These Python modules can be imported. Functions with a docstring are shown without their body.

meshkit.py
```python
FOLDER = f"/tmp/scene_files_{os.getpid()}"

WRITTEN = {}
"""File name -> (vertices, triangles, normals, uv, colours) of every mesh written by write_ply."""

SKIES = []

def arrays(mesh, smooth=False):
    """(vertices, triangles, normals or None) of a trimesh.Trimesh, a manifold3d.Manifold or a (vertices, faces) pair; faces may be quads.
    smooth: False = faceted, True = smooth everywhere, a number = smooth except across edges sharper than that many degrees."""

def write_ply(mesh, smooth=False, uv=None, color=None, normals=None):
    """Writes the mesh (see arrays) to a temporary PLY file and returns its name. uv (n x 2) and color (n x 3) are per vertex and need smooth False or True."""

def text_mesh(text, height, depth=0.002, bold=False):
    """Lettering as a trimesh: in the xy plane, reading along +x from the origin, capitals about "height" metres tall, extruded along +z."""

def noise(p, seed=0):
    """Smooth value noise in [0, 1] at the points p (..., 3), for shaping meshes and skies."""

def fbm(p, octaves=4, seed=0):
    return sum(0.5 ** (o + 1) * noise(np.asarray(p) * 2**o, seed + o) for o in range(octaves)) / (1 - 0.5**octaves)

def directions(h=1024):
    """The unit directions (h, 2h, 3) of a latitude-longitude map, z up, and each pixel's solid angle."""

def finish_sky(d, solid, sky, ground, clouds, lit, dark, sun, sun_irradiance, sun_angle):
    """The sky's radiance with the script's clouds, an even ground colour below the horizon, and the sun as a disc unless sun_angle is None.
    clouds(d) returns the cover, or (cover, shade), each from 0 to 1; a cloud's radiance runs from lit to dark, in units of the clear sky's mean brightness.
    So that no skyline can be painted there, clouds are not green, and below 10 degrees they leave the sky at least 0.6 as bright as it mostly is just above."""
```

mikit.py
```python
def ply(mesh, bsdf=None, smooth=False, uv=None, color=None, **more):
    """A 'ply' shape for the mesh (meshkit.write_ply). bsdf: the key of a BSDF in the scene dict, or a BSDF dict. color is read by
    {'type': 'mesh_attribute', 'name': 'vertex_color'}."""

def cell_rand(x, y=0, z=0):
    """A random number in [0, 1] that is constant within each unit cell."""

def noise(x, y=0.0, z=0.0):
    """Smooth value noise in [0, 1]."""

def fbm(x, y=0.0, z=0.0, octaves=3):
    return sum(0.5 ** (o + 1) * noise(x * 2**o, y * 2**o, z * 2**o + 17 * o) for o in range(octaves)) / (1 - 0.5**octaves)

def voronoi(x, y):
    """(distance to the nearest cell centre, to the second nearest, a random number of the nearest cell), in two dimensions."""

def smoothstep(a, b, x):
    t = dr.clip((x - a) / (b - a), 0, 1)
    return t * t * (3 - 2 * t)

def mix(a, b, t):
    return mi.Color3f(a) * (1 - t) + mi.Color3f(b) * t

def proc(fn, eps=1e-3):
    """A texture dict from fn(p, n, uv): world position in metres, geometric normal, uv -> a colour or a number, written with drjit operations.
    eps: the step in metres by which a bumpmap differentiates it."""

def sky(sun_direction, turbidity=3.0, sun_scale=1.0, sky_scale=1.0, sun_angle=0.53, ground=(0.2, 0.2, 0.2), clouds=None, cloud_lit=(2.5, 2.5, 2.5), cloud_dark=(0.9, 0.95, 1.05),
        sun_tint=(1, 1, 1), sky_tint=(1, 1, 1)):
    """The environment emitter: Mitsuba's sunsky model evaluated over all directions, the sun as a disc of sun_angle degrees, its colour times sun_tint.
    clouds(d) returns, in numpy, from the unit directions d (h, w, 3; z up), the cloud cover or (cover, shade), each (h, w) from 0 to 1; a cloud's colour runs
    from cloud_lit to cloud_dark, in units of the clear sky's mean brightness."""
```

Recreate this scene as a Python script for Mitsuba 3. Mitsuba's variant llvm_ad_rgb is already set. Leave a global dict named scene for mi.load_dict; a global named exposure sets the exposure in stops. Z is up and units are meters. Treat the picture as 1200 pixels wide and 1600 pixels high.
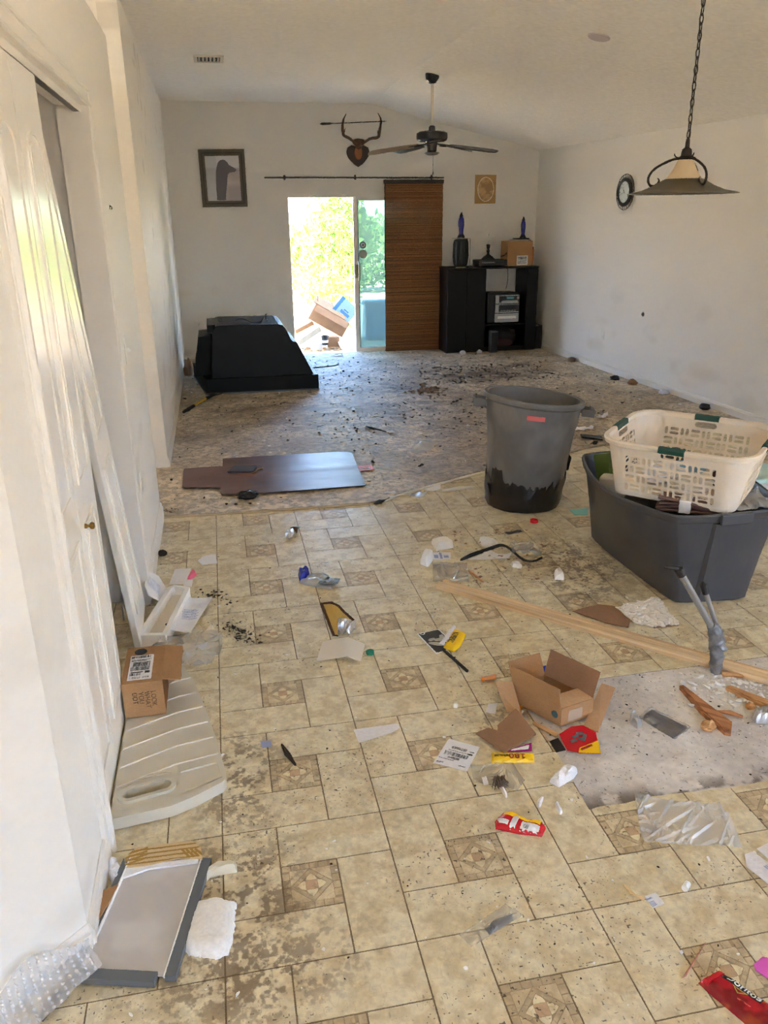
import math, random
import numpy as np, trimesh, manifold3d
import mitsuba as mi, drjit as dr
import mikit, meshkit
from mikit import noise, fbm, smoothstep, mix, cell_rand
from shapely.geometry import Polygon, box as sbox, Point, LineString
from shapely.ops import unary_union
from shapely import affinity

scene, labels = {'type': 'scene'}, {}
TF = mi.ScalarTransform4f

# ------------------------------------------------------------------ camera, sky, exposure
FOCAL = 1240.0                      # pixels on a 1200 pixel wide frame
YAW, PITCH, ROLL = (math.radians(v) for v in (11.371, 20.412, -0.668))
EYE = np.array([0.0, 0.0, 1.65])
_f = np.array([math.sin(YAW), math.cos(YAW), 0]); _r = np.array([math.cos(YAW), -math.sin(YAW), 0]); _u = np.array([0, 0, 1.0])
FWD = _f * math.cos(PITCH) - _u * math.sin(PITCH)
_u2 = _u * math.cos(PITCH) + _f * math.sin(PITCH)
UP = -_r * math.sin(ROLL) + _u2 * math.cos(ROLL)
scene['camera'] = {'type': 'perspective', 'fov': math.degrees(2 * math.atan(600 / FOCAL)), 'fov_axis': 'x', 'near_clip': 0.05, 'far_clip': 200.0,
                   'to_world': TF().look_at(origin=EYE.tolist(), target=(EYE + FWD).tolist(), up=UP.tolist())}
exposure = 6.8
scene['sky'] = mikit.sky((-0.46, -0.34, 0.82), turbidity=4.0, sun_scale=1.0, sky_scale=1.0, ground=(0.30, 0.28, 0.24), sky_tint=(1.0, 1.0, 1.03))

# ------------------------------------------------------------------ helpers
rng = np.random.default_rng(7)


def lin(c):
    c = np.asarray(c, float) / 255
    return [float(v) for v in np.where(c <= 0.04045, c / 12.92, ((c + 0.055) / 1.055) ** 2.4)]


def mat(name, rgb, rough=0.5, **k):
    scene['bsdf_' + name] = {'type': 'twosided', 'bsdf': {'type': 'principled', 'base_color': rgb if isinstance(rgb, dict) else {'type': 'rgb', 'value': lin(rgb)}, 'roughness': rough, **k}}
    return name


_count = {}


def key_of(name):
    n = _count.get(name, 0)
    _count[name] = n + 1
    return name if n == 0 else f'{name}_{n:03d}'


def creased(mesh, deg):
    """(vertices, faces, normals): smooth shading that keeps edges sharper than deg."""
    v0, f = np.asarray(mesh.vertices, float), np.asarray(mesh.faces)
    _, inv = np.unique(np.round(v0, 7), axis=0, return_inverse=True)
    inv = inv.ravel()
    c = np.cross(v0[f[:, 1]] - v0[f[:, 0]], v0[f[:, 2]] - v0[f[:, 0]])
    n = c / np.maximum(np.linalg.norm(c, axis=1, keepdims=True), 1e-20)
    corner_v = inv[f].ravel()
    corner_f = np.repeat(np.arange(len(f)), 3)
    order = np.argsort(corner_v, kind='stable')
    cv, cf = corner_v[order], corner_f[order]
    start = np.searchsorted(cv, cv, 'left')
    count = np.searchsorted(cv, cv, 'right') - start
    out = np.zeros((len(cv), 3))
    lim = math.cos(math.radians(deg))
    for k in range(int(count.max())):
        on = np.nonzero(k < count)[0]
        other = cf[start[on] + k]
        ok = (n[cf[on]] * n[other]).sum(1) >= lim
        out[on[ok]] += c[other[ok]]
    res = np.zeros_like(out)
    res[order] = out
    ln = np.linalg.norm(res, axis=1, keepdims=True)
    res = np.where(ln > 1e-20, res / np.maximum(ln, 1e-20), n[corner_f])
    full = np.c_[corner_v, np.round(res * 500)].astype(np.int64)
    _, first, back = np.unique(full, axis=0, return_index=True, return_inverse=True)
    return v0[f.ravel()[first]], back.reshape(-1, 3), res[first]


def put(key, mesh, m, smooth=False):
    if smooth is False:
        scene[key] = mikit.ply(mesh, 'bsdf_' + m)
    else:
        v, f, n = creased(mesh, 180 if smooth is True else smooth)
        path = meshkit.write_ply((v, f), False, normals=n)
        scene[key] = {'type': 'ply', 'filename': path, 'face_normals': False, 'bsdf': {'type': 'ref', 'id': 'bsdf_' + m}}
    return key


def obj(name, mesh, m, label=None, cat=None, group=None, kind=None, smooth=False):
    key = key_of(name)
    if mesh is not None:
        put(key, mesh, m, smooth)
    d = {}
    if label: d['label'] = label
    if cat: d['category'] = cat
    if group: d['group'] = group
    if kind: d['kind'] = kind
    labels[key] = d
    return key


def thing(name, label, cat, group=None):
    return obj(name, None, None, label, cat, group)


def part(holder, name, mesh, m, smooth=False, label=None, kind=None):
    key = key_of(holder + '__' + name)
    put(key, mesh, m, smooth)
    d = {}
    if label: d['label'] = label
    if kind: d['kind'] = kind
    if d: labels[key] = d
    return key


cat_ = trimesh.util.concatenate


def tm(v, f):
    return trimesh.Trimesh(np.asarray(v, float), np.asarray(f, int), process=False)


def bx(x0, x1, y0, y1, z0, z1):
    m = trimesh.creation.box((abs(x1 - x0), abs(y1 - y0), abs(z1 - z0)))
    m.apply_translation(((x0 + x1) / 2, (y0 + y1) / 2, (z0 + z1) / 2))
    return m


def rbox(sx, sy, sz, r=0.004, n=2):
    """A box with rounded edges, centred on the origin."""
    s = trimesh.creation.icosphere(subdivisions=n, radius=r).vertices
    o = np.array([sx, sy, sz]) / 2 - r
    p = np.vstack([s + o * np.array(c) for c in np.ndindex(2, 2, 2) for c in [np.array(c) * 2 - 1]])
    return trimesh.Trimesh(p, process=False).convex_hull


def rot(m, axis, deg, about=(0, 0, 0)):
    m = m.copy()
    m.apply_transform(trimesh.transformations.rotation_matrix(math.radians(deg), axis, about))
    return m


def mv(m, x, y, z):
    m = m.copy()
    m.apply_translation((x, y, z))
    return m


def frame_to(m, o, ex, ey, ez):
    """Maps local x, y, z onto the given axes at origin o."""
    m = m.copy()
    M = np.eye(4)
    M[:3, 0], M[:3, 1], M[:3, 2], M[:3, 3] = ex, ey, ez, o
    m.apply_transform(M)
    return m


def unit(v):
    v = np.asarray(v, float)
    return v / np.linalg.norm(v)


def prism(poly, z0, z1):
    p = poly if not isinstance(poly, (list, tuple, np.ndarray)) else Polygon(poly)
    if not p.is_valid: p = p.buffer(0)
    out = []
    for g in getattr(p, 'geoms', [p]):
        if g.area < 1e-9: continue
        m = trimesh.creation.extrude_polygon(g, z1 - z0, engine='earcut')
        m.apply_translation((0, 0, z0))
        out.append(m)
    return cat_(out)


def tube(pts, r, n=8, closed=False):
    pts = np.asarray(pts, float)
    rr = np.broadcast_to(np.asarray(r, float), (len(pts),))
    k = len(pts)
    if closed:
        tan = np.roll(pts, -1, 0) - np.roll(pts, 1, 0)
    else:
        tan = np.gradient(pts, axis=0)
    tan /= np.linalg.norm(tan, axis=1, keepdims=True)
    up = np.array([0, 0, 1.0]) if abs(tan[0][2]) < 0.9 else np.array([1.0, 0, 0])
    v, prev = [], unit(np.cross(tan[0], up))
    for i in range(k):
        a = unit(prev - tan[i] * (prev @ tan[i]))
        b = np.cross(tan[i], a)
        prev = a
        for j in range(n):
            t = 2 * math.pi * j / n
            v.append(pts[i] + rr[i] * (a * math.cos(t) + b * math.sin(t)))
    f = []
    for i in range(k if closed else k - 1):
        for j in range(n):
            p, q = i * n + j, i * n + (j + 1) % n
            s, t = ((i + 1) % k) * n + j, ((i + 1) % k) * n + (j + 1) % n
            f += [(p, q, t), (p, t, s)]
    if not closed:
        v += [pts[0], pts[-1]]
        for j in range(n):
            f += [(k * n, (j + 1) % n, j), (k * n + 1, (k - 1) * n + j, (k - 1) * n + (j + 1) % n)]
    m = tm(v, f)
    m.fix_normals()
    return m


def lathe(profile, n=40, c=(0, 0, 0)):
    m = trimesh.creation.revolve(np.asarray(profile, float), sections=n)
    m.fix_normals()
    m.apply_translation(c)
    return m


def spline(pts, n=40):
    from scipy.interpolate import CubicSpline
    pts = np.asarray(pts, float)
    t = np.concatenate([[0], np.cumsum(np.linalg.norm(np.diff(pts, axis=0), axis=1))])
    return CubicSpline(t, pts)(np.linspace(0, t[-1], n))


def grid_tris(poly, res):
    """A polygon cut into grid cells and triangulated: (points, triangles)."""
    import shapely
    p = poly if not isinstance(poly, (list, tuple, np.ndarray)) else Polygon(poly)
    if not p.is_valid: p = p.buffer(0)
    x0, y0, x1, y1 = p.bounds
    gx, gy = x0 + res * np.arange(int((x1 - x0) / res) + 2) - res * 0.37, y0 + res * np.arange(int((y1 - y0) / res) + 2) - res * 0.37
    X, Y = (a.ravel() for a in np.meshgrid(gx, gy))
    cells = shapely.box(X, Y, X + res, Y + res)
    shapely.prepare(p)
    inside = shapely.contains(p, cells)
    V, F, n = [], [], 0
    q = np.stack([np.c_[X, Y], np.c_[X + res, Y], np.c_[X + res, Y + res], np.c_[X, Y + res]], 1)[inside]
    if len(q):
        i = np.arange(len(q))[:, None] * 4
        V.append(q.reshape(-1, 2)); F.append(np.vstack([i + [0, 1, 2], i + [0, 2, 3]])); n = 4 * len(q)
    for g in shapely.intersection(p, cells[~inside & shapely.intersects(p, cells)]):
        for h in getattr(g, 'geoms', [g]):
            if h.geom_type != 'Polygon' or h.area < 1e-10: continue
            v, f = trimesh.creation.triangulate_polygon(h, engine='earcut')
            V.append(np.asarray(v)); F.append(np.asarray(f) + n); n += len(v)
    V, F = np.vstack(V), np.vstack(F)
    _, first, inv = np.unique(np.round(V, 7), axis=0, return_index=True, return_inverse=True)
    V, F = V[first], inv.ravel()[F]
    F = F[(F[:, 0] != F[:, 1]) & (F[:, 1] != F[:, 2]) & (F[:, 0] != F[:, 2])]
    d1, d2 = V[F[:, 1]] - V[F[:, 0]], V[F[:, 2]] - V[F[:, 0]]
    ar = d1[:, 0] * d2[:, 1] - d1[:, 1] * d2[:, 0]
    F[ar < 0] = F[ar < 0][:, ::-1]
    return V, F


def sheet(poly, z, th=0.0008, h=None, res=0.012):
    """A thin solid over a floor polygon whose height follows h(x, y)."""
    V, F = grid_tris(poly, res)
    n = len(V)
    zz = z + (h(V[:, 0], V[:, 1]) if h else np.zeros(n))
    E_ = np.vstack([F[:, [0, 1]], F[:, [1, 2]], F[:, [2, 0]]])
    key = np.sort(E_, 1)
    _, idx, cnt = np.unique(key, axis=0, return_index=True, return_counts=True)
    B = E_[idx[cnt == 1]]
    side = np.vstack([np.c_[B[:, 1], B[:, 0], B[:, 0] + n], np.c_[B[:, 1], B[:, 0] + n, B[:, 1] + n]])
    return tm(np.vstack([np.c_[V, zz + th], np.c_[V, zz]]), np.vstack([F, F[:, ::-1] + n, side]))


def film(poly, z, h, res=0.01):
    """A single-sheet film over a floor polygon."""
    V, F = grid_tris(poly, res)
    return tm(np.c_[V, z + 0.0005 + h(V[:, 0], V[:, 1])], F)


def crump(amp, fr, seed=0, base=0.0):
    def h(x, y):
        p = np.stack([x * fr, y * fr, np.full_like(x, seed * 3.7)], -1)
        r = meshkit.fbm(p, 3, seed)
        return base + amp * np.clip(1 - np.abs(r - 0.5) * 5.0, 0, 1) ** 1.6
    return h


def folds(poly, n, seed, amp=0.012, w=0.008, puff=0.004):
    """Sharp random creases over a gently puffed film."""
    P = poly if not isinstance(poly, (list, tuple)) else Polygon(poly)
    x0, y0, x1, y1 = P.bounds
    g = np.random.default_rng(seed)
    c = np.c_[g.uniform(x0, x1, n), g.uniform(y0, y1, n)]
    a = g.normal(0.6, 0.8, n)
    L = g.uniform(0.15, 0.5, n) * max(x1 - x0, y1 - y0)
    A = amp * g.uniform(0.3, 1.0, n)

    def h(x, y):
        z = puff * meshkit.fbm(np.stack([x * 14, y * 14, x * 0 + seed], -1), 2, seed)
        for k in range(n):
            u = (x - c[k, 0]) * math.cos(a[k]) + (y - c[k, 1]) * math.sin(a[k])
            v = -(x - c[k, 0]) * math.sin(a[k]) + (y - c[k, 1]) * math.cos(a[k]) + 0.06 * u * math.sin(k)
            z = np.maximum(z, A[k] * np.clip(1 - np.abs(v) / w, 0, 1) * np.clip(1 - (u / L[k]) ** 2, 0, 1))
        return z
    return h


def text_on(text, height, o, ex, ey, depth=0.0006, bold=False, width=None):
    m = meshkit.text_mesh(text, height, depth, bold)
    if width:
        w = m.bounds[1][0] - m.bounds[0][0]
        m.apply_scale([width / w, 1, 1])
    ex, ey = unit(ex), unit(ey)
    return frame_to(m, o, ex, ey, unit(np.cross(ex, ey)))


def rects_on(rects, o, ex, ey, depth=0.0006):
    ms = [bx(a, b, c, d, 0, depth) for a, b, c, d in rects]
    ex, ey = unit(ex), unit(ey)
    return frame_to(cat_(ms), o, ex, ey, unit(np.cross(ex, ey)))


def barcode(x0, x1, y0, y1, seed=1, unit_w=None):
    r = random.Random(seed)
    out, x = [], x0
    u = unit_w or (x1 - x0) / 60
    while x < x1 - 3 * u:
        w = u * r.choice([1, 1, 2, 3])
        out.append((x, x + w, y0, y1))
        x += w + u * r.choice([1, 1, 2])
    return out


def bilerp_quad(q):
    """Local (s, t) in 0..1 over the floor quad q = [bl, br, tr, tl] -> origin, ex, ey in metres."""
    q = np.asarray(q, float)
    return q[0], q[1] - q[0], q[3] - q[0]


def lumps(pts, r, seed=0, k=10):
    """Irregular convex pebbles: one mesh of many, at pts (n, 3) with sizes r (n)."""
    g = np.random.default_rng(seed)
    V, F, o = [], [], 0
    base = trimesh.creation.octahedron() if hasattr(trimesh.creation, 'octahedron') else trimesh.creation.icosphere(subdivisions=0)
    bv, bf = np.array(base.vertices), np.array(base.faces)
    for p, s in zip(pts, r):
        v = bv * g.uniform(0.45, 1.0, (len(bv), 1)) * np.array([g.uniform(0.6, 1.6), g.uniform(0.6, 1.6), g.uniform(0.25, 0.7)]) * s
        a = g.uniform(0, 6.28)
        c, sn = math.cos(a), math.sin(a)
        v = np.c_[v[:, 0] * c - v[:, 1] * sn, v[:, 0] * sn + v[:, 1] * c, v[:, 2]]
        v[:, 2] -= v[:, 2].min()
        V.append(v + p)
        F.append(bf + o)
        o += len(bv)
    return tm(np.vstack(V), np.vstack(F))


def in_poly(poly, n, seed):
    g = np.random.default_rng(seed)
    import shapely
    x0, y0, x1, y1 = poly.bounds
    out = np.zeros((0, 2))
    while len(out) < n:
        p = np.c_[g.uniform(x0, x1, n), g.uniform(y0, y1, n)]
        out = np.vstack([out, p[shapely.contains_xy(poly, p[:, 0], p[:, 1])]])
    return out[:n]


# ------------------------------------------------------------------ materials
def wall_paint(p, n, uv):
    f = fbm(p.x * 1.3, p.y * 1.3, p.z * 1.3) - 0.5
    g = noise(p.x * 60, p.y * 60, p.z * 60) - 0.5
    c = mi.Color3f(*lin((224, 220, 211))) * (1 + 0.06 * f + 0.03 * g)
    scuff = smoothstep(0.60, 0.78, fbm(p.x * 2.3 + 5, p.y * 2.6, p.z * 3.7)) * smoothstep(1.5, 0.1, p.z)
    return mix(c, lin((186, 178, 163)), scuff * 0.35)


def left_wall_paint(p, n, uv):
    c = wall_paint(p, n, uv)
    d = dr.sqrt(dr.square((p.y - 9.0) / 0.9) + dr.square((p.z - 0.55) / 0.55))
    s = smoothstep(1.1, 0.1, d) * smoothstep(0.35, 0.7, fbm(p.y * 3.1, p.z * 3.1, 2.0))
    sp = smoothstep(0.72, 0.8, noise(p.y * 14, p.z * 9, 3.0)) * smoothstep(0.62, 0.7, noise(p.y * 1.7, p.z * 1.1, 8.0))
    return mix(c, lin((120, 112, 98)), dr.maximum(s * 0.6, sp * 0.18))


def ceiling_paint(p, n, uv):
    g = noise(p.x * 45, p.y * 45, p.z * 45)
    return mi.Color3f(*lin((230, 226, 217))) * (0.93 + 0.12 * g)


def bump(name, inner, fn, scale):
    scene[name] = {'type': 'bumpmap', 'arbitrary': mikit.proc(fn), 'scale': scale, 'nested_bsdf': scene.pop(inner)}
    return name


mat('wall_paint', mikit.proc(wall_paint), 0.6, specular=0.4)
mat('left_wall_paint', mikit.proc(left_wall_paint), 0.55, specular=0.4)
mat('ceiling_raw', mikit.proc(ceiling_paint), 0.9, specular=0.2)
scene['bsdf_ceiling_paint'] = {'type': 'bumpmap', 'tex': mikit.proc(lambda p, n, uv: fbm(p.x * 40, p.y * 40, p.z * 40)), 'scale': 0.006, 'bsdf': scene.pop('bsdf_ceiling_raw')}
mat('gloss_white', (228, 223, 213), 0.28, specular=0.5)
mat('door_white', (226, 221, 210), 0.22, specular=0.55)
mat('trim_white', (222, 217, 207), 0.35)
mat('white', (236, 235, 230), 0.45)
mat('black', (22, 22, 23), 0.45)
mat('black_gloss', (14, 14, 16), 0.2)
mat('ink', (40, 40, 44), 0.7)
mat('grey_ink', (120, 120, 128), 0.7)
mat('ash_wood', (9, 9, 9), 0.4, specular=0.25)
mat('brass', (150, 120, 60), 0.3, metallic=1.0)
mat('steel', (170, 172, 174), 0.32, metallic=1.0)
mat('dark_steel', (60, 58, 56), 0.4, metallic=0.8)
mat('foil', (215, 218, 224), 0.34, metallic=1.0)
mat('bronze_iron', (40, 34, 28), 0.45, metallic=0.4)


def tile_base(p, light, dark, vein):
    f = fbm(p.x * 26, p.y * 26, 0.0, 4)
    g = fbm(p.x * 90 + 3, p.y * 90, 1.0, 3)
    v = smoothstep(0.03, 0.0, dr.abs(fbm(p.x * 30 + 9, p.y * 30, 4.0, 3) - 0.5))
    c = mix(light, dark, smoothstep(0.34, 0.68, f))
    c = mix(c, vein, 0.22 * v)
    return c * (0.86 + 0.26 * g)


def grime_and_shade(p, c):
    """Dirt trodden into the floor, and the shade of the tote painted in."""
    a = fbm(p.x * 1.6 + 1, p.y * 1.6, 7.0, 4)
    b = 0.45 * fbm(p.x * 22, p.y * 22, 5.0, 3) + 0.55 * fbm(p.x * 85, p.y * 85, 6.0, 3)
    # soiled areas: mud dried onto the tiles, plus the painted shade of the tote
    def spot(cx, cy, rx, ry):
        return smoothstep(1.25, 0.2, dr.sqrt(dr.square((p.x - cx) / rx) + dr.square((p.y - cy) / ry)))
    where = dr.maximum(dr.maximum(0.95 * spot(-0.08, 1.62, 0.22, 0.26), 0.75 * spot(-0.05, 2.1, 0.16, 0.3)),
                       dr.maximum(0.8 * spot(1.62, 3.35, 0.36, 0.5), dr.maximum(0.5 * spot(0.85, 2.22, 0.22, 0.16), 0.8 * spot(-0.06, 1.4, 0.3, 0.16))))  # first spot here paints the shade left of the tote into the tiles
    m = smoothstep(0.46, 0.62, b) * (0.14 + 0.95 * where) * smoothstep(0.3, 0.65, a + 0.45 * where)
    c = mix(c, lin((96, 72, 44)), dr.minimum(m, 0.9) * 0.8)
    wide = where * smoothstep(0.40, 0.62, fbm(p.x * 34, p.y * 34, 9.0, 4) * 0.7 + 0.3 * fbm(p.x * 7, p.y * 7, 9.0, 2))
    c = mix(c, lin((122, 98, 66)), 0.34 * wide)
    film_ = smoothstep(3.0, 4.4, p.y)
    c = mix(c, lin((150, 132, 110)), 0.35 * film_ * fbm(p.x * 5, p.y * 5, 2.0, 3))
    spec = smoothstep(0.86, 0.92, noise(p.x * 170, p.y * 170, 3.0)) * smoothstep(0.35, 0.7, noise(p.x * 5, p.y * 5, 6.0))
    c = mix(c, lin((64, 48, 32)), 0.8 * spec)
    return c


def tile_tex(p, n, uv):
    return grime_and_shade(p, tile_base(p, lin((222, 212, 180)), lin((204, 190, 154)), lin((170, 150, 114))))


def tone(light, dark):
    a, b = lin(light), lin(dark)
    return lambda p, n, uv: grime_and_shade(p, tile_base(p, a, b, lin((120, 98, 66))))


FLOOR_ROUGH = 0.30


def floor_rough(p, n, uv):
    return 0.34 + 0.20 * fbm(p.x * 9, p.y * 9, 3.0, 3)


rough_tex = mikit.proc(floor_rough)
mat('tile', mikit.proc(tile_tex), rough_tex, specular=0.85)
mat('stone_cream', mikit.proc(tone((228, 218, 184), (214, 200, 164))), rough_tex)
mat('stone_tan', mikit.proc(tone((198, 170, 134), (182, 154, 118))), rough_tex)
mat('stone_brown', mikit.proc(tone((200, 184, 150), (180, 162, 128))), rough_tex)
mat('stone_beige', mikit.proc(tone((214, 201, 168), (194, 177, 142))), rough_tex)
mat('mortar', mikit.proc(lambda p, n, uv: grime_and_shade(p, mix(lin((176, 157, 124)), lin((152, 133, 102)), fbm(p.x * 20, p.y * 20, 1.0)))), 0.5)
mat('grout', mikit.proc(lambda p, n, uv: grime_and_shade(p, mix(lin((144, 124, 94)), lin((116, 98, 70)), fbm(p.x * 20, p.y * 20, 1.0)))), 0.6)


def concrete_tex(p, n, uv):
    f = fbm(p.x * 6, p.y * 6, 0.0, 4)
    g = fbm(p.x * 60, p.y * 60, 2.0, 3)
    c = mix(lin((220, 216, 208)), lin((196, 190, 182)), smoothstep(0.3, 0.7, f)) * (0.85 + 0.3 * g)
    edge = smoothstep(0.10, 0.0, p.y - 1.735) * smoothstep(0.35, 0.6, fbm(p.x * 22, p.y * 22, 3.0))
    c = mix(c, lin((80, 68, 56)), 0.8 * edge)
    sp = smoothstep(0.86, 0.93, noise(p.x * 130, p.y * 130, 4.0))
    return mix(c, lin((90, 78, 66)), 0.6 * sp)


mat('concrete', mikit.proc(concrete_tex), 0.8, specular=0.2)


def carpet_tex(p, n, uv):
    f = fbm(p.x * 2.2, p.y * 2.2, 0.0, 4)
    g = fbm(p.x * 30, p.y * 30, 1.0, 3)
    h = noise(p.x * 160, p.y * 160, 1.0)
    c = mix(lin((204, 189, 164)), lin((174, 157, 130)), smoothstep(0.3, 0.7, f))
    c = c * (0.58 + 0.34 * smoothstep(0.36, 0.64, fbm(p.x * 38, p.y * 38, 1.0, 3)) + 0.14 * g + 0.14 * h)
    def spot(cx, cy, rx, ry):
        return smoothstep(1.2, 0.2, dr.sqrt(dr.square((p.x - cx) / rx) + dr.square((p.y - cy) / ry)))
    dirt = smoothstep(0.48, 0.68, fbm(p.x * 5.5 + 7, p.y * 9, 3.0, 4))
    track = dr.maximum(spot(1.2, 7.6, 1.3, 2.4), spot(2.9, 8.4, 1.1, 1.2))
    c = mix(c, lin((108, 92, 72)), dirt * (0.22 + 0.45 * track))
    fleck = smoothstep(0.56, 0.68, fbm(p.x * 40, p.y * 46, 5.0, 3)) * (0.45 + 0.55 * track)
    c = mix(c, lin((66, 54, 42)), 0.6 * fleck)
    st = dr.maximum(spot(0.56, 7.35, 0.16, 0.22), dr.maximum(spot(2.75, 8.3, 0.7, 0.4), spot(0.1, 7.25, 0.35, 0.14))) * smoothstep(0.3, 0.55, fbm(p.x * 8, p.y * 8, 2.0, 3))
    c = mix(c, lin((86, 58, 30)), 0.65 * st)
    return c


mat('carpet_raw', mikit.proc(carpet_tex), 0.42, specular=0.9, sheen=0.3)
scene['bsdf_carpet_pile'] = {'type': 'bumpmap', 'tex': mikit.proc(lambda p, n, uv: fbm(p.x * 70, p.y * 70, 0.0, 3)), 'scale': 0.012, 'bsdf': scene.pop('bsdf_carpet_raw')}


def card_tex(a, b):
    a, b = lin(a), lin(b)
    return mikit.proc(lambda p, n, uv: mix(a, b, fbm(p.x * 9, p.y * 9, p.z * 9)) * (0.93 + 0.14 * noise(p.x * 190, p.y * 190, p.z * 190)))


mat('cardboard', card_tex((178, 138, 96), (160, 120, 80)), 0.75, specular=0.2)
mat('cardboard_pale', card_tex((196, 160, 122), (180, 142, 104)), 0.75, specular=0.2)
mat('cardboard_brown', card_tex((152, 118, 88), (136, 102, 74)), 0.7, specular=0.3)


def wood_tex(a, b, axis):
    a, b = lin(a), lin(b)
    ax = unit(axis)

    def fn(p, n, uv):
        s = p.x * ax[0] + p.y * ax[1] + p.z * ax[2]
        q = p - mi.Vector3f(*[float(v) for v in ax]) * s
        g = fbm(q.x * 90 + s * 1.2, q.y * 90, q.z * 90 + s * 1.2)
        return mix(a, b, smoothstep(0.3, 0.7, g))
    return mikit.proc(fn)


mat('pine', wood_tex((226, 200, 160), (200, 168, 124), (0.70, -0.71, 0)), 0.55)
mat('splinter_wood', wood_tex((180, 126, 82), (146, 96, 58), (0.7, -0.7, 0)), 0.7)
mat('pale_wood', wood_tex((204, 160, 108), (180, 130, 80), (0.7, -0.7, 0)), 0.7)
mat('paper', card_tex((232, 231, 230), (222, 221, 222)), 0.7, specular=0.2)
mat('foam_white', card_tex((240, 239, 234), (226, 224, 218)), 0.8, specular=0.15)
mat('cream_board', (222, 215, 200), 0.6)
mat('plastic_grey', (88, 90, 93), 0.42)
scene['bsdf_clear_film'] = {'type': 'blendbsdf', 'weight': 0.13, 'a': {'type': 'thindielectric', 'int_ior': 1.5},
                       'b': {'type': 'twosided', 'bsdf': {'type': 'principled', 'base_color': {'type': 'rgb', 'value': [0.75, 0.76, 0.76]}, 'roughness': 0.2, 'specular': 0.8}}}
scene['bsdf_milky_film'] = {'type': 'blendbsdf', 'weight': 0.40, 'a': {'type': 'thindielectric', 'int_ior': 1.5},
                       'b': {'type': 'twosided', 'bsdf': {'type': 'principled', 'base_color': {'type': 'rgb', 'value': [0.8, 0.8, 0.79]}, 'roughness': 0.25, 'specular': 0.7}}}
scene['bsdf_pane_glass'] = {'type': 'blendbsdf', 'weight': 0.10, 'a': {'type': 'thindielectric', 'int_ior': 1.5, 'specular_transmittance': {'type': 'rgb', 'value': [0.30, 0.40, 0.36]}},
    'b': {'type': 'principledthin', 'base_color': {'type': 'rgb', 'value': [0.62, 0.72, 0.74]}, 'roughness': 0.5, 'diff_trans': 1.4}}
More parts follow.
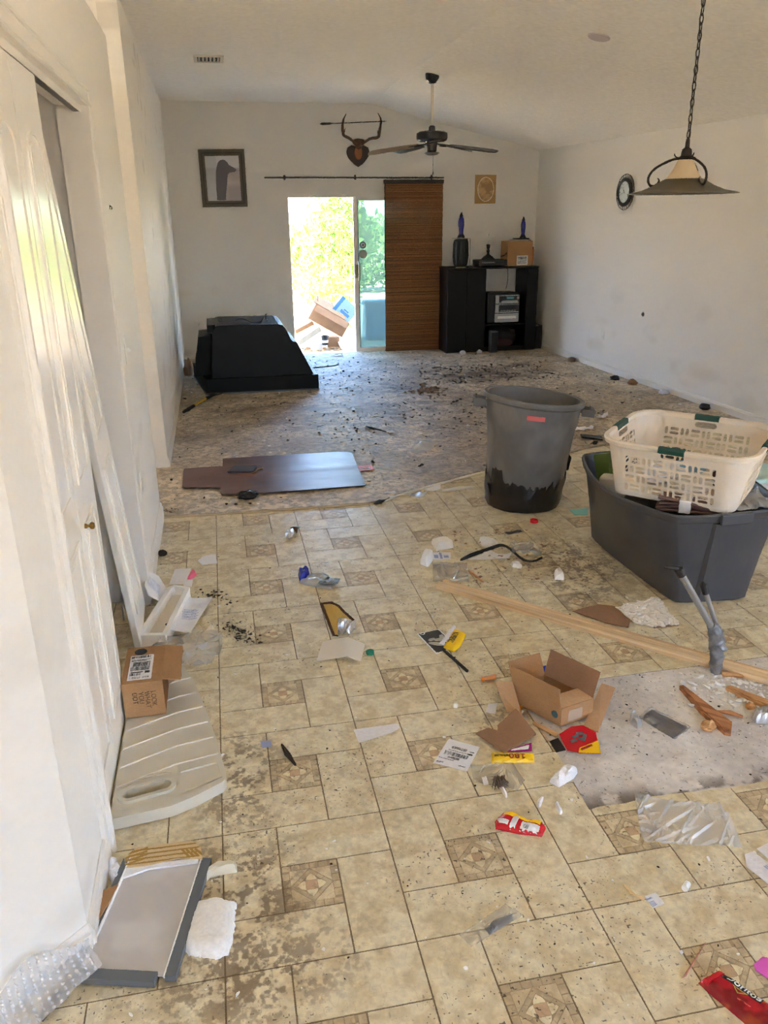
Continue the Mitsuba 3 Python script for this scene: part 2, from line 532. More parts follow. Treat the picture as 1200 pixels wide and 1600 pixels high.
FP = {
    'foil_dark': [(0.301, 4.191), (0.359, 4.191), (0.327, 4.087)],
    'foil_silver': [(0.269, 4.123), (0.304, 4.164), (0.325, 4.094), (0.286, 4.024), (0.261, 4.039)],
    'bluewrap': [(0.341, 3.547), (0.418, 3.53), (0.461, 3.445), (0.422, 3.37), (0.308, 3.444), (0.282, 3.486)],
    'bluewrap_blue': [(0.282, 3.561), (0.333, 3.618), (0.339, 3.56), (0.314, 3.498), (0.282, 3.486)],
    'gold': [(0.345, 3.151), (0.418, 3.108), (0.464, 3.017), (0.404, 3.021), (0.379, 2.912), (0.367, 2.919)],
    'gold_film': [(0.4, 3.022), (0.472, 3.005), (0.46, 2.922), (0.383, 2.912)],
    'gold_top': [(0.373, 3.166), (0.411, 3.161), (0.462, 3.108), (0.45, 3.07), (0.418, 3.11)],
    'creamboard': [(0.315, 2.89), (0.415, 2.868), (0.482, 2.821), (0.44, 2.683), (0.392, 2.71), (0.27, 2.737)],
    'greencap': [(0.477, 2.753)],
    'photo': [(0.713, 2.87), (0.812, 2.89), (0.85, 2.734), (0.749, 2.693)],
    'mm': [(0.776, 2.737), (0.876, 2.869), (0.913, 2.82), (0.863, 2.731), (0.819, 2.689)],
    'pen': [(0.784, 2.706), (0.83, 2.536)],
    'orange': [(0.871, 2.491), (0.929, 2.486), (0.913, 2.441), (0.857, 2.449)],
    'foam1': [(1.024, 3.821), (1.104, 3.849), (1.137, 3.779), (1.121, 3.723), (1.024, 3.71)],
    'cardlabel': [(0.958, 3.702), (1.092, 3.671), (1.066, 3.584), (0.986, 3.597)],
    'whiteblock': [(0.939, 3.658), (0.992, 3.646), (0.971, 3.586), (0.927, 3.516), (0.898, 3.563)],
    'plasticsq': [(0.963, 3.548), (1.135, 3.521), (1.075, 3.299), (0.907, 3.343)],
    'stick1': [(1.115, 3.42), (1.141, 3.284)],
    'foam2': [(1.285, 3.791), (1.329, 3.796), (1.369, 3.71), (1.319, 3.662), (1.278, 3.716)],
    'tag1': [(0.842, 2.317), (0.874, 2.313), (0.845, 2.252), (0.813, 2.267)],
    'foambit': [(0.713, 2.339), (0.735, 2.334), (0.726, 2.316), (0.711, 2.319)],
    'plank': [(0.904, 3.272), (0.97, 3.327), (1.912, 2.232), (1.961, 2.3)],
    'plastic2': [(1.419, 3.683), (1.541, 3.662), (1.539, 3.528), (1.518, 3.488), (1.381, 3.542)],
    'foam3': [(1.343, 3.463), (1.389, 3.463), (1.391, 3.42), (1.373, 3.396), (1.339, 3.425)],
    'foamball': [(1.508, 3.299), (1.547, 3.317), (1.548, 3.27), (1.529, 3.225), (1.487, 3.24)],
    'cable': [(1.11, 3.549), (1.218, 3.602), (1.322, 3.635), (1.352, 3.64), (1.393, 3.573), (1.522, 3.487)],
    'cablepaper': [(1.15, 3.562), (1.288, 3.62), (1.389, 3.562), (1.353, 3.515), (1.258, 3.53)],
    'box': [(1.038, 2.137), (1.167, 2.17), (0.932, 2.319)],
    'boxboard': [(1.269, 2.3), (1.308, 2.269), (1.149, 2.073), (1.111, 2.111)],
    'red': [(1.012, 2.084), (1.067, 2.111), (1.11, 2.11), (1.139, 2.071), (1.124, 2.022), (1.107, 1.966), (1.038, 1.986), (1.008, 2.006)],
    'redyellow': [(1.051, 2.008), (1.129, 2.032), (1.107, 1.966), (1.038, 1.986)],
    'blackpiece': [(0.97, 2.065), (1.006, 2.076), (1.005, 2.011), (0.969, 2.005)],
    'flat': [(0.737, 2.145), (0.789, 2.163), (0.813, 2.138), (0.823, 2.165), (0.903, 2.208), (0.933, 2.092), (0.795, 2.026)],
    'yellow': [(0.761, 2.047), (0.895, 2.013), (0.879, 1.972), (0.746, 2.001)],
    'purple': [(0.814, 2.04), (0.905, 2.061), (0.889, 2.019), (0.811, 2.031)],
    'barcode': [(0.646, 2.151), (0.733, 2.085), (0.655, 1.976), (0.563, 2.041)],
    'clearbag': [(0.675, 2.004), (0.811, 1.983), (0.818, 1.897), (0.781, 1.857), (0.661, 1.923)],
    'tuft': [(0.735, 1.891), (0.715, 1.84)],
    'crumple': [(0.89, 1.873), (0.926, 1.898), (0.975, 1.929), (0.994, 1.896), (0.969, 1.872), (0.909, 1.845)],
    'chip1': [(0.818, 1.799), (0.847, 1.815), (0.837, 1.798), (0.819, 1.772), (0.813, 1.777)],
    'chip2': [(0.868, 1.78), (0.876, 1.775), (0.876, 1.738), (0.864, 1.733), (0.862, 1.759)],
    'brownstick': [(0.953, 2.166), (1.007, 2.086)],
    'bluepkg': [(1.17, 2.641), (1.248, 2.623), (1.239, 2.592), (1.161, 2.599)],
    'junk': [(0.92, 2.278), (0.959, 2.28), (0.935, 2.242), (0.896, 2.23)],
    'junk2': [(0.89, 2.232), (0.927, 2.229), (0.918, 2.205), (0.883, 2.212)],
    'junk3': [(0.938, 2.242), (0.961, 2.258), (0.937, 2.18), (0.917, 2.169)],
    'candy': [(0.669, 1.747), (0.7, 1.769), (0.728, 1.766), (0.761, 1.727), (0.798, 1.715), (0.803, 1.69), (0.779, 1.661), (0.719, 1.684), (0.661, 1.717)],
    'sleeve': [(0.454, 1.389), (0.596, 1.455), (0.625, 1.411), (0.472, 1.35)],
    'sleeve_in': [(0.524, 1.396), (0.556, 1.42), (0.603, 1.426), (0.603, 1.413), (0.556, 1.394), (0.53, 1.382)],
    'bag': [(1.119, 1.769), (1.161, 1.743), (1.289, 1.683), (1.344, 1.675), (1.34, 1.606), (1.302, 1.5), (1.227, 1.53), (1.193, 1.53), (1.05, 1.579), (1.057, 1.616)],
    'papers': [(1.292, 1.478), (1.32, 1.485), (1.347, 1.416), (1.296, 1.347), (1.271, 1.439)],
    'papers2': [(1.334, 1.486), (1.39, 1.501), (1.352, 1.415), (1.34, 1.444)],
    'tan': [(0.915, 1.45), (0.93, 1.453), (0.936, 1.416), (0.951, 1.397), (0.945, 1.39), (0.919, 1.413)],
    'tag2': [(0.957, 1.408), (0.99, 1.413), (0.995, 1.376), (0.958, 1.368)],
    'cap': [(1.073, 1.401)],
    'stick2': [(1.031, 1.25), (0.929, 1.175)],
    'pink': [(1.104, 1.171), (1.138, 1.186), (1.159, 1.174), (1.119, 1.12), (1.099, 1.157)],
    'doritos': [(0.952, 1.156), (1.011, 1.172), (1.032, 1.148), (1.057, 1.057), (1.033, 1.024), (1.005, 1.03), (0.962, 1.126)],
    'torn1': [(1.43, 2.91), (1.574, 2.94), (1.629, 2.909), (1.638, 2.777), (1.599, 2.719), (1.543, 2.757), (1.486, 2.828)],
    'dust': [(1.632, 2.899), (1.858, 2.94), (1.838, 2.826), (1.817, 2.695), (1.696, 2.697), (1.645, 2.742)],
    'torn2': [(1.731, 2.807), (1.835, 2.836), (1.817, 2.695), (1.704, 2.696)],
    'spl1': [(1.562, 2.26), (1.579, 2.263), (1.617, 2.019), (1.577, 1.965), (1.56, 1.974), (1.55, 2.099)],
    'spl2': [(1.721, 2.213), (1.741, 2.22), (1.829, 2.088), (1.8, 2.049), (1.761, 2.114)],
    'spl3': [(1.766, 2.304), (1.913, 2.245)],
    'spl4': [(1.612, 2.096), (1.679, 2.048)],
    'chunk1': [(1.527, 2.018)],
    'chunk2': [(1.74, 2.024)],
    'chunk3': [(1.741, 2.096)],
    'sleevephoto': [(1.335, 2.124), (1.397, 2.161), (1.463, 2.037), (1.383, 1.993)],
    'foil3': [(1.309, 2.152), (1.333, 2.158), (1.317, 2.085), (1.292, 2.07), (1.283, 2.103)],
    'whitefold': [(0.341, 2.267), (0.495, 2.269), (0.498, 2.246), (0.458, 2.209), (0.346, 2.181)],
    'lchip': [(0.025, 2.273), (0.059, 2.27), (0.059, 2.238), (0.027, 2.236)],
    'twig': [(0.093, 2.234), (0.107, 2.177), (0.127, 2.12)],
    'card1': [(-0.314, 3.779), (-0.236, 3.77), (-0.258, 3.585), (-0.335, 3.603)],
    'petal': [(-0.251, 3.64), (-0.235, 3.719), (-0.218, 3.735), (-0.206, 3.679), (-0.233, 3.636)],
    'tag3': [(-0.259, 3.634), (-0.223, 3.633), (-0.228, 3.555), (-0.268, 3.564)],
    'paper1': [(-0.203, 3.859), (-0.172, 3.916), (-0.115, 3.925), (-0.106, 3.801), (-0.181, 3.801)],
    'wtray': [(-0.423, 3.087), (-0.34, 3.068), (-0.266, 3.35), (-0.276, 3.366), (-0.357, 3.387)],
    'wpaper1': [(-0.318, 3.075), (-0.266, 3.254), (-0.176, 3.227), (-0.243, 3.052)],
    'wpaper2': [(-0.457, 3.338), (-0.432, 3.408), (-0.38, 3.313), (-0.405, 3.194), (-0.418, 3.134)],
    'wrap': [(-0.418, 3.027), (-0.266, 3.051), (-0.163, 3.04), (-0.106, 2.968), (-0.118, 2.902), (-0.151, 2.849), (-0.228, 2.894)],
    'tray': [(-0.44, 1.469), (-0.255, 1.415), (-0.238, 1.42), (-0.156, 1.746), (-0.173, 1.789), (-0.349, 1.827), (-0.357, 1.782)],
    'foam': [(-0.207, 1.498), (-0.196, 1.571), (-0.176, 1.627), (-0.123, 1.631), (-0.076, 1.605), (-0.085, 1.502), (-0.099, 1.459), (-0.124, 1.451), (-0.189, 1.476)],
    'glove': [(-0.158, 1.691), (-0.15, 1.73), (-0.116, 1.753), (-0.07, 1.739), (-0.07, 1.712), (-0.111, 1.712), (-0.139, 1.709)],
    'stain1': [(-0.44, 1.469), (-0.255, 1.415), (-0.268, 1.396), (-0.443, 1.396)],
    'stain2': [(-0.128, 1.695), (-0.054, 1.709), (-0.067, 1.653), (-0.123, 1.636)],
    'cardbit': [(-0.411, 1.727), (-0.38, 1.717), (-0.408, 1.617), (-0.42, 1.626), (-0.41, 1.65)],
    'plasticbit': [(-0.417, 1.826), (-0.397, 1.822), (-0.38, 1.764), (-0.387, 1.733), (-0.402, 1.747)],
    'pen2': [(-0.47, 1.429), (-0.503, 1.371)],
    'bwall': [(-0.423, 1.563), (-0.462, 1.508), (-0.438, 1.462), (-0.483, 1.364)],
    'board': [(-0.316, 5.017), (-0.32, 5.446), (-0.054, 5.448), (-0.051, 5.641), (0.838, 5.608), (0.882, 5.559), (0.846, 4.797), (0.213, 4.797), (-0.072, 4.821), (-0.079, 4.972)],
    'wallet': [(-0.023, 5.258), (0.021, 5.377), (0.177, 5.359), (0.186, 5.259), (0.127, 5.197)],
    'blackbit': [(0.039, 4.795), (0.135, 4.81), (0.14, 4.744), (0.054, 4.712)],
    'redcard': [(0.858, 5.261), (0.969, 5.254), (0.972, 5.147), (0.858, 5.129)],
    'whitebag': [(1.339, 5.538), (1.486, 5.78), (1.538, 5.726), (1.478, 5.542), (1.38, 5.49)],
    'hammer': [(-0.386, 7.171), (-0.288, 7.441), (-0.183, 7.731), (-0.096, 7.92)],
    'dstick': [(1.123, 6.312), (1.156, 6.239), (1.255, 6.123)],
    'wflake': [(1.26, 6.121), (1.314, 6.108), (1.293, 6.042), (1.25, 6.052)],
    'threshold_items': [(0.938, 4.663), (1.012, 4.673), (1.006, 4.565), (0.952, 4.562)],
    'dk1': [(0.84, 4.525), (0.925, 4.557)],
    'strip': [(1.012, 4.59), (1.27, 4.753), (1.559, 4.96), (1.726, 4.984)],
    'strip2': [(1.311, 4.629), (1.534, 4.661)],
    'pap3': [(1.204, 4.711), (1.332, 4.739), (1.309, 4.658), (1.213, 4.641)],
    'pap4': [(1.083, 4.628), (1.209, 4.625), (1.172, 4.552), (1.088, 4.572)],
    'teal': [(1.957, 4.129), (2.072, 4.124), (2.024, 4.02), (1.947, 4.038)],
    'redcap': [(1.677, 4.007)],
    'darkcard': [(1.455, 3.865), (1.557, 3.887), (1.561, 3.859), (1.465, 3.833)],
    'whitestrip': [(2.746, 5.834), (2.954, 5.889), (2.889, 5.774), (2.732, 5.757)],
    'tissue': [(3.131, 6.212), (3.243, 6.23), (3.192, 6.106), (3.094, 6.112)],
    'blacklid': [(2.722, 5.643), (2.854, 5.55), (2.818, 5.455), (2.7, 5.573)],
    'darkrag': [(2.658, 5.437), (2.757, 5.413), (2.724, 5.364)],
    'flakes': [(1.302, 3.809), (1.348, 3.781), (1.365, 3.689), (1.295, 3.665), (1.273, 3.763)],
    'cups': [(1.283, 3.776), (1.343, 3.782), (1.37, 3.707), (1.333, 3.668), (1.295, 3.724)],
    'rightbits': [(1.703, 2.032), (1.777, 2.065), (1.797, 2.044), (1.756, 1.988), (1.699, 2.006)],
    'wb1': [(4.035, 9.139), (4.075, 8.891)],
    'b1': [(4.079, 8.844)],
    'b2': [(4.04, 7.676)],
    'b3': [(4.106, 7.414)],
    'b4': [(4.225, 6.9)],
    'b5': [(4.178, 6.24)],
    'silver': [(1.599, 4.97), (1.708, 4.991)],
    'paperdoor': [(1.856, 10.3), (1.971, 10.337)],
    'clear_tub': [(3.213, 4.15), (3.488, 4.213)],
    'conc_left': [(0.97, 2.065)],
}

# ------------------------------------------------------------------ the room
BACK, LEFT, RIDGE_X, CEIL = 10.23, -0.43, 1.92, 2.896
SLOPE = 0.226


def ceil_z(x):
    return CEIL - max(0.0, x - RIDGE_X) * SLOPE


def struct(name, mesh, m, smooth=False):
    return obj(name, mesh, m, kind='structure', smooth=smooth)


def wall_run(p0, p1, h, t, holes=()):
    """A wall along p0-p1 (floor points), its room face on that line, t thick to the left of the direction; holes (s0, s1, z0, z1)."""
    p0, p1 = np.array(p0, float), np.array(p1, float)
    L = np.linalg.norm(p1 - p0)
    face = sbox(0, 0, L, h)
    for a, b, c, d in holes:
        face = face.difference(sbox(a, c, b, d))
    m = trimesh.creation.extrude_polygon(face, t, engine='earcut')
    ex = np.r_[(p1 - p0) / L, 0]
    return frame_to(m, np.r_[p0, 0], ex, np.array([0, 0, 1.0]), np.array([-ex[1], ex[0], 0]))


# ceiling: flat on the left, falling to the right wall from the ridge
xs = [-2.6, RIDGE_X, 5.2]
sec = [(x, ceil_z(x)) for x in xs] + [(x, ceil_z(x) + 0.12) for x in xs[::-1]]
m = trimesh.creation.extrude_polygon(Polygon(sec), 13.3, engine='earcut')
struct('ceiling', frame_to(m, np.array([0, -2.7, 0]), np.array([1.0, 0, 0]), np.array([0, 0, 1.0]), np.array([0, 1.0, 0])), 'ceiling_paint')

DOOR_L, DOOR_R, DOOR_H = 0.917, 2.75, 1.905
struct('wall_back', wall_run((-0.56, BACK), (4.25, BACK), 3.0, 0.16, [(DOOR_L + 0.56, DOOR_R + 0.56, -0.01, DOOR_H)]), 'wall_paint')
RW0, RW1 = np.array([4.09, BACK]), np.array([4.665, -2.55])
rdir = (RW0 - RW1) / np.linalg.norm(RW0 - RW1)
RN = np.array([-rdir[1], rdir[0], 0])     # into the room
struct('wall_right', wall_run(RW0 + rdir * 0.15, RW1 - rdir * 0.15, 2.5, 0.15, [(9.75, 10.6, 0.02, 2.08)]), 'wall_paint')
struct('wall_left', wall_run((LEFT, 5.56), (LEFT - 0.015, BACK + 0.02), 3.0, 0.12), 'left_wall_paint')
struct('wall_hallway', wall_run((-2.3, 5.56), (LEFT - 0.0005, 5.56), 3.0, 0.11), 'wall_paint')
struct('wall_hallway_end', bx(-2.4, -2.3, 1.2, 5.6, 0, 3.0), 'wall_paint')
# closet block: its front in line with the left wall, 2.48 m high with a ledge on top
FX = -0.422
CY0, CY1, CH = 1.885, 3.405, 2.045
front = wall_run((FX, 1.545), (FX, 4.55), 2.478, 0.10, [(CY0 - 1.545, CY1 - 1.545, -0.01, CH)])
struct('wall_closet_front', cat_([front]), 'wall_paint')
struct('wall_closet_inside', cat_([bx(-1.25, FX - 0.1, 4.44, 4.55, 0, 2.478), bx(-1.25, FX - 0.10, 3.46, 3.56, 0, 2.4), bx(-1.3, -1.2, 1.2, 4.55, 0, 2.478),
                                   bx(-1.25, FX - 0.1, 1.55, 1.65, 0, 2.4), bx(-1.3, FX - 0.10, 1.56, 4.55, 2.40, 2.478)]), 'wall_paint')
# angled wall beside the camera and the wall behind it
struct('wall_angled', wall_run((-1.55, 0.505), (FX, 1.545), 2.95, 0.12), 'wall_paint')
struct('wall_near_left', wall_run((-1.55, -2.6), (-1.55, 0.52), 2.95, 0.12), 'wall_paint')
struct('wall_rear', wall_run((4.8, -2.5), (-1.6, -2.5), 2.95, 0.12, [(3.75, 4.35, 0.02, 2.1)]), 'wall_paint')

# floor: bare slab under everything
struct('floor', bx(-2.5, 4.9, -2.7, BACK + 0.16, -0.12, -0.004), 'concrete')

CARPET_EDGE = [(-0.425, 4.551), (0.127, 4.523), (0.819, 4.51), (0.913, 4.536), (1.017, 4.622), (1.305, 4.777), (1.728, 4.985), (2.2, 5.10), (2.631, 5.33), (3.3, 5.5), (4.285, 5.60)]
PATCH = [(0.969, 1.937), (0.964, 1.84), (0.957, 1.735), (1.0, 1.742), (1.07, 1.738), (1.166, 1.748), (1.286, 1.742), (1.424, 1.733), (1.55, 1.737), (1.8, 1.733), (2.2, 1.735),
         (2.2, 2.392), (2.03, 2.395), (1.902, 2.392), (1.74, 2.389), (1.5, 2.391), (1.302, 2.388), (1.1, 2.392), (0.972, 2.388), (0.966, 2.2), (0.972, 2.07)]
PATCH_P = Polygon(PATCH)
lay = Polygon([(-0.421, 4.55)] + CARPET_EDGE[1:] + [(4.4, 4.0), (4.6, 0), (4.64, -2.5), (-1.55, -2.5), (-1.55, 0.50), (-0.421, 1.55)]).buffer(0)
lay = lay.union(sbox(-1.2, CY0 - 0.2, -0.42, CY1 + 0.05)).difference(PATCH_P)
part('floor', 'vinyl_backing', prism(lay, -0.0035, -0.0016), 'grout')

TX0, TY0, TS, TV = -0.107, 1.400, 0.458, 0.4595
THIRD, THIRDV, JOINT = TS / 3, TV / 3, 0.0021


def tile_mesh(poly, top=0.0, r=0.0008):
    out = []
    for g in getattr(poly, 'geoms', [poly]):
        if g.is_empty or g.geom_type != 'Polygon' or g.area < 2e-5: continue
        out.append(trimesh.creation.extrude_polygon(g, 0.0024 + top, engine='earcut'))
        out[-1].apply_translation((0, 0, -0.0024))
    return cat_(out) if out else None


def seen(x, y):
    d = np.array([x, y, 0]) - EYE
    z = d @ FWD
    if z < 0.3: return False
    u, v = 600 + FOCAL * (d @ _r) / z, 800 - FOCAL * (d @ UP) / z
    return -60 < u < 1260 and 600 < v < 1680


def decor(x, y, near):
    """One inlaid square: border of little stones, a band round a diamond, four cream pieces and a tan middle."""
    cx, cy, w, h = x + THIRD / 2, y + THIRDV / 2, THIRD / 2 - JOINT, THIRDV / 2 - JOINT

    def P(pts):
        return affinity.translate(affinity.scale(Polygon(pts), w, h, origin=(0, 0)), cx, cy).intersection(lay)
    base = P([(-1, -1), (1, -1), (1, 1), (-1, 1)])
    if base.area < 1e-4: return
    k = part('floor', 'decor_tile', tile_mesh(base, -0.0009), 'mortar')
    b, g = 0.24, 0.022
    brd = []
    n = 6
    for i in range(n):
        a0, a1 = -1 + 2 * i / n + g, -1 + 2 * (i + 1) / n - g
        if i < n - 1:
            brd += [[(a0, 1 - b), (a1, 1 - b), (a1, 1), (a0, 1)], [(-a0, -1), (-a1, -1), (-a1, -1 + b), (-a0, -1 + b)],
                    [(1 - b, -a1), (1, -a1), (1, -a0), (1 - b, -a0)], [(-1, a0), (-1 + b, a0), (-1 + b, a1), (-1, a1)]]
    i_ = 1 - b - g
    band, q = [], 0.52
    R, r = i_, i_ - 0.19
    for s in range(4):
        c, sn = [(1, 0), (0, 1), (-1, 0), (0, -1)][s]
        for t0, t1 in ((0, 0.34), (0.36, 0.64), (0.66, 1.0)):
            pts = [(R * (1 - t0), R * t0), (R * (1 - t1), R * t1), (r * (1 - t1), r * t1), (r * (1 - t0), r * t0)]
            band.append([(px * c - py * sn, px * sn + py * c) for px, py in pts])
    kites, d, e = [], r - 0.025, 0.21
    for s in range(4):
        c, sn = [(1, 0), (0, 1), (-1, 0), (0, -1)][s]
        pts = [(d, 0.0), (e + 0.02 + (d - e) * 0.42, (d - e) * 0.48), (e + 0.012, e - 0.01), (e + 0.012, -e + 0.01), (e + 0.02 + (d - e) * 0.42, -(d - e) * 0.48)]
        kites.append([(px * c - py * sn, px * sn + py * c) for px, py in pts])
    tri = []
    for s in range(4):
        c, sn = [(1, 0), (0, 1), (-1, 0), (0, -1)][s]
        pts = [(i_, 0.05), (i_, i_), (0.05, i_)]
        tri.append([(px * c - py * sn, px * sn + py * c) for px, py in pts])

    def lay_pieces(name, polys, m, one):
        ms = [tile_mesh(P(p)) for p in polys]
        ms = [q_ for q_ in ms if q_ is not None]
        if not ms: return
        if one:
            part(k, name + 's', cat_(ms), m, kind='stuff')
        else:
            for q_ in ms: part(k, name, q_, m)
    lay_pieces('border_stone', brd, 'stone_brown', not near)
    lay_pieces('band_stone', band, 'stone_brown', not near)
    lay_pieces('corner_stone', tri, 'stone_beige', not near)
    lay_pieces('cream_stone', kites, 'stone_cream', False)
    lay_pieces('middle_stone', [[(-e, -e), (e, -e), (e, e), (-e, e)]], 'stone_tan', False)


rest, shown = [], 0
for bj in range(-2, 9):
    for bi in range(-2, 10):
        x0, y0 = TX0 + TS * bi, TY0 + TV * bj
        for u0, v0, u1, v1 in ((0, 1, 1, 3), (1, 2, 3, 3), (2, 0, 3, 2), (0, 0, 2, 1)):
            r = sbox(x0 + u0 * THIRD + JOINT, y0 + v0 * THIRDV + JOINT, x0 + u1 * THIRD - JOINT, y0 + v1 * THIRDV - JOINT).intersection(lay)
            m = tile_mesh(r)
            if m is None: continue
            c = r.centroid
            if seen(c.x, c.y) and shown < 295:
                part('floor', 'tile', m, 'tile')
                shown += 1
            else:
                rest.append(m)
        cx, cy = x0 + TS / 2, y0 + TV / 2
        if seen(cx, cy):
            decor(x0 + THIRD, y0 + THIRDV, cy < 2.1)
        else:
            m = tile_mesh(sbox(x0 + THIRD + JOINT, y0 + THIRDV + JOINT, x0 + 2 * THIRD - JOINT, y0 + 2 * THIRDV - JOINT).intersection(lay))
            if m is not None: rest.append(m)
part('floor', 'far_tiles', cat_(rest), 'tile', kind='stuff')

# carpet
cp = Polygon(CARPET_EDGE + [(4.082, BACK - 0.003), (-0.438, BACK - 0.003), (-0.424, 5.553), (-2.29, 5.553), (-2.29, 4.556), (-0.425, 4.556)]).buffer(0)


def carpet_h(x, y):
    p = np.stack([x, y, x * 0], -1)
    return 0.0035 * meshkit.fbm(p * 5.0, 3, 3) + 0.0015 * meshkit.noise(p * 34, 5)


key = obj('carpet', sheet(cp, -0.003, 0.011, carpet_h, 0.05), 'carpet_pile', 'soiled beige carpet covering the far part of the room up to the tiles', 'carpet', smooth=40)
CZ = 0.0132
mat('edge_tan', (176, 156, 122), 0.6)
tk = obj('threshold_strip', tube([(x, y - 0.012, 0.004) for x, y in [(-0.41, 4.551), (0.127, 4.523), (0.819, 4.51)]], 0.007, 6), 'edge_tan',
         'thin tan edging strip along the straight edge of the carpet', 'edging strip')
stp = [(0.913, 4.530), (1.017, 4.612), (1.16, 4.69), (1.305, 4.765), (1.5, 4.865), (1.728, 4.97)]
obj('tack_strip', tube([(x, y - 0.012, 0.005) for x, y in stp], [0.004, 0.010, 0.012, 0.012, 0.010, 0.008], 5), 'cream_board', 'pale curved strip along the torn diagonal edge of the carpet', 'edging strip')

# ---- baseboards and trim
def base_run(p0, p1, h=0.085, t=0.014):
    p0, p1 = np.array(p0, float), np.array(p1, float)
    L = np.linalg.norm(p1 - p0)
    ex = np.r_[(p1 - p0) / L, 0]
    prof = Polygon([(0, 0), (t, 0), (t, h * 0.72), (t * 0.6, h * 0.80), (t * 0.6, h * 0.9), (t * 0.25, h), (0, h)])
    m = trimesh.creation.extrude_polygon(prof, L, engine='earcut')
    n = np.array([ex[1], -ex[0], 0])
    return frame_to(m, np.r_[p0, -0.003], n, np.array([0, 0, 1.0]), ex)


struct('baseboard_left', base_run((LEFT, 5.56), (LEFT - 0.015, BACK)), 'trim_white')
struct('baseboard_closet', base_run((FX, 3.472), (FX, 4.55), 0.10, 0.016), 'trim_white')
struct('baseboard_near_left', base_run((FX, 1.545), (FX, 1.83), 0.085), 'trim_white')
struct('baseboard_angled', base_run((-1.55, 0.505), (FX, 1.545), 0.085), 'trim_white')
struct('baseboard_right', base_run(RW0 - rdir * 0.0, RW1, 0.085), 'trim_white')
struct('baseboard_back', cat_([base_run((LEFT, BACK), (DOOR_L - 0.01, BACK)), base_run((2.78, BACK), (4.09, BACK))]), 'trim_white')

# closet casing and track
def casing(y0, y1, z0, z1):
    m = [bx(FX, FX + 0.013, y0, y1, z0, z1)]
    return m


def vbead(y, z0, z1, r):
    return tube([(FX + 0.010, y, z0), (FX + 0.010, y, z1)], r, 12)


struct('trim_1', cat_(casing(1.825, 1.885, 0, 2.11) + [vbead(1.868, 0, 2.06, 0.016), vbead(1.833, 0, 2.10, 0.006)]), 'trim_white')
struct('trim_2', cat_(casing(3.405, 3.47, 0, 2.11) + [vbead(3.414, 0, 2.05, 0.009), vbead(3.462, 0, 2.10, 0.007)]), 'trim_white')
struct('trim_3', cat_(casing(1.825, 3.47, 2.045, 2.11) + [tube([(FX + 0.012, 1.83, z), (FX + 0.012, 3.47, z)], r, 10) for z, r in ((2.052, 0.009), (2.103, 0.007))]), 'trim_white')
struct('trim_4', cat_([bx(-0.462, -0.440, CY0, CY1, 2.024, 2.045)]), 'dark_steel')
struct('trim_6', bx(-0.4375, -0.434, CY0, CY1, 2.022, 2.045), 'trim_white')
struct('trim_5', cat_([bx(FX - 0.10, FX - 0.0, CY1 - 0.001, CY1 + 0.012, 0, 2.045)]), 'trim_white')


def leaf_mesh(w, h, t=0.026):
    """A moulded door leaf in local x (width), y (height), front face at z = 0: an arched tall panel over a lower one."""
    ms = [mv(rbox(w, h, t, 0.003, 1), w / 2, h / 2, -t / 2)]

    def ring(poly, s):
        a, b = poly, poly.buffer(-0.011)
        m = trimesh.creation.extrude_polygon(a.difference(b), s, engine='earcut')
        return m
    mx = 0.062
    up = [(mx, 0.92), (w - mx, 0.92)] + [(w / 2 + (w / 2 - mx) * math.cos(t_), 1.80 + 0.05 * math.sin(t_)) for t_ in np.linspace(0, math.pi, 13)]
    lo = [(mx, 0.13), (w - mx, 0.13), (w - mx, 0.80), (mx, 0.80)]
    for pl in (Polygon(up), Polygon(lo)):
        ms.append(ring(pl, 0.0055))
        inner = pl.buffer(-0.026)
        ms.append(trimesh.creation.extrude_polygon(inner, 0.0022, engine='earcut'))
        ms.append(trimesh.creation.extrude_polygon(pl.buffer(-0.034), 0.0042, engine='earcut'))
    return cat_(ms)


EXY, EZ, EXX = np.array([0, 1.0, 0]), np.array([0, 0, 1.0]), np.array([1.0, 0, 0])
k = struct('door_2', frame_to(leaf_mesh(0.318, 2.0), np.array([-0.432, 1.905, 0.018]), EXY, EZ, EXX), 'door_white')
k = struct('door_3', frame_to(leaf_mesh(0.318, 2.0), np.array([-0.432, 2.228, 0.018]), EXY, EZ, EXX), 'door_white')
part(k, 'knob', mv(rot(lathe([(0, 0), (0.007, 0), (0.007, 0.006), (0.004, 0.008), (0.004, 0.013), (0.009, 0.016), (0.011, 0.022), (0.008, 0.027), (0, 0.028)], 20), [0, 1, 0], 90), -0.4265, 2.265, 0.822), 'brass', 30)
# the leaf that has come off its track and leans out at the foot
ang = math.radians(11.5)
down = unit([0.083 / 2.0, math.sin(ang), -math.cos(ang)])
wid = unit(np.cross(down, np.array([-1.0, 0, 0])))
wid = wid if wid[1] > 0 else -wid
top_r = np.array([-0.497, 2.875, 2.0])
low_r = top_r + down * 1.99
org = low_r - wid * 0.30
org[2] += 0.02
k = struct('door_4', frame_to(leaf_mesh(0.30, 1.96), org, wid, -down, unit(np.cross(wid, -down))), 'door_white')
part(k, 'hinge', cat_([mv(rot(bx(-0.003, 0.003, -0.008, 0.008, -0.035, 0.035), [1, 0, 0], 11), -0.445, 2.845 - 0.19 * (z - 0.25), z) for z in (0.25,)]), 'steel')

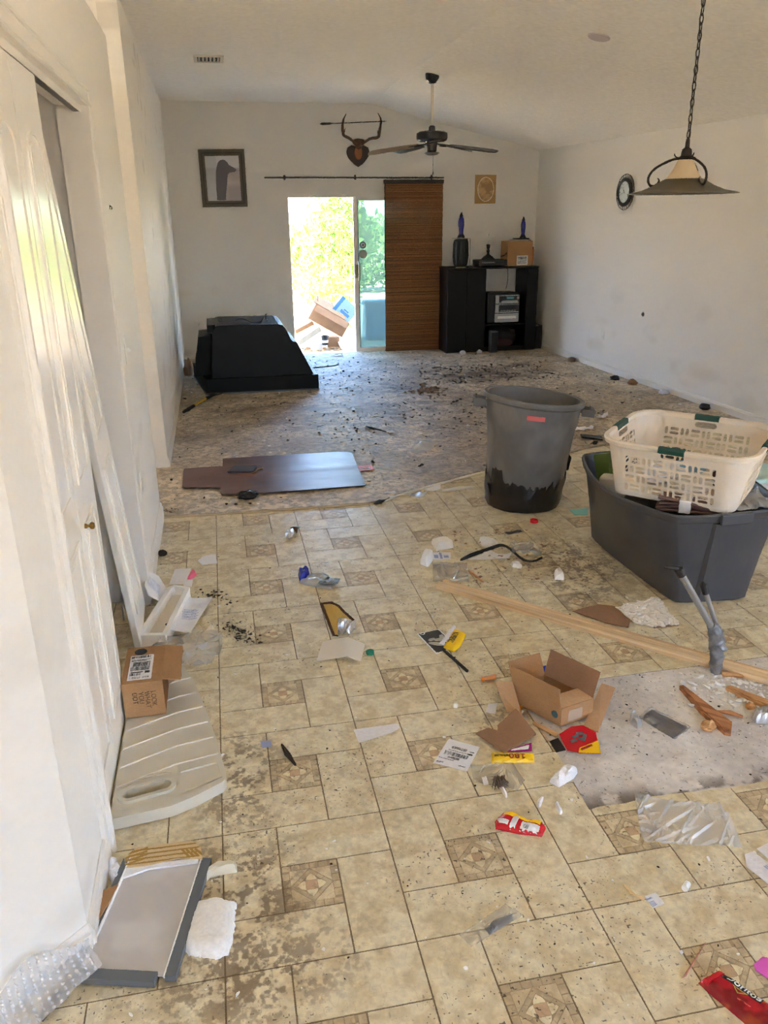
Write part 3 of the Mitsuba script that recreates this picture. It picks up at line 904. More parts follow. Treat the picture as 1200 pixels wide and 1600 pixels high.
# ---- patio door
FRAME = 'gloss_white'
k = struct('door_1', cat_([bx(DOOR_L - 0.005, DOOR_L + 0.012, BACK - 0.01, BACK + 0.15, 0, DOOR_H), bx(DOOR_R - 0.03, DOOR_R, BACK - 0.005, BACK + 0.15, 0, DOOR_H),
                           bx(DOOR_L, DOOR_R, BACK - 0.006, BACK + 0.15, DOOR_H - 0.028, DOOR_H + 0.012), bx(DOOR_L, DOOR_R, BACK + 0.0, BACK + 0.15, -0.02, 0.012)]), FRAME)
for a, b, yy in ((1.722, 2.745, BACK + 0.035), (1.74, 2.745, BACK + 0.09)):
    s = part(k, 'sash', cat_([bx(a, a + 0.058, yy, yy + 0.035, 0.012, 1.877), bx(b - 0.058, b, yy, yy + 0.035, 0.012, 1.877), bx(a, b, yy, yy + 0.035, 1.84, 1.877), bx(a, b, yy, yy + 0.035, 0.012, 0.06)]), FRAME)
    put(key_of(s + '__pane'), tm([(a + 0.05, yy + 0.018, 0.05), (b - 0.05, yy + 0.018, 0.05), (b - 0.05, yy + 0.018, 1.85), (a + 0.05, yy + 0.018, 1.85)], [(0, 1, 2), (0, 2, 3)]), 'pane_glass')
hp = [(1.768, BACK + 0.03, 1.13), (1.775, BACK - 0.02, 1.10), (1.776, BACK - 0.03, 1.02), (1.775, BACK - 0.02, 0.92), (1.768, BACK + 0.03, 0.89)]
mat('handle_olive', (120, 116, 84), 0.35)
part(k, 'handle', cat_([tube(spline(hp, 16), 0.011, 10), bx(1.735, 1.772, BACK + 0.026, BACK + 0.036, 0.93, 1.09)]), 'handle_olive', True)
mat('sticker_blue', (110, 120, 150), 0.6)
mat('sticker_grey', (168, 166, 160), 0.6)
for zz, r, m_ in ((1.322, 0.042, 'sticker_blue'), (1.215, 0.052, 'sticker_grey')):
    d = trimesh.creation.cylinder(r, 0.002, sections=32)
    part(k, 'sticker', mv(rot(d, [1, 0, 0], 90), 1.838, BACK + 0.048, zz), m_, label='round sticker on the glass')
put(key_of(k + '__sticker__mark'), mv(rot(trimesh.creation.annulus(0.016, 0.024, 0.001, sections=24), [1, 0, 0], 90), 1.838, BACK + 0.0455, 1.322), 'white')
mat('black_seal', (30, 32, 30), 0.6)
part(k, 'weather_strip', bx(1.776, 1.781, BACK + 0.03, BACK + 0.055, 0.06, 1.85), 'black_seal')

# ---- outside
mat('patio', card_tex((176, 166, 146), (156, 144, 122)), 0.9)
struct('ground', bx(-14, 18, BACK + 0.151, 34, -0.2, -0.035), 'patio')
mat('leaf_green', (116, 156, 62), 0.5)
for nm_, c in (('leaf_a', (120, 146, 74)), ('leaf_b', (134, 158, 88)), ('leaf_c', (92, 124, 66))):
    scene['bsdf_' + nm_] = {'type': 'principledthin', 'base_color': {'type': 'rgb', 'value': lin(c)}, 'roughness': 0.5, 'diff_trans': 0.9}
mat('bark', (120, 98, 76), 0.8)


def bush(c, rx, ry, h, n, seed, size, m, label):
    g = np.random.default_rng(seed)
    t = thing('shrub', label, 'shrub', None)
    ms = []
    for i in range(7):
        a = g.uniform(0, 6.28)
        top = np.array([c[0] + 0.7 * rx * math.cos(a), c[1] + 0.7 * ry * math.sin(a), h * g.uniform(0.6, 0.95)])
        mid = (np.array([c[0], c[1], 0]) + top) / 2 + g.normal(0, 0.06, 3)
        ms.append(tube(spline([(c[0] + 0.05 * math.cos(a), c[1] + 0.05 * math.sin(a), -0.04), mid, top], 8), np.linspace(0.018, 0.005, 8), 5))
    part(t, 'stem', cat_(ms), 'bark')
    p = g.normal(0, 1, (n, 3))
    p /= np.linalg.norm(p, axis=1, keepdims=True)
    p *= g.uniform(0.35, 1.0, (n, 1)) ** 0.6
    clump = 0.75 + 0.5 * meshkit.fbm(p * 2.5 + seed, 2, seed)
    p = p * clump[:, None] * np.array([rx, ry, h / 2]) + np.array([c[0], c[1], h * 0.52])
    p = p[p[:, 2] > 0.03]
    n = len(p)
    d = g.normal(0, 1, (n, 3)); d /= np.linalg.norm(d, axis=1, keepdims=True)
    s = np.cross(d, g.normal(0, 1, (n, 3))); s /= np.linalg.norm(s, axis=1, keepdims=True)
    L = size * g.uniform(0.6, 1.3, (n, 1))
    v = np.stack([p, p + d * L * 0.5 + s * L * 0.22, p + d * L, p + d * L * 0.5 - s * L * 0.22], 1).reshape(-1, 3)
    i4 = np.arange(n)[:, None] * 4
    f = np.vstack([i4 + [0, 1, 2], i4 + [0, 2, 3]])
    part(t, 'leaves', tm(v, f), m, kind='stuff')


bush((1.75, 12.9), 0.5, 0.4, 1.0, 700, 1, 0.11, 'leaf_a', 'small yellow-green shrub just outside the open patio door')
bush((2.35, 15.6), 0.7, 0.5, 2.5, 2300, 2, 0.14, 'leaf_a', 'tall leafy shrub seen through the right half of the open door')
bush((1.2, 17.0), 0.5, 0.5, 1.35, 700, 3, 0.13, 'leaf_b', 'pale shrub seen through the left half of the open door')
bush((3.75, 13.1), 0.75, 0.6, 2.7, 4200, 4, 0.14, 'leaf_c', 'dense green shrub behind the glass of the patio door')
bush((6.4, 15.0), 1.3, 1.0, 3.2, 4200, 5, 0.18, 'leaf_c', 'large green shrub far to the right behind the patio glass')
bush((-0.7, 16.0), 1.2, 0.8, 2.0, 1500, 6, 0.18, 'leaf_b', 'large pale shrub farthest to the left in the yard')
bush((3.2, 19.5), 2.6, 0.8, 1.7, 3600, 8, 0.2, 'leaf_b', 'wide pale hedge at the back of the yard')
mat('pool_blue', (120, 140, 172), 0.6)
pb = thing('utility_box', 'low blue-grey panelled box outside behind the patio glass', 'utility box')
part(pb, 'body', mv(rbox(0.95, 0.5, 0.52, 0.02), 2.55, 11.75, 0.225), 'pool_blue', 30)
part(pb, 'lid', mv(rbox(1.0, 0.55, 0.05, 0.015), 2.55, 11.75, 0.50), 'pool_blue', 30)
part(pb, 'panel_trim', cat_([bx(2.12, 2.98, 11.485, 11.5, z, z + 0.02) for z in (0.03, 0.38)] + [bx(x, x + 0.02, 11.485, 11.5, 0.03, 0.4) for x in (2.12, 2.54, 2.96)]), 'pool_blue')


def tilted_box(name, c, size, ry, rz, m, label, cat, open_top=False, flap=None, rx=0):
    """A carton rotated about its centre."""
    t = thing(name, label, cat)
    sx, sy, sz = size
    M = trimesh.transformations
    X = M.concatenate_matrices(M.translation_matrix(c), M.rotation_matrix(math.radians(rz), [0, 0, 1]), M.rotation_matrix(math.radians(ry), [0, 1, 0]), M.rotation_matrix(math.radians(rx), [1, 0, 0]))
    w = 0.004
    if open_top:
        b = [bx(-sx / 2, sx / 2, -sy / 2, sy / 2, -sz / 2, -sz / 2 + w), bx(-sx / 2, -sx / 2 + w, -sy / 2, sy / 2, -sz / 2, sz / 2), bx(sx / 2 - w, sx / 2, -sy / 2, sy / 2, -sz / 2, sz / 2),
             bx(-sx / 2, sx / 2, -sy / 2, -sy / 2 + w, -sz / 2, sz / 2), bx(-sx / 2, sx / 2, sy / 2 - w, sy / 2, -sz / 2, sz / 2)]
        body = cat_(b)
    else:
        body = rbox(sx, sy, sz, 0.004, 1)
    body.apply_transform(X)
    part(t, 'body', body, m)
    if flap:
        for f in flap:
            f = f.copy(); f.apply_transform(X)
            part(t, 'flap', f, m)
    return t, X


fl1 = rot(bx(-0.26, 0.24, 0.0, 0.16, 0, 0.004), [1, 0, 0], 35, (0, 0, 0)); fl1.apply_translation((0, 0.16, 0.11))
fl2 = rot(bx(-0.25, 0.25, -0.1, 0.0, 0, 0.004), [1, 0, 0], 60, (0, 0, 0)); fl2.apply_translation((0, -0.16, 0.11))
tilted_box('cardboard_box', (1.47, 11.1, 0.33), (0.53, 0.32, 0.22), 31, 0, 'cardboard_brown', 'large open cardboard box tilted on the junk pile outside the door', 'cardboard box', True, [fl1, fl2])
mat('outdoor_card', card_tex((180, 168, 148), (164, 150, 128)), 0.8)
mat('box_blue', (64, 112, 156), 0.5)
mat('box_pale_blue', (128, 160, 182), 0.5)
t, X = tilted_box('printed_box', (1.76, 11.42, 0.43), (0.30, 0.2, 0.24), 42, 0, 'box_pale_blue', 'blue and white carton leaning at the top right of the junk pile outside', 'carton')
m = bx(-0.151, -0.10, -0.101, 0.101, -0.121, 0.121); m.apply_transform(X); part(t, 'printed_end', m, 'box_blue')
m = cat_([bx(-0.05, 0.10, -0.1015, -0.1, -0.07, -0.03), bx(-0.02, 0.06, -0.1015, -0.1, -0.02, 0.0)]); m.apply_transform(X); part(t, 'print', m, 'box_blue')
tilted_box('flat_carton', (1.16, 10.9, 0.16), (0.36, 0.22, 0.07), -28, 12, 'outdoor_card', 'long pale carton lying at the lower left of the junk pile outside', 'carton')
tilted_box('flat_carton', (1.05, 11.45, 0.33), (0.34, 0.3, 0.05), -14, -8, 'outdoor_card', 'thin pale carton higher at the left of the junk pile outside', 'carton')
tilted_box('flat_carton', (1.14, 11.2, 0.235), (0.28, 0.22, 0.055), -24, 5, 'cardboard_brown', 'tan carton wedged between two pale ones in the junk pile outside', 'carton')
tilted_box('small_carton', (1.50, 10.80, 0.075), (0.16, 0.14, 0.13), 0, -6, 'cardboard_brown', 'small tan carton in front of the big box on the junk pile', 'carton')
tilted_box('white_carton', (1.70, 10.60, 0.08), (0.26, 0.26, 0.10), -22, 8, 'white', 'white carton against the door frame on the junk pile outside', 'carton')
t = thing('flower_pot', 'small black plant pot with a white band on the junk pile outside', 'plant pot')
part(t, 'pot', lathe([(0, 0), (0.035, 0), (0.048, 0.10), (0.053, 0.10), (0.053, 0.12), (0.045, 0.12), (0.04, 0.02), (0, 0.02)], 24, (1.37, 10.68, 0.05)), 'black', 30)
part(t, 'band', lathe([(0.0395, 0.03), (0.043, 0.03), (0.0475, 0.065), (0.044, 0.065), (0.0395, 0.03)], 24, (1.37, 10.68, 0.05)), 'white', 30)
tilted_box('crate', (1.26, 10.72, 0.02), (0.12, 0.12, 0.1), 0, 20, 'white', 'small white box beside the black pot on the junk pile', 'carton')
g = np.random.default_rng(4)
for s_, (a, b) in enumerate((((1.03, 11.3, 0.55), (1.30, 11.2, 0.80)), ((1.38, 11.3, 0.5), (1.32, 11.35, 0.76)))):
    obj('twig', tube([a, (np.array(a) + b) / 2 + [0.02, 0, 0.02], b], 0.006, 5), 'bark', ['long twig', 'short twig'][s_] + ' sticking up behind the open box outside the door', 'twig')
obj('outdoor_litter', lumps(np.c_[g.uniform(0.95, 1.75, 160), g.uniform(10.42, 11.0, 160), np.full(160, -0.035)], g.uniform(0.01, 0.04, 160), 5), 'cardboard_pale',
    'scraps of tan litter at the foot of the junk pile outside', 'litter', kind='stuff')

# ------------------------------------------------------------------ ceiling and walls: fixed things
EX, EYv, EZv = np.array([1.0, 0, 0]), np.array([0, 1.0, 0]), np.array([0, 0, 1.0])
BACK_N = np.array([0, -1.0, 0])


def on_back(mesh, x, z, off=0.0):
    """local x -> room x, local y -> up, local z -> out of the back wall"""
    return frame_to(mesh, np.array([x, BACK - off, z]), EX, EZv, BACK_N)


def on_right(mesh, y, z, off=0.0):
    """local x -> towards the camera, y -> up, z -> out of the right wall"""
    s = (BACK - y) / (RW0[1] - RW1[1])
    p = RW0 + (RW1 - RW0) * s
    n = np.array([-RN[0], -RN[1], 0]) if RN[0] > 0 else RN
    return frame_to(mesh, np.r_[p, z] + n * off, -np.r_[rdir, 0], EZv, n)


def on_left(mesh, y, z, x=FX):
    return frame_to(mesh, np.array([x, y, z]), EYv, EZv, EX)


# ceiling vent
mat('vent_white', (205, 198, 184), 0.5)
mat('vent_dark', (26, 24, 20), 0.8)
t = thing('ceiling_vent', 'small louvred air vent in the flat part of the ceiling', 'vent')
vx0, vx1, vy0, vy1 = -0.03, 0.215, 7.47, 7.76
part(t, 'backing', bx(vx0 + 0.01, vx1 - 0.01, vy0 + 0.01, vy1 - 0.01, CEIL - 0.004, CEIL - 0.0005), 'vent_dark')
part(t, 'frame', cat_([bx(vx0, vx1, vy0, vy0 + 0.03, CEIL - 0.012, CEIL), bx(vx0, vx1, vy1 - 0.03, vy1, CEIL - 0.012, CEIL), bx(vx0, vx0 + 0.03, vy0, vy1, CEIL - 0.012, CEIL), bx(vx1 - 0.03, vx1, vy0, vy1, CEIL - 0.012, CEIL)]), 'vent_white')
for i in range(6):
    x = vx0 + 0.045 + i * (vx1 - vx0 - 0.09) / 5
    part(t, 'louver', mv(rot(bx(-0.009, 0.009, vy0 + 0.03, vy1 - 0.03, -0.001, 0.001), [0, 1, 0], 35), x, 0, CEIL - 0.009), 'vent_white')
# ceiling plate
sl = unit([1, 0, -SLOPE]); sn = unit([-SLOPE, 0, -1])
d = lathe([(0, 0), (0.075, 0), (0.075, 0.006), (0.068, 0.011), (0, 0.012)], 36)
mat('plate_mauve', (196, 186, 184), 0.35)
obj('ceiling_plate', frame_to(d, np.array([2.596, 5.564, ceil_z(2.596) - 0.0005]), sl, EYv, np.cross(sl, EYv) * -1), 'plate_mauve', 'small round blank cover plate on the sloping ceiling', 'cover plate', smooth=30)

# ceiling fan
fx, fy = 2.092, 7.92
fc = ceil_z(fx)
mat('fan_black', (24, 22, 21), 0.3)
mat('rod_white', (214, 206, 192), 0.4)
mat('blade_pale', (150, 128, 106), 0.4)
mat('blade_dark', (30, 25, 22), 0.35)
t = thing('ceiling_fan', 'black ceiling fan on a white downrod with drooping blades', 'ceiling fan')
can = lathe([(0, 0), (0.066, 0), (0.066, -0.015), (0.045, -0.06), (0.02, -0.075), (0, -0.075)], 32)
part(t, 'canopy', frame_to(can, np.array([fx, fy, fc + 0.004]), sl, EYv, -np.array(np.cross(sl, EYv)) if np.cross(sl, EYv)[2] < 0 else np.cross(sl, EYv)), 'fan_black', 30)
part(t, 'downrod', tube([(fx, fy, fc - 0.05), (fx, fy, 2.40)], 0.0145, 14), 'rod_white', 40)
part(t, 'coupling', lathe([(0, 2.385), (0.03, 2.385), (0.03, 2.43), (0.02, 2.44), (0, 2.44)], 24, (fx, fy, 0)), 'fan_black', 30)
part(t, 'motor_housing', lathe([(0, 2.305), (0.12, 2.305), (0.142, 2.318), (0.147, 2.345), (0.144, 2.375), (0.12, 2.388), (0.04, 2.392), (0, 2.392)], 48, (fx, fy, 0)), 'fan_black', 30)
part(t, 'switch_housing', lathe([(0, 2.21), (0.03, 2.213), (0.045, 2.225), (0.05, 2.29), (0.062, 2.305), (0, 2.305)], 32, (fx, fy, 0)), 'fan_black', 30)
mat('glass_smoke', (110, 104, 96), 0.15)
part(t, 'light_cap', lathe([(0, 2.185), (0.05, 2.19), (0.072, 2.205), (0.06, 2.213), (0, 2.213)], 32, (fx, fy, 0)), 'glass_smoke', 30)
for i, a in enumerate((188, 256, 328, 40, 112)):
    bl = Polygon([(0.17, -0.045), (0.30, -0.062), (0.55, -0.07), (0.61, -0.062), (0.635, -0.03), (0.635, 0.03), (0.61, 0.062), (0.55, 0.07), (0.30, 0.062), (0.17, 0.045)])
    m = rot(prism(bl, -0.004, 0.004), [1, 0, 0], 13)
    m = rot(m, [0, 1, 0], 8.5 if i in (0, 2) else 3)
    m = mv(rot(m, [0, 0, 1], a), fx, fy, 2.29)
    br = cat_([bx(0.05, 0.20, -0.018, 0.018, -0.004, 0.004), bx(0.17, 0.24, -0.035, 0.035, -0.009, -0.003)])
    br = mv(rot(rot(br, [0, 1, 0], 8.5 if i in (0, 2) else 3), [0, 0, 1], a), fx, fy, 2.292)
    b = part(t, 'blade', m, 'blade_pale' if i == 0 else 'blade_dark', label='paler blade' if i == 0 else None)
    put(key_of(b + '__blade_bracket'), br, 'fan_black')
part(t, 'pull_chain', cat_([tube([(fx, fy - 0.05, 2.25), (fx, fy - 0.05, 2.03)], 0.0016, 5), lathe([(0, 2.015), (0.006, 2.02), (0.005, 2.04), (0, 2.042)], 10, (fx, fy - 0.05, 0))]), 'bronze_iron')

# framed picture
mat('frame_olive', (74, 66, 44), 0.45)
mat('frame_inner', (40, 34, 24), 0.4)


def photo_tex(p, n, uv):
    z = (p.z - 1.85) / 0.48
    x = (p.x + 0.005) / 0.375
    f = fbm(p.x * 12, p.y, p.z * 12)
    base = mix(lin((176, 168, 168)), lin((150, 140, 138)), smoothstep(0.2, 0.8, z + 0.5 * (f - 0.5)))
    sky_ = smoothstep(0.70, 0.76, z)
    base = mix(base, lin((196, 194, 196)), sky_)
    left = smoothstep(0.36, 0.30, x)
    base = mix(base, lin((172, 176, 176)), 0.7 * left)  # grey overlay on the left paints in a reflection over the print
    grass = smoothstep(0.45, 0.25, z) * smoothstep(0.4, 0.7, x)
    return mix(base, lin((126, 112, 106)), 0.6 * grass)


mat('photo_print', mikit.proc(photo_tex), 0.25)
mat('dog_grey', (84, 80, 86), 0.4)
t = thing('framed_picture', 'olive wood framed picture of a dark dog in profile on the back wall', 'framed picture')
Q4 = [(-0.077, 2.394), (0.447, 2.403), (0.447, 1.778), (-0.075, 1.776)]
fr = Polygon(Q4).difference(Polygon(Q4).buffer(-0.068, join_style=2))
lo = Polygon(Q4).difference(Polygon(Q4).buffer(-0.02, join_style=2))
mi_ = Polygon(Q4).buffer(-0.030, join_style=2).difference(Polygon(Q4).buffer(-0.046, join_style=2))
sk = [on_back(mv(trimesh.creation.extrude_polygon(g_, h_, engine='earcut'), 0, 0, 0.003), 0, 0) for g_, h_ in ((fr, 0.022), (lo, 0.03))]
part(t, 'frame', cat_(sk), 'frame_olive')
part(t, 'frame_lip', on_back(mv(trimesh.creation.extrude_polygon(mi_, 0.026, engine='earcut'), 0, 0, 0.003), 0, 0), 'frame_inner')
part(t, 'print', on_back(mv(trimesh.creation.extrude_polygon(Polygon(Q4).buffer(-0.06, join_style=2), 0.006, engine='earcut'), 0, 0, 0.004), 0, 0), 'photo_print')
dog = [(0.10, 1.852), (0.098, 1.95), (0.10, 2.06), (0.108, 2.17), (0.135, 2.255), (0.165, 2.285), (0.21, 2.29), (0.245, 2.265), (0.262, 2.235), (0.305, 2.212), (0.340, 2.192), (0.342, 2.172), (0.315, 2.158), (0.265, 2.152), (0.240, 2.13), (0.232, 2.06), (0.218, 1.98), (0.205, 1.91), (0.20, 1.852)]
part(t, 'dog_silhouette', on_back(mv(trimesh.creation.extrude_polygon(Polygon(dog), 0.0006, engine='earcut'), 0, 0, 0.0103), 0, 0), 'dog_grey')
# oval picture
mat('mat_gold', (172, 136, 82), 0.55)
mat('oval_tan', mikit.proc(lambda p, n, uv: mix(lin((196, 164, 112)), lin((166, 130, 80)), smoothstep(0.35, 0.65, fbm(p.x * 14, 1.0, p.z * 14)))), 0.5)
t = thing('oval_picture', 'small square tan picture with an oval centre on the back wall above the cabinet', 'picture')
part(t, 'panel', on_back(bx(3.26, 3.53, 1.79, 2.123, 0.002, 0.014), 0, 0), 'mat_gold')
el = affinity.scale(Point(0, 0).buffer(1, 40), 0.098, 0.135)
part(t, 'oval', on_back(mv(trimesh.creation.extrude_polygon(el, 0.003, engine='earcut'), 3.397, 1.955, 0.014), 0, 0), 'oval_tan')
part(t, 'oval_rim', on_back(mv(trimesh.creation.extrude_polygon(el.buffer(0.008).difference(el), 0.005, engine='earcut'), 3.397, 1.955, 0.014), 0, 0), 'cream_board')

# antler mount and the arrow laid across it
mat('shield_dark', (52, 40, 30), 0.45)
mat('skull_patch', (150, 92, 48), 0.5)
mat('antler', (86, 62, 44), 0.5)
t = thing('antler_mount', 'pair of deer antlers on a dark heart-shaped plaque above the patio door', 'antler mount')
half = [(0, 2.405), (0.03, 2.432), (0.075, 2.440), (0.115, 2.42), (0.132, 2.375), (0.118, 2.33), (0.085, 2.285), (0.045, 2.248), (0, 2.222)]
sh = [(1.79 + x, z) for x, z in half] + [(1.79 - x, z) for x, z in half[::-1][1:-1]]
scal = Polygon(sh).union(unary_union([Point(a).buffer(0.010) for a in np.array(Polygon(sh).exterior.segmentize(0.022).coords)]))
part(t, 'plaque', cat_([on_back(mv(trimesh.creation.extrude_polygon(scal, 0.014, engine='earcut'), 0, 0, 0.001), 0, 0), on_back(mv(trimesh.creation.extrude_polygon(Polygon(sh).buffer(-0.012), 0.022, engine='earcut'), 0, 0, 0.001), 0, 0)]), 'shield_dark')
oval = trimesh.creation.icosphere(subdivisions=3); oval.apply_scale([0.048, 0.02, 0.078])
part(t, 'skull_patch', mv(oval, 1.792, BACK - 0.028, 2.365), 'skull_patch', True)
knob = cat_([mv(trimesh.creation.icosphere(subdivisions=2, radius=r), x, BACK - 0.06, z) for x, z, r in ((1.79, 2.475, 0.045), (1.755, 2.48, 0.036), (1.83, 2.48, 0.036), (1.79, 2.44, 0.04))])
part(t, 'skull_cap', knob, 'antler', True)
for sgn, pts in ((-1, [(1.77, -0.06, 2.475), (1.735, -0.09, 2.475), (1.66, -0.12, 2.52), (1.604, -0.14, 2.545), (1.592, -0.13, 2.60), (1.60, -0.11, 2.68), (1.645, -0.10, 2.775)]),
                 (1, [(1.81, -0.06, 2.475), (1.86, -0.09, 2.478), (1.93, -0.12, 2.515), (2.012, -0.14, 2.53), (2.030, -0.13, 2.59), (2.052, -0.11, 2.68), (2.018, -0.10, 2.785)])):
    p = spline(np.array(pts) + [0, BACK, 0], 30)
    a = part(t, 'antler', tube(p, np.interp(np.linspace(0, 1, 30), [0, 0.45, 0.55, 0.8, 1], [0.014, 0.017, 0.018, 0.012, 0.004]), 10), 'antler', True)
    q = p[14]
    put(key_of(a + '__tine'), tube([q, q + [sgn * -0.012, -0.02, 0.03], q + [sgn * -0.02, -0.03, 0.065]], [0.010, 0.007, 0.002], 8), 'antler', True)
mat('arrow_dark', (40, 36, 32), 0.4)
t = thing('arrow', 'dark fletched arrow lying across the antlers on the back wall', 'arrow')
A0, A1 = np.array([1.33, BACK - 0.125, 2.662]), np.array([2.09, BACK - 0.125, 2.697])
part(t, 'shaft', tube([A0, A1], 0.0045, 8), 'arrow_dark', True)
ad = unit(A1 - A0)
part(t, 'fletching', cat_([frame_to(prism([(0.0, 0.0), (0.02, 0.017), (0.12, 0.014), (0.15, 0.0)], -0.0008, 0.0008), A0, ad, unit(np.cross(ad, v_)), unit(v_)) for v_ in (np.array([0, -0.8, 0.6]) - 0, np.array([0, 0.8, 0.6]), np.array([0, 0.1, -1.0]))]), 'arrow_dark')
part(t, 'arrowhead', tube([A1, A1 + ad * 0.03], [0.009, 0.001], 8), 'steel')

# curtain rod and bamboo blind
t = thing('curtain_rod', 'thin dark curtain rod above the patio door', 'curtain rod')
part(t, 'rod', tube([(0.66, BACK - 0.08, 2.094), (2.835, BACK - 0.08, 2.088)], 0.0085, 10), 'dark_steel', 40)
for x in (0.9, 1.75, 2.7):
    part(t, 'bracket', cat_([tube([(x, BACK - 0.002, 2.10), (x, BACK - 0.085, 2.092)], 0.006, 6), bx(x - 0.012, x + 0.012, BACK - 0.006, BACK - 0.0005, 2.07, 2.125)]), 'dark_steel')
for i in range(4):
    scene[f'bsdf_bamboo_{i}'] = {'type': 'principled', 'base_color': mikit.proc((lambda a, b: (lambda p, n, uv: mix(a, b, noise(p.x * 22, p.z * 300, 1.0))))(lin([(140, 92, 46), (122, 80, 38), (156, 106, 56), (108, 70, 34)][i]), lin([(110, 70, 32), (94, 58, 26), (124, 82, 42), (84, 52, 24)][i]))), 'roughness': 0.55}
mat('bamboo_rail', (38, 28, 20), 0.5)
t = thing('bamboo_blind', 'long brown woven bamboo panel blind hanging over the right of the patio door', 'blind')
bx0, bx1, by = 2.09, 2.83, BACK - 0.075
part(t, 'head_rail', mv(rbox(0.75, 0.035, 0.045, 0.005), 2.462, by, 2.045), 'bamboo_rail')
g = np.random.default_rng(11)
z, i = 2.02, 0
while z > 0.03 and i < 300:
    hgt = 0.0068
    m = mv(rbox(bx1 - bx0 + g.uniform(-0.006, 0.004), 0.005, hgt * 1.06, 0.0016, 0), 2.46 + g.uniform(-0.002, 0.002), by + g.uniform(-0.0012, 0.0012), z)
    part(t, 'slat', m, f'bamboo_{g.integers(4)}')
    z -= hgt; i += 1
mat('cord_tan', (110, 84, 56), 0.8)
for x in (2.2, 2.46, 2.62, 2.76):
    part(t, 'cord', tube([(x, by - 0.004, 2.03), (x, by - 0.004, 0.03)], 0.0022, 5), 'cord_tan')
part(t, 'bottom_rail', mv(rbox(0.745, 0.014, 0.03, 0.004), 2.46, by, 0.028), 'bamboo_1')
part(t, 'wand', tube([(2.10, by - 0.018, 2.02), (2.085, by - 0.02, 1.05)], 0.004, 6), 'black')

# clock on the right wall
t = thing('wall_clock', 'round clock with a wire scroll rim on the right wall behind the pendant lamp', 'clock')
cy_, cz_ = 8.05, 1.858
mat('clock_face', (206, 216, 214), 0.4)
part(t, 'face', on_right(mv(trimesh.creation.cylinder(0.105, 0.008, sections=40), 0, 0, 0.028), cy_, cz_), 'clock_face')
part(t, 'bezel', on_right(lathe([(0.098, 0.02), (0.135, 0.02), (0.138, 0.035), (0.12, 0.046), (0.102, 0.038), (0.098, 0.02)], 48), cy_, cz_), 'black', 30)
part(t, 'rim_wire', on_right(cat_([tube([(r * math.cos(a), r * math.sin(a), 0.022) for a in np.linspace(0, 2 * math.pi, 49)[:-1]], 0.0035, 6, True) for r in (0.17,)] +
     [tube([(0.135 * math.cos(a), 0.135 * math.sin(a), 0.022), (0.155 * math.cos(a + 0.12), 0.155 * math.sin(a + 0.12), 0.024), (0.17 * math.cos(a + 0.05), 0.17 * math.sin(a + 0.05), 0.022)], 0.0025, 5) for a in np.linspace(0, 2 * math.pi, 25)[:-1]]), cy_, cz_), 'bronze_iron')
part(t, 'mount', on_right(mv(trimesh.creation.cylinder(0.04, 0.024, sections=20), 0, 0, 0.012), cy_, cz_), 'black')
part(t, 'hand', on_right(rects_on([(-0.003, 0.003, -0.01, 0.055)], np.array([0, 0, 0.033]), [0.8, 0.6, 0], [-0.6, 0.8, 0], 0.001), cy_, cz_), 'black')
part(t, 'hand', on_right(rects_on([(-0.002, 0.002, -0.01, 0.08)], np.array([0, 0, 0.0345]), [-0.3, 0.95, 0], [-0.95, -0.3, 0], 0.001), cy_, cz_), 'black')
nums = []
for i in range(12):
    a = math.radians(90 - 30 * (i + 1))
    nm_ = meshkit.text_mesh(str(i + 1), 0.016, 0.001)
    c_ = nm_.bounds.mean(0)
    nums.append(mv(nm_, 0.084 * math.cos(a) - c_[0], 0.084 * math.sin(a) - c_[1], 0.0322))
part(t, 'numerals', on_right(cat_(nums), cy_, cz_), 'ink')

# outlets and other small wall fittings
mat('plate_white', (224, 220, 210), 0.35)
mat('slot_dark', (60, 56, 50), 0.7)


def outlet(name, place, label, cat, kind):
    t = thing(name, label, cat)
    part(t, 'plate', place(mv(rbox(0.072, 0.116, 0.007, 0.003), 0, 0, 0.003)), 'plate_white', 30)
    if kind == 'outlet':
        for dz in (-0.026, 0.026):
            part(t, 'socket', place(cat_([mv(rbox(0.036, 0.032, 0.004, 0.0015, 1), 0, dz, 0.0075)])), 'plate_white')
            part(t, 'slot', place(rects_on([(-0.009, -0.006, dz - 0.002, dz + 0.009), (0.006, 0.009, dz - 0.002, dz + 0.009), (-0.002, 0.002, dz - 0.012, dz - 0.007)], np.array([0, 0, 0.0095]), [1, 0, 0], [0, 1, 0], 0.0005)), 'slot_dark')
    else:
        part(t, 'toggle', place(mv(rot(rbox(0.010, 0.022, 0.018, 0.002, 1), [1, 0, 0], -25), 0, 0, 0.012)), 'plate_white')


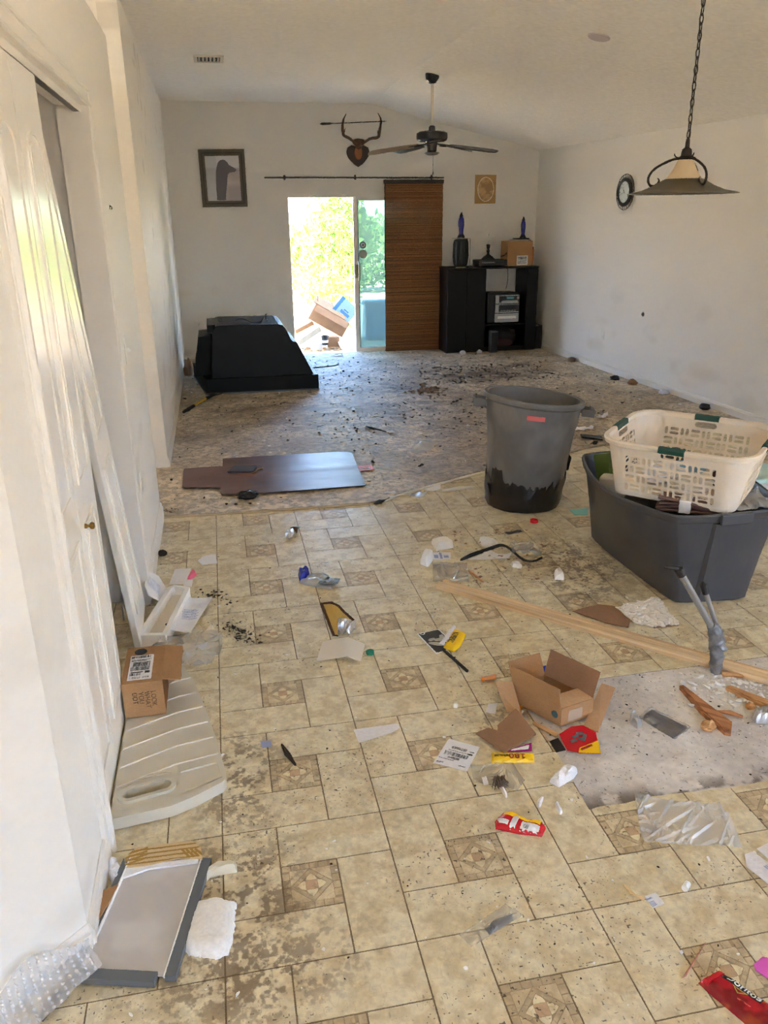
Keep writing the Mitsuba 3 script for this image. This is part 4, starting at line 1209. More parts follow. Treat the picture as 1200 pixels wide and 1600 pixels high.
outlet('light_switch', lambda m: on_left(m, 3.766, 1.10), 'white light switch plate on the wall beside the closet', 'light switch', 'switch')
outlet('wall_outlet', lambda m: on_left(m, 3.70, 0.48), 'white outlet plate low on the wall beside the closet', 'outlet', 'outlet')
outlet('wall_outlet', lambda m: on_right(m, 8.298, 0.40), 'white outlet plate low on the right wall under the clock', 'outlet', 'outlet')
outlet('wall_outlet', lambda m: on_back(m, -0.242, 0.406), 'pale outlet plate low on the back wall left of the television', 'outlet', 'outlet')
obj('wall_hook', on_left(cat_([rbox(0.012, 0.022, 0.003, 0.001, 1), mv(tube(spline([(0, 0.004, 0), (0, 0.0, 0.006), (0, -0.008, 0.008), (0, -0.010, 0.004)], 8), 0.002, 6), 0, 0, 0.001)]), 3.837, 1.703), 'black', 'tiny dark hook on the wall between closet and hallway', 'hook')
obj('cable_jack', on_right(lathe([(0, 0), (0.022, 0), (0.022, 0.003), (0.010, 0.004), (0.009, 0.016), (0, 0.016)], 20), 7.528, 0.696), 'dark_steel', 'small dark round cable jack in the middle of the right wall', 'cable jack', smooth=30)

# ------------------------------------------------------------------ black cabinet and what stands on it
cb = thing('media_cabinet', 'black wooden media cabinet with an open middle in the back right corner', 'cabinet')
c0, c1, c2, c3, yf, yb = 2.80, 3.30, 3.84, 3.985, 9.80, 10.205
ct = 1.05


def pan(name, *b, r=0.003):
    m = mv(rbox(b[1] - b[0], b[3] - b[2], b[5] - b[4], r, 1), (b[0] + b[1]) / 2, (b[2] + b[3]) / 2, (b[4] + b[5]) / 2)
    return part(cb, name, m, 'ash_wood')


Z0 = 0.012
pan('top', c0 - 0.005, c3 + 0.005, yf - 0.01, yb, ct - 0.022, ct)
pan('side_panel', c0, c0 + 0.02, yf, yb, Z0, ct - 0.022)
pan('side_panel', c1 - 0.02, c1, yf, yb, Z0, ct - 0.022)
pan('side_panel', c2, c2 + 0.02, yf, yb, Z0, ct - 0.022)
pan('side_panel', c3 - 0.02, c3, yf, yb, Z0, ct - 0.022)
pan('shelf', c1, c2, yf, yb, 0.335, 0.355)
pan('back_panel', c0 + 0.02, c1 - 0.02, yb - 0.006, yb, Z0, ct - 0.022)
pan('back_panel', c1, c2, yb - 0.006, yb, Z0, 0.335)
pan('door', c0 + 0.005, (c0 + c1) / 2 - 0.001, yf - 0.018, yf - 0.001, Z0 + 0.05, ct - 0.026)
pan('door', (c0 + c1) / 2 + 0.001, c1 - 0.003, yf - 0.018, yf - 0.001, Z0 + 0.05, ct - 0.026)
pan('front_panel', c2 + 0.004, c3 - 0.002, yf - 0.014, yf - 0.001, Z0, ct - 0.026)
pan('plinth', c0 + 0.01, c2, yf + 0.01, yf + 0.03, Z0, 0.06)
pan('floor_panel', c1, c2, yf + 0.005, yb, 0.05, 0.068)
# stereo in the opening
mat('stereo_black', (20, 20, 21), 0.35)
mat('stereo_silver', (168, 170, 168), 0.3, metallic=0.6)
scene['bsdf_display_teal'] = {'type': 'principled', 'base_color': {'type': 'rgb', 'value': lin((60, 150, 160))}, 'roughness': 0.2}
sx0, sx1 = 3.335, 3.765
t = thing('stereo', 'compact stereo of stacked silver and black units on the shelf of the black cabinet', 'stereo')
SY = 9.83
part(t, 'case', mv(rbox(sx1 - sx0, 0.30, 0.375, 0.02), (sx0 + sx1) / 2, SY + 0.16, 0.355 + 0.189), 'stereo_black', 30)
fx0 = sx0 + 0.10
for i, (z0_, z1_) in enumerate(((0.605, 0.705), (0.49, 0.595), (0.372, 0.48))):
    u = part(t, 'unit', mv(rbox(sx1 - fx0 - 0.005, 0.03, z1_ - z0_, 0.006, 1), (fx0 + sx1) / 2, SY, (z0_ + z1_) / 2), 'stereo_black')
    ff = SY - 0.0155
    if i < 2:
        put(key_of(u + '__trim'), cat_([bx(fx0 + 0.005, fx0 + 0.05, ff - 0.002, ff, z0_ + 0.01, z1_ - 0.01), bx(fx0, sx1 - 0.01, ff - 0.003, ff, z0_, z0_ + 0.012), bx(fx0, sx1 - 0.01, ff - 0.003, ff, z1_ - 0.008, z1_)]), 'stereo_silver')
    if i == 0:
        put(key_of(u + '__display'), bx(fx0 + 0.15, fx0 + 0.25, ff - 0.001, ff + 0.001, z0_ + 0.052, z0_ + 0.08), 'display_teal')
        put(key_of(u + '__disc_tray'), bx(fx0 + 0.085, fx0 + 0.30, ff - 0.005, ff, z0_ + 0.012, z0_ + 0.034), 'stereo_silver')
        put(key_of(u + '__knob'), mv(rot(lathe([(0, 0), (0.017, 0), (0.015, 0.012), (0, 0.013)], 20), [1, 0, 0], 90), sx1 - 0.028, ff, z0_ + 0.062), 'stereo_silver', 30)
    if i == 1:
        put(key_of(u + '__buttons'), cat_([bx(fx0 + 0.08 + 0.035 * k_, fx0 + 0.10 + 0.035 * k_, ff - 0.003, ff, z0_ + 0.022, z0_ + 0.03) for k_ in range(6)]), 'stereo_silver')
    if i == 2:
        put(key_of(u + '__fascia'), bx(fx0, sx1 - 0.01, ff - 0.002, ff, z0_, z1_), 'stereo_silver')
        put(key_of(u + '__cassette_door'), bx(fx0 + 0.04, sx1 - 0.045, ff - 0.005, ff - 0.002, z0_ + 0.045, z0_ + 0.075), 'white')
for x0_, x1_ in ((3.365, 3.363), (3.715, 3.70)):
    obj('hanging_wire', tube(spline([(x0_, 10.19, ct - 0.03), (x0_ + 0.01, 10.18, 0.9), (x1_, 10.17, 0.75)], 12), 0.003, 5), 'black', ['black wire hanging in the cabinet opening, nearer its left side', 'black wire hanging in the cabinet opening, nearer its right side'][x0_ > 3.5], 'wire')
# dark clutter in the lower right of the cabinet
mat('dark_cloth', (30, 26, 27), 0.85)
mat('maroon_cloth', (62, 34, 36), 0.85)


def blob(c, r, amp=0.25, fr=3.0, seed=0, n=3):
    m = trimesh.creation.icosphere(subdivisions=n)
    v = np.array(m.vertices)
    d = 1 + amp * (meshkit.fbm(v * fr + seed * 5.3, 3, seed) - 0.5) * 2
    v = v * d[:, None]
    v[:, 2] = np.maximum(v[:, 2], -0.72)
    m.vertices = v * np.asarray(r, float)
    b = m.bounds[0][2]
    return mv(m, c[0], c[1], c[2] - b)


obj('dark_bag', blob((3.58, 9.99, 0.07), (0.20, 0.14, 0.14), 0.3, 3, 2), 'dark_cloth', 'crumpled dark bag on the bottom shelf of the black cabinet', 'bag', smooth=True)
obj('maroon_cloth', blob((3.58, 9.845, 0.07), (0.11, 0.03, 0.05), 0.4, 4, 3), 'maroon_cloth', 'dull maroon rag in front of the dark bag in the cabinet', 'rag', smooth=True)
t = thing('subwoofer', 'black speaker box on the floor right of the black cabinet', 'speaker')
part(t, 'case', mv(rbox(0.10, 0.32, 0.30, 0.012), 4.045, 9.98, 0.165), 'black', 30)
part(t, 'grille', mv(rbox(0.08, 0.012, 0.26, 0.004), 4.045, 9.815, 0.165), 'dark_cloth')
t = thing('floor_speaker', 'small black speaker leaning in front of the black cabinet door', 'speaker')
part(t, 'case', mv(rbox(0.10, 0.09, 0.27, 0.012), 3.40, 9.735, 0.145), 'plastic_grey', 30)
part(t, 'grille', mv(rbox(0.085, 0.01, 0.24, 0.004), 3.40, 9.687, 0.145), 'black')
for i, x in enumerate((2.99, 3.21)):
    obj('crumpled_tissue', blob((x, 9.70, CZ - 0.003), (0.035, 0.025, 0.025), 0.5, 4, 20 + i), 'paper', ['crumpled white scrap on the carpet below the left cabinet door', 'crumpled white scrap on the carpet below the right cabinet door'][i], 'paper scrap', smooth=True)

# on top of the cabinet
mat('cobalt_glass', (22, 20, 120), 0.08, specular=0.7)
mat('lantern_mesh', (22, 26, 20), 0.5)
mat('wire_grey', (120, 116, 108), 0.4, metallic=0.6)
t = thing('speaker_basket', 'dark rounded basket in a thin wire frame on the left end of the cabinet', 'basket')
BXc, BYc = 3.01, 9.95
part(t, 'body', lathe([(0, 0), (0.07, 0), (0.085, 0.04), (0.094, 0.16), (0.088, 0.31), (0.075, 0.33), (0, 0.33)], 32, (BXc, BYc, ct)), 'lantern_mesh', 30)
part(t, 'ribs', cat_([tube(spline([(BXc + r_ * math.cos(a), BYc + r_ * math.sin(a), ct + z_) for r_, z_ in ((0.072, 0.004), (0.088, 0.05), (0.097, 0.16), (0.091, 0.3))], 8), 0.0025, 5) for a in np.linspace(0, 2 * math.pi, 17)[:-1]]), 'black')
part(t, 'wire_frame', cat_([tube([(BXc + 0.10, BYc - 0.06, ct), (BXc + 0.10, BYc - 0.06, ct + 0.335), (BXc - 0.095, BYc - 0.06, ct + 0.34)], 0.004, 6), tube([(BXc + 0.10, BYc + 0.06, ct), (BXc + 0.10, BYc + 0.06, ct + 0.335), (BXc - 0.095, BYc + 0.06, ct + 0.34)], 0.004, 6)]), 'wire_grey')


def decanter(x, y, z, s, label):
    t = thing('glass_decanter', label, 'decanter', None)
    part(t, 'bottle', lathe([(0, 0), (0.030 * s, 0), (0.030 * s, 0.03 * s), (0.024 * s, 0.06 * s), (0.034 * s, 0.13 * s), (0.036 * s, 0.17 * s), (0.030 * s, 0.215 * s), (0.018 * s, 0.235 * s), (0, 0.235 * s)], 6 if False else 24, (x, y, z)), 'cobalt_glass', 30)
    part(t, 'foot', lathe([(0, 0), (0.046 * s, 0), (0.046 * s, 0.012 * s), (0.034 * s, 0.03 * s), (0.030 * s, 0.04 * s), (0, 0.04 * s)], 24, (x, y, z)), 'black_gloss', 30)
    part(t, 'stopper', lathe([(0, 0.235 * s), (0.030 * s, 0.236 * s), (0.014 * s, 0.262 * s), (0.008 * s, 0.285 * s), (0, 0.29 * s)], 6, (x, y, z)), 'black_gloss')


decanter(BXc, BYc, ct + 0.345, 1.03, 'tall cobalt blue glass decanter standing on the dark basket, the left one of two')
mat('candle_wax', (196, 190, 176), 0.5)
t = thing('candlestick', 'black turned candlestick with a pale candle between the decanters', 'candlestick')
part(t, 'stick', lathe([(0, 0), (0.078, 0), (0.078, 0.012), (0.055, 0.035), (0.022, 0.055), (0.014, 0.075), (0.024, 0.095), (0.024, 0.105), (0.013, 0.12), (0.022, 0.14), (0.024, 0.175), (0.016, 0.18), (0, 0.18)], 32, (3.36, 9.93, ct + 0.086)), 'black_gloss', 30)
part(t, 'candle', tube([(3.36, 9.93, ct + 0.262), (3.361, 9.93, ct + 0.36)], 0.010, 12), 'candle_wax', 40)
part(t, 'wick', tube([(3.361, 9.93, ct + 0.36), (3.366, 9.93, ct + 0.385)], 0.003, 5), 'ink')
t = thing('disc_player', 'flat black player box under the candlestick on the cabinet', 'player')
part(t, 'case', mv(rbox(0.37, 0.26, 0.068, 0.005), 3.395, 9.96, ct + 0.048), 'black', 30)
for dx in (-0.15, 0.15):
    for dy in (-0.1, 0.1):
        part(t, 'foot', mv(trimesh.creation.cylinder(0.015, 0.014, sections=14), 3.395 + dx, 9.96 + dy, ct + 0.007), 'black')
part(t, 'tray', bx(3.25, 3.42, 9.826, 9.8305, ct + 0.045, ct + 0.06), 'plastic_grey')
t = thing('shipping_box', 'brown cardboard box with a white label on top of the black cabinet', 'cardboard box')
part(t, 'body', mv(rbox(0.325, 0.26, 0.30, 0.004, 1), 3.755, 9.99, ct + 0.15), 'cardboard', 30)
part(t, 'flap_seam', bx(3.595, 3.915, 9.985, 9.995, ct + 0.30, ct + 0.3012), 'cardboard_brown')
lb = part(t, 'address_label', bx(3.715, 3.86, 9.8585, 9.8597, ct + 0.012, ct + 0.125), 'paper')
put(key_of(lb + '__print'), frame_to(cat_([bx(*b, 0, 0.0006) for b in barcode(0.01, 0.135, 0.065, 0.1, 3) + [(0.01, 0.13, 0.05, 0.054), (0.01, 0.1, 0.038, 0.042), (0.01, 0.12, 0.02, 0.028)]]), np.array([3.715, 9.8585, ct + 0.012]), EX, EZv, BACK_N), 'ink')
obj('black_cable', tube(spline([(3.60, 9.90, ct + 0.17), (3.55, 9.88, ct + 0.13), (3.50, 9.87, ct + 0.125)], 10), 0.006, 6), 'black', 'stub of black cable sticking out beside the cardboard box on the cabinet', 'cable')
t = thing('record_sleeve', 'thin silver tray under the right decanter on the cardboard box', 'tray')
part(t, 'tray', mv(rbox(0.22, 0.18, 0.014, 0.004, 1), 3.79, 9.97, ct + 0.308), 'stereo_silver')
part(t, 'base', mv(rbox(0.17, 0.14, 0.016, 0.004, 1), 3.80, 9.97, ct + 0.3232), 'black')
decanter(3.822, 9.97, ct + 0.332, 0.86, 'smaller cobalt blue glass decanter on the cardboard box, the right one of two')
mat('orange_tan', (168, 104, 52), 0.6)
t = thing('wooden_canister', 'tan upright canister behind the cardboard box at the corner', 'canister')
part(t, 'body', mv(rbox(0.075, 0.06, 0.20, 0.018), 3.975, 10.06, ct + 0.10), 'orange_tan', 30)
part(t, 'lid', mv(rbox(0.06, 0.05, 0.02, 0.008), 3.975, 10.06, ct + 0.208), 'dark_cloth', 30)
mat('yellow_thing', (190, 176, 90), 0.6)
obj('paper_slip', mv(rbox(0.12, 0.05, 0.006, 0.002, 1), 2.98, 9.83, ct + 0.0032), 'yellow_thing', 'yellowish slip at the foot of the dark basket on the cabinet', 'paper slip')

# ------------------------------------------------------------------ big television lying face down
mat('tv_black', (7, 10, 9), 0.45, specular=0.15)
mat('tv_edge', (11, 14, 13), 0.4, specular=0.2)
tv = thing('television', 'big black projection television lying face down on the carpet by the left wall', 'television')


def hull(pts):
    return trimesh.Trimesh(np.asarray(pts, float), process=False).convex_hull


def slab_between(lo, z0, hi, z1):
    return hull([(x, y, z0) for x, y in lo] + [(x, y, z1) for x, y in hi])


FLP = [(-0.175, 7.984), (0.944, 7.964), (0.935, 8.95), (-0.315, 9.0)]
part(tv, 'bezel', cat_([slab_between(FLP, CZ, [(-0.172, 7.986), (0.942, 7.966), (0.933, 8.95), (-0.312, 9.0)], 0.165)]), 'tv_black')
part(tv, 'bezel_foot', cat_([slab_between([(-0.18, 7.978), (0.95, 7.958), (0.94, 8.955), (-0.32, 9.005)], 0.008, [(-0.18, 7.978), (0.95, 7.958), (0.94, 8.955), (-0.32, 9.005)], 0.026)]), 'plastic_grey')
prof = [(-0.11, 0.165), (-0.105, 0.30), (-0.075, 0.56), (-0.06, 0.635), (-0.035, 0.668), (0.0, 0.676), (0.575, 0.668), (0.615, 0.655), (0.645, 0.62), (0.69, 0.515), (0.705, 0.498), (0.735, 0.49), (0.75, 0.478), (0.90, 0.165)]


def extr(profile, y0, y1, taper=0.0):
    m = trimesh.creation.extrude_polygon(Polygon(profile), y1 - y0, engine='earcut')
    return frame_to(m, np.array([0, y1, 0]), EX, EZv, -EYv)


part(tv, 'back_shell', extr(prof, 8.02, 8.80), 'tv_black')
part(tv, 'side_panel', extr([(x * 0.985 + 0.004, 0.165 + (z - 0.165) * 0.985) for x, z in prof], 8.008, 8.021), 'tv_edge')
st = [(-0.165, 0.16), (-0.145, 0.40), (-0.125, 0.552), (-0.09, 0.565), (-0.05, 0.56), (-0.05, 0.16)]
part(tv, 'stepped_side', extr([(-0.27, 0.16), (-0.255, 0.33), (-0.215, 0.545), (-0.09, 0.555), (-0.04, 0.16)], 8.22, 8.78), 'tv_black')
part(tv, 'vent_ridge', cat_([extr([(-0.12, 0.59), (-0.12, 0.665), (-0.02, 0.668), (-0.02, 0.59)], 8.15, 8.75)] + [bx(-0.262 + 0.0, -0.25, 8.26 + 0.06 * i, 8.29 + 0.06 * i, 0.2, 0.32) for i in range(8)]), 'tv_edge')
for i, pts in enumerate(([(0.03, 8.3, 0.672), (0.0, 8.32, 0.71), (0.02, 8.34, 0.715), (0.03, 8.33, 0.674)], [(0.16, 8.2, 0.69), (0.22, 8.22, 0.713), (0.30, 8.2, 0.685), (0.40, 8.2, 0.677)],
                         [(0.40, 8.2, 0.675), (0.44, 8.22, 0.71), (0.475, 8.24, 0.75), (0.47, 8.25, 0.70), (0.50, 8.25, 0.68)])):
    obj('loose_cable', tube(spline(pts, 16), 0.004, 5), 'black', ['small loop of black cable on top of the overturned television, the leftmost one', 'wavy black cable lying on top of the overturned television', 'kinked black cable standing up at the right of the television top'][i], 'cable')
# hammer
mat('tool_yellow', (190, 150, 40), 0.4)
H0, H1 = np.array([0.0, 0.0]), np.array([1.0, 0])

# ------------------------------------------------------------------ on the carpet
t = thing('pry_bar', 'black and yellow handled hammer lying on the carpet by the left wall', 'hammer')
q0, q1, q2, q3 = (np.array([*p_, CZ + 0.016]) for p_ in ((-0.375, 7.20), (-0.288, 7.43), (-0.183, 7.72), (-0.10, 7.90)))
part(t, 'grip', tube([q0, (q0 + q1) / 2, q1], [0.012, 0.017, 0.015], 10), 'black', 40)
part(t, 'shaft', tube([q1, q2], 0.0125, 10), 'tool_yellow', 40)
part(t, 'neck', tube([q2, q3], 0.014, 10), 'black', 40)
part(t, 'head', tube(spline([q3 + [-0.05, 0.015, 0], q3 + [0, 0.012, 0.004], q3 + [0.05, 0.02, 0.002], q3 + [0.08, 0.05, -0.004]], 10), [0.016] * 6 + [0.013, 0.011, 0.008, 0.004], 10), 'dark_steel', 40)


def board_h(x, y):
    return 0.010 + 0.006 * meshkit.fbm(np.stack([x * 4, y * 4, x * 0], -1), 2, 9) + 0.008 * np.exp(-((y - 5.23 - 0.02 * x) / 0.02) ** 2)


mat('board_brown', mikit.proc(lambda p, n, uv: mix(lin((104, 76, 66)), lin((84, 60, 52)), fbm(p.x * 5, p.y * 14, 1.0))), 0.36, specular=0.4)
t = thing('flattened_carton', 'flattened glossy brown sheet with notched corners on the carpet before the tiles', 'cardboard sheet')
part(t, 'sheet', sheet(Polygon(FP['board']).buffer(-0.02).buffer(0.02), CZ - 0.004, 0.003, board_h, 0.05), 'board_brown', 40)
mat('wallet_blue', (44, 50, 64), 0.35)
obj('wallet', sheet([(-0.023, 5.258), (0.021, 5.377), (0.177, 5.359), (0.145, 5.215)], CZ + 0.016, 0.012, None, 0.03), 'wallet_blue', 'dark blue wallet lying on the flattened brown sheet', 'wallet', smooth=30)
obj('dark_twig', tube(spline([(0.13, 5.20, CZ + 0.022), (0.17, 5.24, CZ + 0.022), (0.19, 5.30, CZ + 0.02), (0.215, 5.31, CZ + 0.018)], 10), 0.006, 5), 'bark', 'brown curl of debris at the right end of the blue wallet', 'debris')
obj('black_glove', blob((0.09, 4.765, CZ - 0.003), (0.06, 0.045, 0.026), 0.5, 4, 31), 'black', 'black lump beside the near edge of the flattened brown sheet', 'debris', smooth=True)
mat('red_print', (206, 92, 88), 0.45)
t = thing('red_card', 'red and white card at the right end of the flattened brown sheet', 'card')
part(t, 'card', sheet(FP['redcard'], CZ, 0.002, crump(0.004, 14, 3), 0.02), 'red_print')
part(t, 'print', sheet(affinity.scale(Polygon(FP['redcard']), 0.6, 0.35), CZ + 0.0022, 0.001, crump(0.004, 14, 3), 0.02), 'paper')
obj('plastic_bag_scrap', film(Polygon(FP['whitebag']).buffer(0.02), CZ - 0.002, lambda x, y: 0.085 * meshkit.fbm(np.stack([x * 11, y * 11, x * 0], -1), 3, 4) * np.exp(-(((x - 1.45) / 0.09) ** 2 + ((y - 5.66) / 0.12) ** 2)), 0.012),
    'milky_film', 'crumpled white plastic bag scrap alone in the middle of the carpet', 'plastic bag', smooth=30)
obj('debris_stick', tube([(1.13, 6.30, CZ + 0.008), (1.16, 6.235, CZ + 0.014), (1.255, 6.125, CZ + 0.006)], [0.012, 0.009, 0.004], 6), 'black', 'thin black stick on the carpet behind the plastic bag scrap', 'stick')
obj('white_shard', sheet([(1.10, 6.30), (1.14, 6.33), (1.17, 6.27), (1.13, 6.25)], CZ, 0.003, crump(0.01, 20, 6), 0.02), 'paper', 'white shard beside the far end of the thin black stick', 'scrap')
obj('white_shard', sheet([(1.26, 6.12), (1.31, 6.13), (1.32, 6.08), (1.27, 6.07)], CZ, 0.004, crump(0.01, 20, 7), 0.02), 'paper', 'white shard beside the near end of the thin black stick', 'scrap')
# things along the right baseboard
bl_ = [('b1', 'brown', 'bark', 'farthest brown lump against the right baseboard'), ('b2', 'black', 'black', 'black lump second along the right baseboard from the back'), ('b3', 'brown', 'cardboard_brown', 'brown round lump third along the right baseboard'),
       ('b4', 'foil', 'foil', 'crumpled silver foil ball against the right baseboard'), ('b5', 'black', 'black', 'nearest dark lump against the right baseboard')]
for i, (k_, _, m_, l_) in enumerate(bl_):
    x, y = FP[k_][0]
    s_ = (BACK - y) / (RW0[1] - RW1[1])
    x = min(x, (RW0 + (RW1 - RW0) * s_)[0] - 0.075)
    obj('baseboard_debris', blob((x, y, CZ - 0.004), (0.045, 0.05, 0.03), 0.5, 3, 40 + i, 2), m_, l_, 'debris', smooth=i != 3)
obj('carpet_clump', lumps(np.c_[np.random.default_rng(2).normal(1.98, 0.09, 70), np.random.default_rng(3).normal(7.62, 0.13, 70), np.full(70, CZ - 0.002)], np.random.default_rng(4).uniform(0.008, 0.03, 70), 6), 'bark',
    'brown clump of rotted litter in the middle of the far carpet', 'litter', kind='stuff')
obj('paper_scrap', sheet([(1.36, 10.02), (1.5, 10.03), (1.49, 9.95), (1.38, 9.95)], CZ, 0.003, crump(0.03, 12, 8), 0.02), 'paper', 'white scrap on the carpet right in front of the patio glass', 'scrap')
obj('cord_on_carpet', tube(spline([(0.92, 8.95, CZ + 0.003), (1.12, 9.22, CZ + 0.003), (1.30, 9.28, CZ + 0.003), (1.36, 9.4, CZ + 0.003)], 14), 0.005, 5), 'black', 'thin black cord on the carpet right of the overturned television', 'cord')
obj('left_clutter', blob((-0.375, 9.15, CZ - 0.003), (0.05, 0.12, 0.10), 0.5, 3, 50), 'cardboard_brown', 'tan crumpled heap between the television and the left wall', 'debris', smooth=True)

# ------------------------------------------------------------------ trash can
mat('can_grey', mikit.proc(lambda p, n, uv: mix(lin((120, 119, 117)), lin((98, 97, 94)), smoothstep(0.3, 0.7, fbm(p.x * 6, p.y * 6, p.z * 5))) * (0.93 + 0.1 * noise(p.x * 60, p.y * 60, p.z * 25))), 0.5)
mat('tape_black', (18, 18, 19), 0.28, specular=0.6)
mat('label_red', (200, 96, 92), 0.5)
CX, CYc = 1.735, 4.33


def lean(m):
    m = m.copy()
    v = np.array(m.vertices)
    z = v[:, 2].copy()
    v[:, 0] += z * 0.065
    v[:, 2] = z * (1 - 0.17 * (v[:, 0] - CX - 0.04))
    m.vertices = v
    return m


def can_r(z):
    return 0.215 + (0.272 - 0.215) * z / 0.66


prof_o = [(0, 0.0), (0.205, 0.0), (0.215, 0.012)] + [(can_r(z) + (0.006 if z > 0.50 else 0), z) for z in np.linspace(0.04, 0.62, 22)] + [(0.281, 0.625), (0.292, 0.632), (0.295, 0.648), (0.290, 0.660), (0.276, 0.662)]
prof_i = [(can_r(z) - 0.004, z) for z in np.linspace(0.655, 0.02, 12)] + [(0.0, 0.016)]
t = thing('trash_can', 'round grey trash can with torn black tape around its foot', 'trash can')
part(t, 'body', lean(lathe(prof_o + prof_i, 64, (CX, CYc, 0))), 'can_grey', 35)
for a in (2.85, -0.30):
    h = []
    for s_ in (-1, 1):
        h.append(mv(rbox(0.075, 0.014, 0.045, 0.005, 1), 0.035, s_ * 0.055, -0.02))
    h.append(mv(rbox(0.022, 0.125, 0.018, 0.006, 1), 0.066, 0, -0.006))
    m = mv(rot(mv(cat_(h), 0.278, 0, 0.615), [0, 0, 1], math.degrees(a)), CX, CYc, 0)
    part(t, 'handle', lean(m), 'can_grey', 30)
lab = []
for i in range(6):
    a = math.radians(-118 + 4 * i)
    lab.append((CX + 0.289 * math.cos(a), CYc + 0.289 * math.sin(a)))
m = cat_([hull([(x, y, z) for x, y in (lab[i], lab[i + 1]) for z in (0.565, 0.592)] + [(CX + (x - CX) * 1.008, CYc + (y - CYc) * 1.008, z) for x, y in (lab[i], lab[i + 1]) for z in (0.565, 0.592)]) for i in range(5)])
part(t, 'label', lean(m), 'label_red', label='small red label under the rim')
# black tape: a band with a torn upper edge
g = np.random.default_rng(21)
NA, NZ = 128, 9
ang_ = np.linspace(0, 2 * math.pi, NA, endpoint=False)
topz = 0.185 + 0.035 * np.sin(ang_ * 1.0 + 0.6) + 0.06 * np.abs(meshkit.noise(np.stack([np.cos(ang_) * 3, np.sin(ang_) * 3, ang_ * 0], -1), 3) - 0.5) + 0.012 * g.normal(0, 1, NA)
topz = np.where(np.abs(((ang_ - math.radians(205)) + math.pi) % (2 * math.pi) - math.pi) < 0.2, topz + 0.07, topz)
vv, ff = [], []
for i in range(NA):
    for j in range(NZ):
        z = 0.004 + (topz[i] - 0.004) * j / (NZ - 1)
        w = 0.007 + 0.009 * meshkit.noise(np.array([[math.cos(ang_[i]) * 6, math.sin(ang_[i]) * 6, z * 22]]), 8)[0] * (1 if j < NZ - 1 else 0.4)
        r_ = can_r(z) + w - (0.008 if j == 0 else 0)
        vv.append((CX + r_ * math.cos(ang_[i]), CYc + r_ * math.sin(ang_[i]), z))
for i in range(NA):
    for j in range(NZ - 1):
        a, b = i * NZ + j, ((i + 1) % NA) * NZ + j
        ff += [(a, b, b + 1), (a, b + 1, a + 1)]
tp_m = tm(vv, ff)
part(t, 'tape', lean(tp_m), 'tape_black', True, label='shiny black tape with a torn upper edge')
for m in (hull([(CX - 0.215, CYc - 0.05, 0.13), (CX - 0.26, CYc - 0.06, 0.155), (CX - 0.225, CYc - 0.06, 0.07), (CX - 0.22, CYc - 0.045, 0.09)]), hull([(CX + 0.232, CYc - 0.07, 0.21), (CX + 0.238, CYc - 0.05, 0.32), (CX + 0.245, CYc - 0.09, 0.30), (CX + 0.235, CYc - 0.09, 0.22)])):
    part(t, 'tape_flap', lean(m), 'tape_black')

# ------------------------------------------------------------------ grey tote and the laundry basket on it
mat('tote_grey', mikit.proc(lambda p, n, uv: mix(lin((72, 74, 78)), lin((58, 60, 64)), fbm(p.x * 4, p.y * 4, p.z * 5)) * (0.95 + 0.1 * noise(p.x * 80, p.y * 80, p.z * 20))), 0.38)
BOT = np.array([(1.885, 3.69), (1.872, 3.45), (1.885, 3.15), (1.905, 2.90), (1.935, 2.868), (2.22, 2.842), (2.262, 2.87), (2.30, 3.15), (2.315, 3.45), (2.30, 3.69), (2.27, 3.72), (1.92, 3.725)])
TOP = np.array([(1.815, 3.71), (1.735, 3.45), (1.688, 3.15), (1.79, 2.86), (1.85, 2.795), (2.285, 2.795), (2.34, 2.84), (2.42, 3.15), (2.45, 3.45), (2.40, 3.72), (2.35, 3.765), (1.87, 3.765)])


def ring_pts(P, n=12):
    """Closed smooth outline through the points."""
    from scipy.interpolate import PchipInterpolator
    Q = np.vstack([P, P[:1]])
    k = np.arange(len(Q))
    t_ = np.linspace(0, len(P), len(P) * n, endpoint=False)
    return np.c_[np.interp(t_, k, Q[:, 0]), np.interp(t_, k, Q[:, 1])]


def smooth_ring(R, k=5):
    w = np.ones(2 * k + 1) / (2 * k + 1)
    return np.c_[[np.convolve(np.r_[R[-k:, i], R[:, i], R[:k, i]], w, 'valid') for i in (0, 1)]].T


RB, RT = smooth_ring(ring_pts(BOT), 4), smooth_ring(ring_pts(TOP), 5)


def loft(rings):
    """rings: list of (n, 3) closed loops; makes the skin between them."""
    n = len(rings[0])
    v = np.vstack(rings)
    f = []
    for k_ in range(len(rings) - 1):
        for i in range(n):
            a, b, c_, d_ = k_ * n + i, k_ * n + (i + 1) % n, (k_ + 1) * n + (i + 1) % n, (k_ + 1) * n + i
            f += [(a, b, c_), (a, c_, d_)]
    return v, f


def at_h(z, grow=0.0):
    s_ = (z / 0.455) ** 1.15
    R = RB * (1 - s_) + RT * s_
    if grow:
        c_ = R.mean(0)
        d_ = R - c_
        R = R + d_ / np.linalg.norm(d_, axis=1, keepdims=True) * grow
    return np.c_[R, np.full(len(R), z)]


